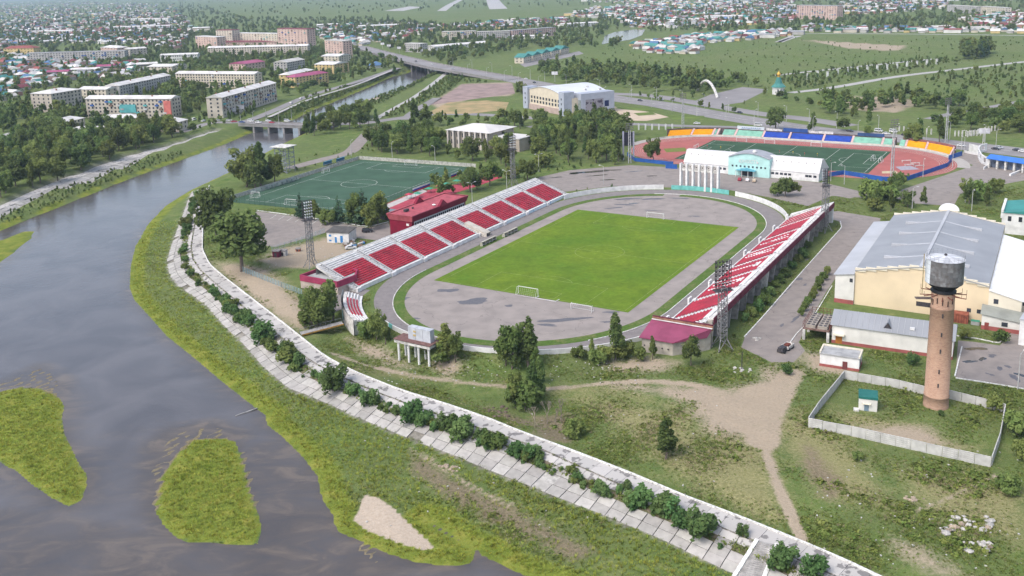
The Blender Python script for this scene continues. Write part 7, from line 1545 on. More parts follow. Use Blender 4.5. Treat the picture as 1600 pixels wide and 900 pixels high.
big=[([(590,238),(700,247),(790,262),(800,240),(790,206),(690,214),(620,214),(578,226)],62,7.5,10,14,('round','tall','round')),([(478,214),(560,205),(600,196),(575,182),(520,184),(474,203)],22,8,11,15,('round','tall')),([(830,250),(905,258),(978,258),(975,215),(945,190),(880,200),(832,222)],60,8,11,17,('tall','round')),
 ([(0,312),(100,274),(200,239),(262,219),(285,205),(180,206),(80,215),(0,240)],105,7.5,12,16,('round','tall','round')),([(1358,330),(1400,335),(1480,322),(1545,322),(1562,300),(1500,305),(1440,288),(1395,292),(1352,312)],40,6.5,6,10,('round','bush','tall')),
 ([(80,190),(170,185),(300,178),(330,170),(312,150),(270,165),(130,172),(100,178)],42,9,6,9,('round',)),([(270,160),(318,152),(300,130),(380,128),(400,122),(290,120),(240,140)],45,9,10,14,('round','tall')),
 ([(702,118),(828,142),(818,149),(720,131),(690,126)],44,6.,6,10,('round',)),([(850,104),(990,112),(1205,134),(1185,150),(1010,142),(880,130),(838,112)],120,9,9,14,('round','tall')),([(1095,165),(1200,186),(1195,191),(1090,172)],18,8,4,6,('round',)),([(1110,140),(1200,150),(1330,190),(1380,200),(1350,180),(1230,155)],50,10,6,11,('round','tall')),
 ([(1440,195),(1600,215),(1640,190),(1500,185)],26,10,7,12,('round',)),([(600,265),(660,255),(720,262),(690,275)],0,9,8,11,('round',)),([(640,182),(800,190),(870,190),(850,205),(780,200),(640,198)],36,9,9,13,('tall','round')),([(0,178),(90,172),(120,185),(60,210),(0,212)],34,9,9,14,('round',)),([(1560,200),(1640,222),(1640,180),(1570,178)],20,8,10,14,('round',)),
 ([(1505,82),(1545,80),(1548,92),(1508,94)],24,9,16,20,('conifer',)),([(1400,150),(1510,165),(1480,178),(1390,165)],18,9,8,13,('round','tall')),([(1350,160),(1390,150),(1400,165),(1350,175)],8,9,8,12,('round',)),([(1290,150),(1370,165),(1360,178),(1280,160)],20,8,6,11,('round',))]
for i,(poly,n,sp,h0,h1_,kinds) in enumerate(big):
    rr=random.Random(i)
    for (x,y) in scatter_poly(poly,n,sp,100+i):
        qx,qy=PXa(x,y,0.); k_=.5 if (688<qx<778 and qy<250) else 1.
        trees.append((x,y,h1(x,y),rr.uniform(h0,h1_)*k_,rr.choice(kinds),rr.uniform(.85,1.15)/k_**.5))
# embankment shrubs
for poly,a,b,n,seed in((None,.56,.80,118,5),):
    A,B=strip(slabB,promO,0.,1.,400); rr=random.Random(seed)
    for j in range(120):
        kc=rr.uniform(12,330) if j<60 else (rr.uniform(150,310) if j<110 else rr.uniform(310,395))
        for q_ in range(rr.choice((1,1,2,2,3,4))):
            k=int(min(max(kc+rr.gauss(0,3.2),0),399)); t_=rr.uniform(.46,.82); p=A[k]+(B[k]-A[k])*t_; px,py=PXa(*p)
            if 1140<px<1215: continue
            trees.append((p[0],p[1],p[2]-.1,rr.choice((.8,1.1,1.5,1.9,2.4,3.,4.))*rr.uniform(.8,1.15),'shrub' if rr.random()<.75 else 'bush',rr.uniform(.8,1.3)))
for (px,py,top) in((1093,838,790),(1047,808,775),(1220,888,850),(1268,900,864),(720,690,655),(520,612,570),(640,660,625),(410,535,500),(1160,838,820),(980,770,752)): T(px,py,top,'shrub',1.1)
small=[]  # far/low foliage that becomes stuff
def S(poly,n,sp,h0,h1_,seed,**k):
    rr=random.Random(seed)
    for (x,y) in scatter_poly(poly,n,sp,seed,**k): small.append((x,y,h1(x,y) if y<1200 else 0.,rr.uniform(h0,h1_)))
S([(0,60),(250,48),(480,62),(560,72),(640,108),(470,150),(320,180),(0,205)],1700,6,5,11,301,houses_=True)
S([(60,90),(480,75),(600,108),(470,150),(320,180),(120,185)],600,7,6,11,341)
S([(0,5),(300,5),(400,30),(600,30),(700,42),(560,60),(300,60),(0,70)],1500,10,7,14,302,world=False,avoid_water=False,houses_=True)
S([(470,30),(700,40),(900,30),(1000,45),(960,75),(820,78),(700,100),(620,80),(560,62)],800,9,7,13,303,world=False,avoid_water=False,houses_=True)
S([(890,20),(1250,0),(1600,-10),(1600,50),(1250,52),(990,50)],1500,11,6,12,304,world=False,avoid_water=False,houses_=True)
S([(850,95),(1000,60),(1250,58),(1600,60),(1600,180),(1400,170),(1200,140),(1000,118)],700,9,.6,3.2,305,world=False,avoid_water=False)
S([(1205,120),(1300,108),(1460,90),(1500,96),(1400,116),(1250,140)],420,6,2.5,5,306,avoid_water=False)
S([(425,190),(482,165),(560,138),(640,112),(632,106),(550,128),(470,152),(405,178)],600,2.6,1.5,4.5,307)
S([(590,188),(650,155),(700,120),(720,128),(690,150),(660,168),(620,188)],260,3.5,1.5,4,308)
S([(540,180),(600,160),(660,128),(690,112),(676,110),(640,130),(590,152)],320,2.5,1.2,3.5,309)
S([(820,300),(1000,310),(1000,290),(900,250),(800,262)],60,5,1,3,310)
S([(0,345),(0,330),(100,289),(200,253),(282,231),(284,236),(200,263),(100,301)],200,1.8,.7,2.4,350)
S([(0,0),(450,-6),(900,-20),(1600,-45),(1600,0),(900,10),(450,25),(0,8)],900,30,8,14,311,world=False,avoid_water=False,pad=0)
S([(1440,120),(1600,100),(1640,150),(1500,165)],140,9,2,6,312); S([(1000,150),(1100,150),(1170,165),(1000,158)],40,8,3,6,313); S([(380,300),(470,250),(560,225),(590,235),(420,280)],50,5,1,3,314); S([(250,200),(400,170),(400,182),(270,215)],40,6,3,8,315); S([(600,290),(740,262),(790,275),(640,315)],22,6,3,7,316)
S([(1130,545),(1170,500),(1300,370),(1320,380),(1200,500)],70,2.5,.8,2.,317)
# ---- the 300 trees and shrubs that show largest become things
LM=[('the crimson building',665,330),('the scoreboard',650,540),('the magenta roofed store',1055,525),('the water tower',1462,560),('the works hall',1440,380),('the white sports hall',1175,260),('the sports palace',866,150),('the columned hall',755,205),('the artificial pitch',545,285),('the road bridge',435,196),('the overpass',680,105),('the red track',1400,255),('the colonnade',1094,275),('the raised grandstand',1200,420),('the long red grandstand',720,360),('the footbridge',505,515),('the river bend',220,430),('the painted apartment block',200,165),('the balcony block',390,140),('the steel frame tower',441,245),('the chapel',1216,140),('the white arch',1106,145),('the teal terrace',850,85),('the office block',1590,330),('the highway',1000,165),('the embankment stairs',1180,870),('the sandbar',620,830),('the sandy track',1140,640),('the green roofed hut',1357,628),('the car park',490,350),('the turnstile hall',1570,260),('the left bank promenade',120,280),('the low pale roofs',130,200),('the dark conifers',1526,86),('the park avenue',1400,120),('the gravel lot',740,145),('the near embankment slabs',700,690),('the middle embankment slabs',930,780),('the upper embankment slabs',340,470),('the embankment bend',275,390)]
def lbl(px,py,h,kind,ws,k):
    n,lx,ly=min(LM,key=lambda l:(l[1]-px)**2+((l[2]-py)*1.6)**2); dx,dy=px-lx,py-ly
    rel='left of' if dx<-abs(dy) else ('right of' if dx>abs(dy) else ('behind' if dy<0 else 'in front of'))
    d=math.hypot(dx,dy); far='close' if d<35 else ('near' if d<80 else 'well')
    sz={'shrub':('small','mid-sized','large')[(h>2.2)+(h>3.4)],'bush':('small','mid-sized','large')[(h>2.2)+(h>3.4)]}.get(kind,('low','mid-sized','tall','towering')[(h>8)+(h>11)+(h>13.5)])
    form={'round':'round crowned tree','tall':'slender upright tree','conifer':'pointed conifer','shrub':'feathery dark green shrub','bush':'olive green bush'}[kind]
    return '%s %s%s %s %s %s'%(sz,'broad ' if ws>1.1 else ('narrow ' if ws<.88 else ''),form,far,rel,n)
key=[]
for i,t_ in enumerate(trees):
    x,y,z,h,kind,ws=t_; px,py=PXa(x,y,z); px2,py2=PXa(x,y,z+h); key.append((-(abs(py-py2))*(1 if -20<px<1620 and py2<905 else .01),i,px,py))
key.sort(); named=0; cnt={'t':0,'s':0}
for rank,(kk,i,px,py) in enumerate(key):
    x,y,z,h,kind,ws=trees[i]; cls='s' if kind in('shrub','bush') else 't'
    if cnt[cls]>=(290 if cls=='t' else 290): small.append((x,y,z,h)); continue
    cnt[cls]+=1; v=TK[kind]; cm,tm,h0=v[i%len(v)]; s_=h/h0
    t=bpy.data.objects.new({'shrub':'shrub','bush':'bush','conifer':'conifer_tree'}.get(kind,'broadleaf_tree'),None); COL.objects.link(t); t.location=(x,y,z); t.rotation_euler=(0,0,(i*2.399)%6.28); t.scale=(s_*ws,s_*ws,s_)
    tag(t,lbl(px,py,h,kind,ws,i),{'shrub':'shrub','bush':'shrub'}.get(kind,'tree'),{'s':'shrubs and bushes','t':'trees'}[cls])
    for nm,me in(('crown',cm),('stem' if cls=='s' else 'trunk',tm)): o=bpy.data.objects.new(nm,me); COL.objects.link(o); o.parent=t
for j,(px,py,hh_) in enumerate(((836,666,6.5),(855,662,7.5),(877,656,7.),(868,660,5.))):
    p=GT(px,py); t=thing('dead_tree','leafless grey dead tree, %s of the four beside the dark earth heap'%('first second third last'.split()[j] if False else ('leftmost','second from left','rightmost','second from right')[j]),'tree',p,j*1.3,'dead trees'); o=bpy.data.objects.new('branches',bare(40+j,hh_)); COL.objects.link(o); o.parent=t
# ---- instanced foliage
def gn_scatter(name,pts,scale,rot,meshes,pick,label,cat,tilt=None):
    me=bpy.data.meshes.new(name); me.vertices.add(len(pts)); me.vertices.foreach_set('co',np.asarray(pts,np.float32).ravel()); me.update()
    a=me.attributes.new('sc','FLOAT_VECTOR','POINT'); a.data.foreach_set('vector',np.asarray(scale,np.float32).ravel())
    a=me.attributes.new('rt','FLOAT_VECTOR','POINT'); R=np.zeros((len(pts),3),np.float32); R[:,2]=rot; a.data.foreach_set('vector',R.ravel())
    a=me.attributes.new('pk','INT','POINT'); a.data.foreach_set('value',np.asarray(pick,np.int32))
    o=bpy.data.objects.new(name,me); COL.objects.link(o); o['kind']='stuff'; tag(o,label,cat)
    c=bpy.data.collections.new(name+'_kinds')
    for k,m_ in enumerate(meshes): q=bpy.data.objects.new('%s_kind_%02d'%(name,k),m_); c.objects.link(q)
    ng=bpy.data.node_groups.new(name+'_scatter','GeometryNodeTree'); ng.interface.new_socket('Geometry',in_out='INPUT',socket_type='NodeSocketGeometry'); ng.interface.new_socket('Geometry',in_out='OUTPUT',socket_type='NodeSocketGeometry')
    N=ng.nodes; i=N.new('NodeGroupInput'); u=N.new('NodeGroupOutput'); p=N.new('GeometryNodeInstanceOnPoints'); ci=N.new('GeometryNodeCollectionInfo'); ci.inputs['Collection'].default_value=c; ci.inputs['Separate Children'].default_value=True; ci.inputs['Reset Children'].default_value=True
    def at(n_,t_): q=N.new('GeometryNodeInputNamedAttribute'); q.data_type=t_; q.inputs['Name'].default_value=n_; return q.outputs['Attribute']
    mp_=N.new('GeometryNodeMeshToPoints'); ng.links.new(i.outputs[0],mp_.inputs['Mesh']); ng.links.new(mp_.outputs[0],p.inputs['Points']); ng.links.new(ci.outputs[0],p.inputs['Instance']); p.inputs['Pick Instance'].default_value=True
    ng.links.new(at('pk','INT'),p.inputs['Instance Index']); ng.links.new(at('rt','FLOAT_VECTOR'),p.inputs['Rotation']); ng.links.new(at('sc','FLOAT_VECTOR'),p.inputs['Scale']); ng.links.new(p.outputs[0],u.inputs[0])
    md=o.modifiers.new('scatter','NODES'); md.node_group=ng; return o
sm=np.array(small); rg=np.random.default_rng(5)
gn_scatter('distant_trees',sm[:,:3],np.stack([sm[:,3]/10*rg.uniform(.85,1.3,len(sm))]*2+[sm[:,3]/10],1),rg.uniform(0,6.28,len(sm)),LOD,rg.integers(0,5,len(sm)),'masses of small trees and bushes scattered through the town and meadows','trees')
def tuft(seed,n,h,r,mat,lean=.5,w=.07):
    rg=np.random.default_rng(seed); V=[];F=[]
    for k in range(n):
        a=rg.uniform(0,6.28); b=np.array([math.cos(a),math.sin(a),0])*r*rg.uniform(.05,1); t=np.array([math.cos(a)*lean*rg.uniform(.3,1.2),math.sin(a)*lean*rg.uniform(.3,1.2),1])*h*rg.uniform(.6,1.1); s=np.array([-math.sin(a),math.cos(a),0])*w*h; m_=b+t*.5
        V+= [b-s*.6,b+s*.6,m_+s,b+t,m_-s]; i=len(V)-5; F+=[(i,i+1,i+2),(i,i+2,i+4),(i+4,i+2,i+3)]
    return npmesh('tuft',np.array(V),np.array(F),mat)
def weed(seed,n,h,r,mat,s=.3):
    rg=np.random.default_rng(seed); d=rg.normal(size=(n,3)); d[:,2]=np.abs(d[:,2]); d/=np.linalg.norm(d,axis=1,keepdims=True); C=d*np.array([r,r,h])*rg.uniform(.4,1,(n,1)); Nn=d+rg.normal(size=(n,3))*.5; Nn/=np.linalg.norm(Nn,axis=1,keepdims=True); V,F=quads(C,Nn,s*rg.uniform(.6,1.4,n),rg.uniform(.5,1,n),rg); return npmesh('weed',V,F,mat)
weeds=[weed(1,14,.55,.6,lf_grass),weed(2,16,.45,.75,lf_grass,.32),weed(3,12,.7,.5,lf_grass,.28),tuft(4,12,.7,.45,lf_grass,.6),tuft(5,12,.55,.5,lf_dry,.7)]
reeds=[tuft(6,12,1.1,.5,lf_reed,.5,.05),tuft(7,12,.8,.6,lf_reed,.8,.06),tuft(8,12,1.2,.5,lf_sedge,.5,.05),tuft(9,12,.9,.6,lf_sedge,.8,.06)]
n0=1250000; x=rg.uniform(-190,270,n0); y=rg.uniform(70,420,n0)
px,py=PXa(x,y,np.full(n0,-1.)); k=(px>-250)&(px<2000)&(py<1150)&(rg.uniform(0,1,n0)<np.clip(1.25-y/420,.15,1)); x,y,px,py=x[k],y[k],px[k],py[k]
k=free_mask(x,y,.3); x,y,px,py=x[k],y[k],px[k],py[k]; sr1=sdist(x,y,river)
for q in isl: sr1=np.maximum(sr1,-sdist(x,y,q))
z1_,z2_,z3_,z4_,z5_,z6_=[gsamp(a,x,y) for a in(Z1,Z2,Z3,Z4,Z5,Z6)]; hz=gsamp(hh,x,y)
k=(sr1>.15)&(z6_<.05)&(z4_<.3)&(rg.uniform(0,1,len(x))>z1_*1.1)&~inpoly(x,y,[(p[0],p[1]) for p in SLABP])&~inpoly(x,y,[(p[0],p[1]) for p in PROMP])
x,y,z2_,z3_,z5_,hz,px,py,sr2=[a[k] for a in(x,y,z2_,z3_,z5_,hz,px,py,sr1)]
nzv=.5+.5*nz(x,y,.16); isr=(z3_>.45)|(inpoly(x,y,MARSHP)&(rg.uniform(0,1,len(x))<.6*(1-np.clip(z5_,0,1))))
k=isr&(rg.uniform(0,1,len(x))<.5); n_=k.sum(); sc=rg.uniform(.3,.72,n_)*np.clip(.35+sr2[k]*.25,.35,1); gn_scatter('reed_grass',np.stack([x[k],y[k],hz[k]-.05],1),np.stack([sc,sc,sc*rg.uniform(.7,1.25,n_)],1),rg.uniform(0,6.28,n_),reeds,np.where(rg.uniform(0,1,n_)<np.clip(1.05-sr2[k]*.25,.1,1),rg.integers(0,2,n_),rg.integers(2,4,n_)),'tall yellow green reed grass on the islands and river margin','grass')
k=~isr&(rg.uniform(0,1,len(x))<np.clip(.35+.9*nzv-.35*z2_-.5*z5_,.12,1)); n_=k.sum(); sc=rg.uniform(.22,.72,n_)*(.45+.95*nzv[k]); pk=rg.integers(0,4,n_); pk=np.where(rg.uniform(0,1,n_)<.15+.5*z2_[k]+.5*z5_[k],4,pk)
gn_scatter('meadow_weeds',np.stack([x[k],y[k],hz[k]-.05],1),np.stack([sc,sc,sc*rg.uniform(.7,1.2,n_)],1),rg.uniform(0,6.28,n_),weeds,pk,'low weeds and rough grass covering the meadow and river bank','grass')
A=resample(slabB,900); B=resample(promO,900); n_=2600; ii_=rg.integers(60,900,n_); tt=rg.uniform(.56,.79,n_); tt[:300]=rg.uniform(.975,1.0,300); tt[300:600]=rg.uniform(.0,.03,300); P=A[ii_]+(B[ii_]-A[ii_])*tt[:,None]; sc=rg.uniform(.4,1.3,n_); sc[:600]*=.6
gn_scatter('embankment_weeds',P+[0,0,.02],np.stack([sc,sc,sc],1),rg.uniform(0,6.28,n_),weeds,rg.integers(0,4,n_),'weeds growing in the joints and planting strip of the embankment','weeds')
k2=~isr&(nzv>.62)&(rg.uniform(0,1,len(x))<.02+.05*(px>1250)*(py>640)); n2_=k2.sum(); sc=rg.uniform(.9,2.1,n2_); gn_scatter('tall_weeds',np.stack([x[k2],y[k2],hz[k2]-.05],1),np.stack([sc,sc,sc*.8],1),rg.uniform(0,6.28,n2_),weeds[:3],rg.integers(0,3,n2_),'taller clumps of green weeds standing out of the meadow','weeds')
print('tufts',isr.sum(),n_,'trees',len(trees),'small',len(small))
# ================================================================ vehicles
tyre=M('tyre_black',(.02,.02,.02),.8,.1,3.); hub=M('wheel_hub',(.35,.35,.36),.4,.1,3.); cglass=M('car_glass',(.025,.03,.035),.1,.1,1.,spec=.6); lampw=M('headlight_lens',(.7,.7,.68),.2,.05,2.); lampr=M('tail_lens',(.4,.03,.03),.3,.05,2.)
def carmesh(kind):
    """side profile swept across, x forward"""
    if kind=='van': lo=[(-2.4,.35),(2.3,.35),(2.4,.6),(2.35,1.05),(1.7,1.2),(1.15,2.0),(-2.35,2.05),(-2.42,.8)]; win=[(1.55,1.22),(1.1,1.85),(-2.2,1.88),(-2.25,1.22)]; w=.95
    elif kind=='suv': lo=[(-2.2,.4),(2.2,.4),(2.28,.7),(2.2,1.0),(1.1,1.12),(.55,1.7),(-1.9,1.72),(-2.2,1.1),(-2.28,.8)]; win=[(.98,1.14),(.5,1.6),(-1.82,1.62),(-2.05,1.14)]; w=.92
    else: lo=[(-2.15,.32),(2.15,.32),(2.22,.55),(2.1,.82),(.95,.95),(.3,1.42),(-1.1,1.44),(-1.75,1.0),(-2.15,.92),(-2.22,.6)]; win=[(.85,.97),(.25,1.34),(-1.05,1.36),(-1.6,.99)]; w=.86
    b=MB(); n=len(lo); zt=max(z for x,z in lo); ins=lambda z:w-(.16*max(0,(z-.9))/(zt-.9) if z>.9 else .0)
    L=[(x,-ins(z),z) for x,z in lo]; R=[(x,ins(z),z) for x,z in lo]; b.add(L+R,[tuple(range(n)),tuple(range(2*n-1,n-1,-1))]+[(i,n+i,n+(i+1)%n,(i+1)%n) for i in range(n)])
    g=MB()
    for s_ in(-1,1): 
        q=[(x,s_*(ins(z)+.012),z) for x,z in win]; g.add(q if s_<0 else q[::-1],[(0,1,2,3)])
    (xa,za),(xb,zb)=win[0],win[1]; xa+=.16; xb+=.16; 
    g.add([(xa,-w*.82,za+.02),(xa,w*.82,za+.02),(xb,w*.74,zb+.02),(xb,-w*.74,zb+.02)],[(0,1,2,3)]); (xa,za),(xb,zb)=win[3],win[2]; xa-=.14; xb-=.12; g.add([(xa,w*.8,za+.02),(xa,-w*.8,za+.02),(xb,-w*.7,zb+.02),(xb,w*.7,zb+.02)],[(0,1,2,3)])
    def m_(mb,nm,mt):
        me=bpy.data.meshes.new(nm); me.from_pydata([tuple(v) for v in mb.v],[],mb.f)
        if mt: me.materials.append(mt)
        return me
    wh=MB(); wh.tube((0,-.11,0),(0,.11,0),.33,n=12); hb=MB(); hb.tube((0,-.12,0),(0,.12,0),.19,n=8); l1=MB(); l1.box((0,0,0),(.06,.34,.16)); 
    return b,m_(g,'windows',cglass),m_(wh,'wheel',tyre),m_(hb,'hub',hub),m_(l1,'headlight',lampw),m_(l1,'tail_light',lampr),w,(1.35,-1.35) if kind!='van' else (1.5,-1.45),(2.22 if kind=='car' else 2.3)
CM={k:carmesh(k) for k in('car','suv','van')}; BODY={}
cc={'white':(.66,.66,.66),'silver':(.40,.41,.43),'dark':(.03,.03,.04),'red':(.35,.03,.05),'blue':(.05,.09,.26),'beige':(.50,.42,.30),'yellow':(.55,.30,.03),'green':(.06,.16,.1)}
def car(kind,colr,p,hd,label):
    t=thing('parked_car' if 'parked' in label else ('van' if kind=='van' else 'car'),label,'van' if kind=='van' else 'car',p,hd,'cars and vans'); b,g,wh,hb,hl,tl,w,ax,xf=CM[kind]
    if (kind,colr) not in BODY:
        me=bpy.data.meshes.new('body'); me.from_pydata([tuple(v) for v in b.v],[],b.f); me.materials.append(M('car_paint_'+colr,cc[colr],.25,.03,.5,spec=.5)); BODY[(kind,colr)]=me
    def add(nm,me,loc=(0,0,0),par=t): o=bpy.data.objects.new(nm,me); COL.objects.link(o); o.parent=par; o.location=loc; return o
    add('body',BODY[(kind,colr)]); add('windows',g)
    for x in ax:
        for y in(-w+.06,w-.06): o=add('wheel',wh,(x,y,.33)); add('hub',hb,(0,0,0),o)
    for y in(-w*.68,w*.68): add('headlight',hl,(xf,y,.66)); add('tail_light',tl,(-xf,y,.74))
    return t
def dirw(px,py,qx,qy,z=0.): a,b=W(px,py,z),W(qx,qy,z); return math.atan2(b.y-a.y,b.x-a.x)
bdir=dirw(372,194,515,199,1.2); zb=1.2
for kind,c_,px,py,z,hd,lab in [('car','blue',378,192,zb,bdir,'blue car at the left end of the road bridge'),('van','white',392,190.5,zb,bdir,'white van on the road bridge, behind the blue car'),('suv','white',404,192.5,zb,bdir,'white off-roader in the near lane of the road bridge'),('car','red',425,192.5,zb,bdir,'red car in the middle of the road bridge'),('car','white',419,190,zb,bdir,'white car beside the red car on the road bridge'),('van','white',449,190.5,zb,bdir,'large white van over the middle of the river'),('van','yellow',480,191,zb,bdir,'yellow van at the right end of the road bridge'),('car','dark',483,193.5,zb,bdir,'dark car in front of the yellow van'),('van','white',506,192,zb,bdir,'white van just off the right end of the road bridge'),
 ('suv','dark',574,363,0,dirw(560,364,590,362),'dark off-roader parked beside the small white and blue building'),('car','red',1156,282,0,PA+.2,'red car parked before the white sports hall'),('car','white',1168,283,0,PA+.2,'white car parked between the red and beige cars'),('car','beige',1178.5,284,0,PA+.2,'beige car parked before the white sports hall'),('suv','silver',1593,510,0,PA,'silver off-roader parked in the works lane at the right edge'),
 ('car','dark',1000,158,0,dirw(980,156,1030,163),'dark blue car on the highway near the sports palace'),('car','silver',1033,157,0,dirw(980,156,1030,163),'silver car on the highway past the dark one'),('car','dark',1156,177,0,dirw(1100,176,1190,191),'dark car on the highway below the white arch'),('car','white',1089,194,0,dirw(1060,196.5,1150,199),'white car on the side road behind the left yellow seats'),('van','white',1185,197,0,dirw(1060,196.5,1150,199),'white van on the side road left of the big tree'),
 ('car','dark',1268,197,0,dirw(1190,191,1270,203),'dark car on the highway behind the blue seats'),('car','dark',1328,206,0,dirw(1270,203,1400,216),'dark car on the highway right of the navy sign'),('van','white',1373,206,0,dirw(1270,203,1400,216),'white van on the highway behind the mint seats'),('van','white',1396,207,0,dirw(1270,203,1400,216),'tall white van on the highway near the entrance'),('car','white',1385,210,0,dirw(1270,203,1400,216),'white car in front of the tall white van'),('car','dark',1414,212,0,dirw(1400,216,1500,227),'dark car on the highway behind the right yellow seats'),('car','silver',1428,215,0,dirw(1400,216,1500,227),'silver car on the highway behind the right yellow seats'),
 ('car','white',1502,229,0,dirw(1400,216,1500,227),'white car at the entrance of the gate road'),('car','dark',1556,234,0,dirw(1500,227,1640,243),'dark blue car near the blue roofed hall'),('car','silver',1561,232,0,dirw(1500,227,1640,243),'silver car beside the dark blue one'),('car','dark',1589,236,0,dirw(1500,227,1640,243),'black car at the right edge of the highway'),('car','white',1598,238,0,dirw(1500,227,1640,243),'white car at the right edge of the highway'),('car','white',822,124,0,dirw(800,124,850,133),'white car on the highway left of the sports palace'),('car','dark',835,130,0,dirw(800,124,850,133),'dark car on the highway left of the sports palace'),
 ('van','white',303,188,.1,dirw(280,207,330,192),'white van at the left approach to the bridge'),('car','white',318,190,.1,dirw(330,192,280,207),'white car at the left approach to the bridge'),('car','silver',340,189,.1,dirw(330,192,380,190),'silver car among trees at the bridge approach'),('car','white',358,189,.1,dirw(330,192,380,190),'white car just left of the bridge'),('car','red',366,191,.1,dirw(330,192,380,190),'small red car just left of the bridge'),('car','white',455,162,.1,dirw(430,172,482,150),'white car on the river road, lower'),('car','white',470,155,.1,dirw(430,172,482,150),'white car on the river road, upper'),('van','white',880,195,.05,dirw(900,191,980,193.5),'grey white bus like van near the sports palace trees'),
 ('car','white',600,86,3.2,dirw(600,84,640,94),'white car on the far end of the overpass'),('car','dark',650,96.5,5.7,dirw(640,94,680,103),'dark car on the crown of the overpass'),('car','white',675,101,6.3,dirw(640,94,680,103),'white car on the crown of the overpass'),('car','silver',708,108,5.6,dirw(680,103,720,110),'silver car descending the overpass')]:
    p=W(px,py,z); car(kind,c_,p+Vector((0,0,.07)),hd,lab)
# wrecked truck and scrap by the service drive
tk=thing('scrap_truck','old grey truck bed and engine scrap left beside the service drive','scrap truck',W(1226,548),PA-.2)
def loc(mb,nm,mt,t): o=mb.build(nm,mt); o.parent=t; return o
mb=MB(); mb.box((1.6,0,.5),(3.4,2.2,.25)); 
for y in(-1.05,1.05): mb.box((1.6,y,.75),(3.4,.1,.6))
for x in(-.05,3.25): mb.box((x,0,.75),(.1,2.2,.6))
loc(mb,'bed',white2,tk); mb=MB(); mb.box((-1.5,0,.4),(2.2,1.5,1.2)); loc(mb,'cab_scrap',darkm,tk); mb=MB(); mb.box((1.6,0,.8),(1.4,1.2,.7)); loc(mb,'engine',MATS['rust_dark'],tk)
for x in(-1.9,.6,2.8):
    for y in(-.95,.95): mb=MB(); mb.tube((x,y-.15,.45),(x,y+.15,.45),.45,n=12); loc(mb,'wheel',tyre,tk)
# ================================================================ yard by the left stand
A=W(511.3,378.8); B=W(545.5,380.5); fbw=math.atan2((B-A).y,(B-A).x); bw,ff,rf=block('service_building','small white building with bright blue doors and windows behind the grandstand','building',A,fbw,(B-A).length,7.,4.2,'shed',.5,white,M('dark_felt_roof',(.10,.095,.09),.9,.15,.6),{},ov=.35)
Lw=(B-A).length; bdm=M('bright_blue_door',(.05,.22,.50),.5,.08,1.)
for u,w_,z0,z1 in((.9,1.1,2.5,3.3),(.9,1.1,.6,1.2),(3.4,.9,.1,2.4),(5.8,1.1,.1,3.0)): mb=MB(); mb.quad(ff(u,-.05,z0),ff(u+w_,-.05,z0),ff(u+w_,-.05,z1),ff(u,-.05,z1)); mb.build('door' if z0<.2 else 'window',bdm,bw)
junkm=[M('junk_grey',(.35,.33,.31),.8,.2,2.),M('junk_brown',(.20,.13,.09),.85,.2,2.),M('junk_blue',(.06,.2,.42),.7,.1,2.),M('junk_white',(.58,.57,.55),.7,.1,2.)]
jp=thing('scrap_heap','heap of planks, sheets and barrels between the white building and the grandstand','scrap heap',W(555,385)); rr=random.Random(3)
for k in range(26):
    p=W(rr.uniform(538,582),rr.uniform(378,388)); mb=MB(); mb.box(p+Vector((0,0,rr.uniform(0,.5))),(rr.uniform(.8,3.),rr.uniform(.3,1.4),rr.uniform(.2,.8)),rr.uniform(0,3)); mb.build('scrap_piece',rr.choice(junkm),jp)
car('car','white',W(548,389)+Vector((0,0,.02)),PA-.8,'white wrecked car body parked among the scrap')
for (px,py,w_,d_,h_,mt,lab) in((426,402,2.6,2.2,2.2,MATS['maroon_paint'],'small maroon shed beside the big tree'),(437,400,2.4,2.,1.9,white2,'small white shed right of the maroon shed'),(462,393,1.6,1.2,.9,MATS['rust'],'rusty brown box in the dirt yard')):
    t,f_,_r=block('yard_shed',lab,'shed',W(px,py),U0+.3,w_,d_,h_,'shed',.25,mt,M('shed_roof',(.25,.23,.22),.8,.2,1.),{},ov=.15); mb=MB(); mb.quad(f_(w_*.3,-.03,.1),f_(w_*.65,-.03,.1),f_(w_*.65,-.03,h_*.8),f_(w_*.3,-.03,h_*.8)); mb.build('door',darkm,t)
mesh_fence('pale blue mesh fence between the car park and the dirt yard',pix([(425,393),(455,383),(480,375),(507,364)]),2.,2.5,M('pale_blue_metal',(.30,.42,.45),.6,.1,1.)); mesh_fence('pale blue picket fence on the grass slope above the embankment',pix([(380,425),(410,437),(440,449),(472,461)]),2.,1.6,MATS['pale_blue_metal'])
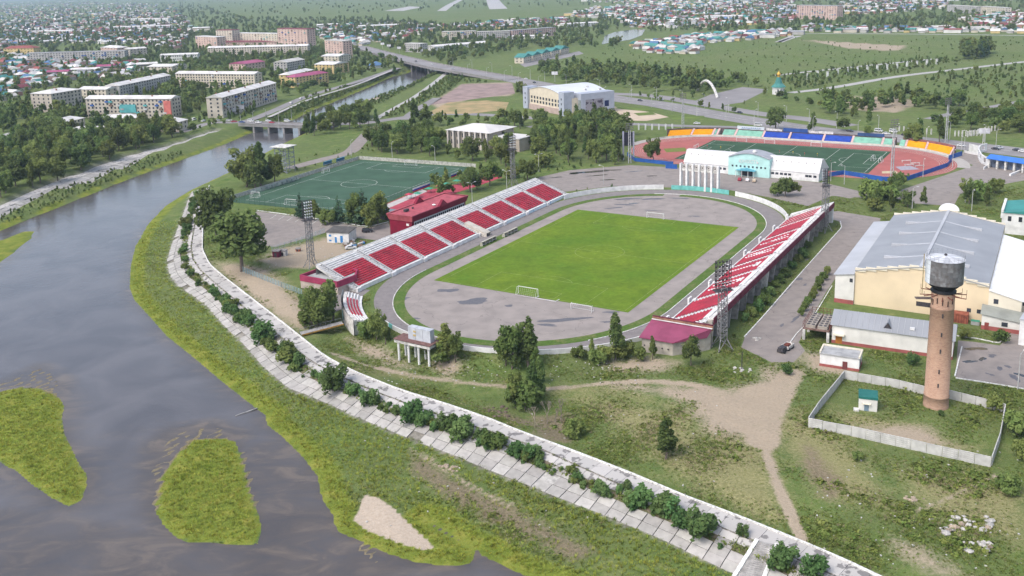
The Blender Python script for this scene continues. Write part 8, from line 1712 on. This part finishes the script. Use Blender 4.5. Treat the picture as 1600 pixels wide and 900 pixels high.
# terrace furniture behind crimson building
for k in range(9):
    px,py=640+k*15+rnd.uniform(-3,3),312-k*4.6+rnd.uniform(-2,2); p=W(px,py); t=thing('play_canopy','%s canopy on posts in the red play area, %s from the crimson building'%('green' if k%3 else 'red',('first second third fourth fifth sixth seventh eighth ninth'.split())[k]),'canopy',p,U0,'play area canopies')
    for x in(-1.3,1.3): mb=MB(); mb.beam((x,0,0),(x,0,2.2),.1); loc(mb,'post',steel,t)
    mb=MB(); mb.add([(-1.8,-1.6,2.2),(1.8,-1.6,2.2),(1.8,1.6,2.2),(-1.8,1.6,2.2),(0,0,2.9)],[(0,1,4),(1,2,4),(2,3,4),(3,0,4)]); loc(mb,'roof',M('green_canvas',(.05,.27,.18),.6,.1,1.) if k%3 else M('red_canvas',(.42,.05,.08),.6,.1,1.),t)
cb2=thing('cafe_pavilion','dark open pavilion with pale grey canopy at the corner of the crimson building','pavilion',W(608,340)); c_=W(606,341); mb=MB(); mb.box(c_,(9,6,3.),U0); mb.build('wall',darkm,cb2); mb=MB(); mb.box(c_+Vector((0,0,3.)),(10.5,7.5,.3),U0); mb.build('roof',M('slate_canopy',(.18,.22,.24),.6,.1,1.),cb2)
# ================================================================ lamp posts
lp_m=M('lamp_post_concrete',(.46,.45,.44),.8,.1,1.)
def lamp_proto(h,arms):
    t=bpy.data.objects.new('street_lamp',None); COL.objects.link(t); mb=MB(); mb.tube((0,0,-.2),(0,0,h),.16,.09,n=7); o=mb.build('pole',lp_m); o.parent=t
    for s_ in arms: mb=MB(); mb.tube((0,0,h-.1),(s_*1.6,0,h+.5),.06,n=5); o=mb.build('arm',lp_m); o.parent=t; mb=MB(); mb.box((s_*1.9,0,h+.42),(.9,.3,.16)); o=mb.build('lamp_head',white); o.parent=t
    reg(t); return t
L1=lamp_proto(9.,(1,)); L2=lamp_proto(9.,(-1,1))
lamps=[(738,316,2,'beside the green verge behind the crimson building'),(792,296,2,'between the grandstand corner and the play area'),(842,268,2,'at the left edge of the forecourt'),(943,288,1,'on the far track bend beside the white wall'),(1298,283,1,'at the right end of the white sports hall'),(1319,288,1,'beside the blue fence corner'),(1442,277,1,'on the lawn outside the blue fence'),(1488,262,1,'at the right tip of the blue fence'),(1508,316,1,'in the bushes beyond the works hall'),(1425,326,1,'behind the round gable of the works hall'),(1518,330,1,'right of the round gable of the works hall'),(1590,608,1,'on the kerb of the works yard'),(613,246,1,'behind the far goal of the artificial pitch'),(680,254,1,'behind the far right corner of the artificial pitch'),(549,244,1,'at the far left corner of the artificial pitch'),(1556,228,1,'beside the highway near the blue roofed hall'),(1506,240,1,'beside the gate road'),(1535,227,1,'across the highway from the turnstile hall')]
pth=list(range(4,len(hwp)-4,3))
for i,(px,py,k,wh_) in enumerate(lamps): place(L2 if k==2 else L1,W(px,py),rnd.uniform(0,6.28),1.,'pale %s street lamp %s'%('twin armed' if k==2 else 'single armed',wh_),'street lamp','street lamps')
for j,i in enumerate(pth):
    d=(hwp[i+1]-hwp[i-1]).normalized(); n_=Vector((-d.y,d.x,0))
    for e,sd in((14.5,'far'),(-14.5,'near')):
        p=hwp[i]+n_*e; px,py=PXa(p.x,p.y,0.)
        if px<700 or px>1620: continue
        n,lx,ly=min(LM,key=lambda l:(l[1]-px)**2+((l[2]-py)*1.6)**2); place(L1,p,math.atan2(n_.y,n_.x)+(math.pi if e>0 else 0),1.15,'street lamp on the %s kerb of the highway, %s %s'%(sd,('left of','right of')[px>lx],n),'street lamp','highway lamps')
for k in range(7): p=W(376+k*20,194 if k%2 else 189,1.2); place(L1,p,bdir+(math.pi/2 if k%2 else -math.pi/2),1.,'street lamp on the road bridge, %s from its left end'%('first second third fourth fifth sixth seventh'.split()[k]),'street lamp','bridge lamps')
drop(L1); drop(L2)
# billboards
for i,(px,py,z0) in enumerate(((598,76,6),(608,79,6),(624,83,6),(867,128,7),(377,178,4),(364,180,3),(1537,222,5),(658,86,5))):
    p=W(px,py); t=thing('billboard','white billboard %s'%('at the market end of the overpass,left of the overpass lamps,before the overpass ramp,above the highway behind the sports palace,on the river road by the balcony block,second board by the balcony block,near the turnstile hall,right of the overpass ramp'.split(',')[i]),'billboard',p,bdir+.1,'billboards'); mb=MB(); mb.tube((0,0,0),(0,0,z0),.2,n=6); loc(mb,'post',lp_m,t); mb=MB(); mb.box((0,0,z0),(6,.3,3)); loc(mb,'panel',M('billboard_face',(.60,.60,.62),.6,.08,.4,col2=(.42,.40,.45)),t)
# ================================================================ people on the training pitch
def person_mesh():
    V=[(0,0,.95),(0,0,1.2),(0,0,1.45),(0,0,1.55),(0,0,1.72),(.1,0,.9),(.12,.08,.48),(.13,.0,.06),(.13,.14,.03),(-.1,0,.9),(-.12,-.08,.48),(-.13,-.22,.08),(-.13,-.08,.03),(.2,0,1.42),(.3,.06,1.15),(.28,.24,1.0),(-.2,0,1.42),(-.3,-.05,1.15),(-.3,.12,.98)]
    E=[(0,1),(1,2),(2,3),(3,4),(0,5),(5,6),(6,7),(7,8),(0,9),(9,10),(10,11),(11,12),(2,13),(13,14),(14,15),(2,16),(16,17),(17,18)]
    R={0:.15,1:.14,2:.15,3:.055,4:.10,5:.1,6:.065,7:.045,8:.04,9:.1,10:.065,11:.045,12:.04,13:.065,14:.05,15:.035,16:.065,17:.05,18:.035}
    me=bpy.data.meshes.new('sk'); me.from_pydata(V,E,[]); o=bpy.data.objects.new('sk',me); COL.objects.link(o); sk=o.modifiers.new('s','SKIN'); 
    bpy.context.view_layer.objects.active=o
    for i,v in enumerate(me.skin_vertices[0].data): v.radius=(R[i],R[i]); v.use_root=(i==0)
    o.modifiers.new('u','SUBSURF').levels=1; dg=bpy.context.evaluated_depsgraph_get(); dg.update(); m2=bpy.data.meshes.new_from_object(o.evaluated_get(dg)); bpy.data.objects.remove(o); return m2
try: pm_=person_mesh()
except Exception as e: pm_=None; print('person',e)
def person(px,py,shirt,label,rz):
    me=pm_.copy(); me.materials.clear()
    for m_ in (M('skin',(.45,.28,.2),.7,.05,2.),M('shirt_'+shirt,{'red':(.5,.04,.05),'yellow':(.6,.5,.04),'dark':(.05,.05,.07),'white':(.6,.6,.6)}[shirt],.9,.05,2.),M('shorts_dark',(.05,.05,.08),.9,.05,2.),M('hair_dark',(.03,.02,.02),.9,.05,2.)): me.materials.append(m_)
    for p in me.polygons: z=p.center.z; p.material_index=3 if z>1.74 else (0 if z>1.5 else (1 if z>.98 and abs(p.center.x)<.32 else (2 if z>.55 else 0)))
    o=bpy.data.objects.new('person',me); COL.objects.link(o); o.location=W(px,py)+Vector((0,0,.09)); o.rotation_euler=(0,0,rz); tag(o,label,'person','players on the training pitch'); return o
if pm_:
    for a in((1105,231,'red','person in red shirt at the left end of the training pitch',.5),(1126,233,'yellow','person in yellow shirt at the left end of the training pitch',2.),(1218,239,'red','person in red shirt running before the middle of the training pitch',1.),(1239,241,'yellow','person in yellow shirt right of the arched roof',3.),(1257,243,'red','person in red shirt between two players in yellow',4.),(1277,244,'yellow','person in yellow shirt above the right end of the white hall',.2),(1298,252,'dark','person in dark clothes near the right penalty area',1.5)): person(*a)
# ================================================================ rubble, stairs, small things on the ground
rockm=M('broken_concrete',(.45,.43,.40),.95,.15,2.,.3,objrand=.15); clay=M('clay_lump',(.36,.29,.22),.95,.2,1.,.3)
def rock(p,s,parent,mt,seed):
    r_=random.Random(seed); bm=bmesh.new(); bmesh.ops.create_icosphere(bm,subdivisions=1,radius=1.)
    for v in bm.verts: v.co*=r_.uniform(.7,1.15); v.co.x*=s*r_.uniform(.95,1.05); v.co.y*=s*.85; v.co.z*=s*.6
    me=bpy.data.meshes.new('rock'); bm.to_mesh(me); bm.free(); me.materials.append(mt); o=bpy.data.objects.new('rock',me); COL.objects.link(o); o.rotation_euler=(0,0,r_.uniform(0,6)); off=wloc(parent) if parent else Vector(); o.parent=parent; o.location=p-off; return o
for nm,cx_,cy_,rx,ry,n,lab,sr_k in(('a',1512,822,38,14,26,'pile of white broken concrete on the rough grass, larger upper heap',(.4,1.1)),('b',1527,855,22,8,14,'pile of white broken concrete, lower heap',(.4,.9)),('c',1480,828,16,5,18,'low spread of white rubble left of the broken concrete',(.2,.5))):
    t=thing('rubble_pile',lab,'rubble',GT(cx_,cy_),0,'rubble piles'); r_=random.Random(nm)
    for k in range(n): p=GT(cx_+r_.uniform(-rx,rx),cy_+r_.uniform(-ry,ry)); rock(p+Vector((0,0,.1)),r_.uniform(*sr_k),t,rockm if r_.random()<.85 else clay,k)
for nm,cx_,cy_,rx,ry,n,lab,mt in(('d',770,643,26,9,24,'dark earth heap with dead brush on the meadow edge',M('dark_earth',(.15,.115,.09),.95,.2,1.,.3)),('e',700,730,16,6,12,'stones and gravel heap on the river bank',clay),('f',1160,578,14,4,9,'loose stones beside the drive end',rockm),('g',1420,785,24,10,12,'small stones on the rough grass left of the rubble',clay),('h',1185,530,8,3,6,'white stones by the kerb at the drive end',rockm)):
    t=thing('stone_heap',lab,'stones',GT(cx_,cy_),0,'stone heaps'); r_=random.Random(nm)
    for k in range(n): p=GT(cx_+r_.uniform(-rx,rx),cy_+r_.uniform(-ry,ry)); rock(p,r_.uniform(.25,.8),t,mt,k+50)
lit=MB(); r_=random.Random(8)
for k in range(420):
    px,py=r_.choice(((r_.uniform(560,1120),r_.uniform(590,840)),(r_.uniform(1270,1600),r_.uniform(700,890)),(r_.uniform(600,1000),r_.uniform(560,600)),(r_.uniform(420,560),r_.uniform(370,420))))
    p=GT(px,py); 
    if not free_mask(np.array([p.x]),np.array([p.y]),.3)[0] or p.z<-4.9: continue
    s=r_.uniform(.08,.3); lit.box(p,(s*1.6,s,s*.5),r_.uniform(0,3))
tag(lit.build('litter',M('litter_white',(.55,.53,.50),.9,.2,3.),kind='stuff'),'small pale stones and litter scattered over the rough ground','litter')
# stairs down the embankment
st=thing('embankment_stairs','broad ribbed concrete stairs down the embankment at the bottom right','stairs',W(1185,870,-2)); a0,a1=W(1183,846,-.9),W(1214,853,-.9); b0,b1=W(1146,905,-3.6),W(1190,915,-3.6)
for k in range(20):
    t0,t1=k/20,(k+1)/20; q=[a0.lerp(b0,t1),a1.lerp(b1,t1),a1.lerp(b1,t0),a0.lerp(b0,t0)]; z=a0.z+(b0.z-a0.z)*t0+.22; mb=MB(); mb.hexa([Vector((v.x,v.y,z-.5)) for v in q],[Vector((v.x,v.y,z)) for v in q]); mb.build('step',M('stair_concrete',(.36,.345,.33),.9,.15,1.),st)
for p_,q_ in((a0,b0),(a1,b1)):
    d=(q_-p_).normalized(); n_=Vector((-d.y,d.x,0)).normalized()*.35; qd=[p_-n_,q_-n_,q_+n_,p_+n_]; mb=MB(); mb.hexa([v-Vector((0,0,.3)) for v in qd],[v+Vector((0,0,.55)) for v in qd]); mb.build('side_wall',kerbm,st)
wr=thing('concrete_sill','thin pale concrete sill reaching from the bank into the river','sill',W(375,647,ZW)); mb=MB(); mb.beam(W(368,650,ZW+.02),W(402,638,ZW+.2),.35,.25); mb.build('beam',greyc,wr)
for i,(px,py,hh_) in enumerate(((1159,578,5.),)): p=W(px,py); t=thing('metal_post','single dark metal post on a stone base in the grass','post',p); mb=MB(); mb.tube(p,p+Vector((0,0,hh_)),.12,n=6); mb.build('pole',darkm,t); mb=MB(); mb.lathe(p,[(.5,0),(.4,.3)],8); mb.build('base',greyc,t)
# park fence posts and pillars
for i,(a,b,n) in enumerate((((1405,205),(1455,210),8),((1492,213),(1532,212),8),((1512,214),(1560,203),10))):
    t=thing('post_fence','row of white fence posts, %s of three beyond the highway'%('leftmost','middle','rightmost')[i],'fence',W(*a))
    for k in range(n): p=W(a[0]+(b[0]-a[0])*k/(n-1),a[1]+(b[1]-a[1])*k/(n-1)); mb=MB(); mb.box(p,(.6,.6,3.4),.3); mb.build('post',white2,t)
for k in range(14): 
    px,py=1262+k*15.5,(121-k*1.6) if k%2 else (124-k*1.9); p=W(px,py); t=thing('white_pillar','slim white marker pillar in the park, %s from the left'%('1st 2nd 3rd 4th 5th 6th 7th 8th 9th 10th 11th 12th 13th 14th'.split()[k]),'pillar',p,.2,'park pillars'); mb=MB(); mb.box((0,0,0),(1.5,1.5,5.)); loc(mb,'shaft',white,t); mb=MB(); mb.box((0,0,5.),(1.9,1.9,.4)); loc(mb,'cap',white2,t)
# round clipped street trees are part of the wood scatter; white gate pillars by the fence of the track stadium
t=thing('post_fence','white posts behind the left yellow seats','fence',W(1010,205))
for k in range(6): p=W(998+k*10.5,203); mb=MB(); mb.box(p,(.7,.7,4.),.3); mb.build('post',white,t)
# ================================================================ haze
lo_=Vector((-7600,-60,-9)); hi_=Vector((9800,20600,112)); mb=MB(); mb.hexa([Vector((lo_.x,lo_.y,lo_.z)),Vector((hi_.x,lo_.y,lo_.z)),Vector((hi_.x,hi_.y,lo_.z)),Vector((lo_.x,hi_.y,lo_.z))],[Vector((lo_.x,lo_.y,hi_.z)),Vector((hi_.x,lo_.y,hi_.z)),Vector((hi_.x,hi_.y,hi_.z)),Vector((lo_.x,hi_.y,hi_.z))],0,True)
hm=bpy.data.materials.new('haze_air'); hm.use_nodes=True; t=hm.node_tree; t.nodes.remove(t.nodes['Principled BSDF']); v=t.nodes.new('ShaderNodeVolumePrincipled'); v.inputs['Color'].default_value=(.62,.79,1,1); v.inputs['Density'].default_value=.00007; v.inputs['Anisotropy'].default_value=.0; t.links.new(v.outputs[0],t.nodes['Material Output'].inputs['Volume'])
hz_=mb.build('haze',hm,kind='stuff'); tag(hz_,'thin pale blue summer haze over the whole valley','haze')

# ---- labels: tell look-alikes apart by their order across the view
byl={}
for o in COL.objects:
    if o.parent is None and o.get('label') and not o.get('kind'): byl.setdefault(o['label'],[]).append(o)
ORD='leftmost,second,third,fourth,fifth,sixth,seventh,eighth,ninth,tenth,eleventh,twelfth'.split(',')
for l,os_ in byl.items():
    if len(os_)<2: continue
    os_.sort(key=lambda o:PXa(o.location.x,o.location.y,o.location.z)[0])
    for i,o in enumerate(os_):
        w='leftmost' if i==0 else ('rightmost' if i==len(os_)-1 else (ORD[i]+' from left' if i<12 else 'towards the right'))
        if len((l+', '+w).split())<=16: o['label']=l+', '+w
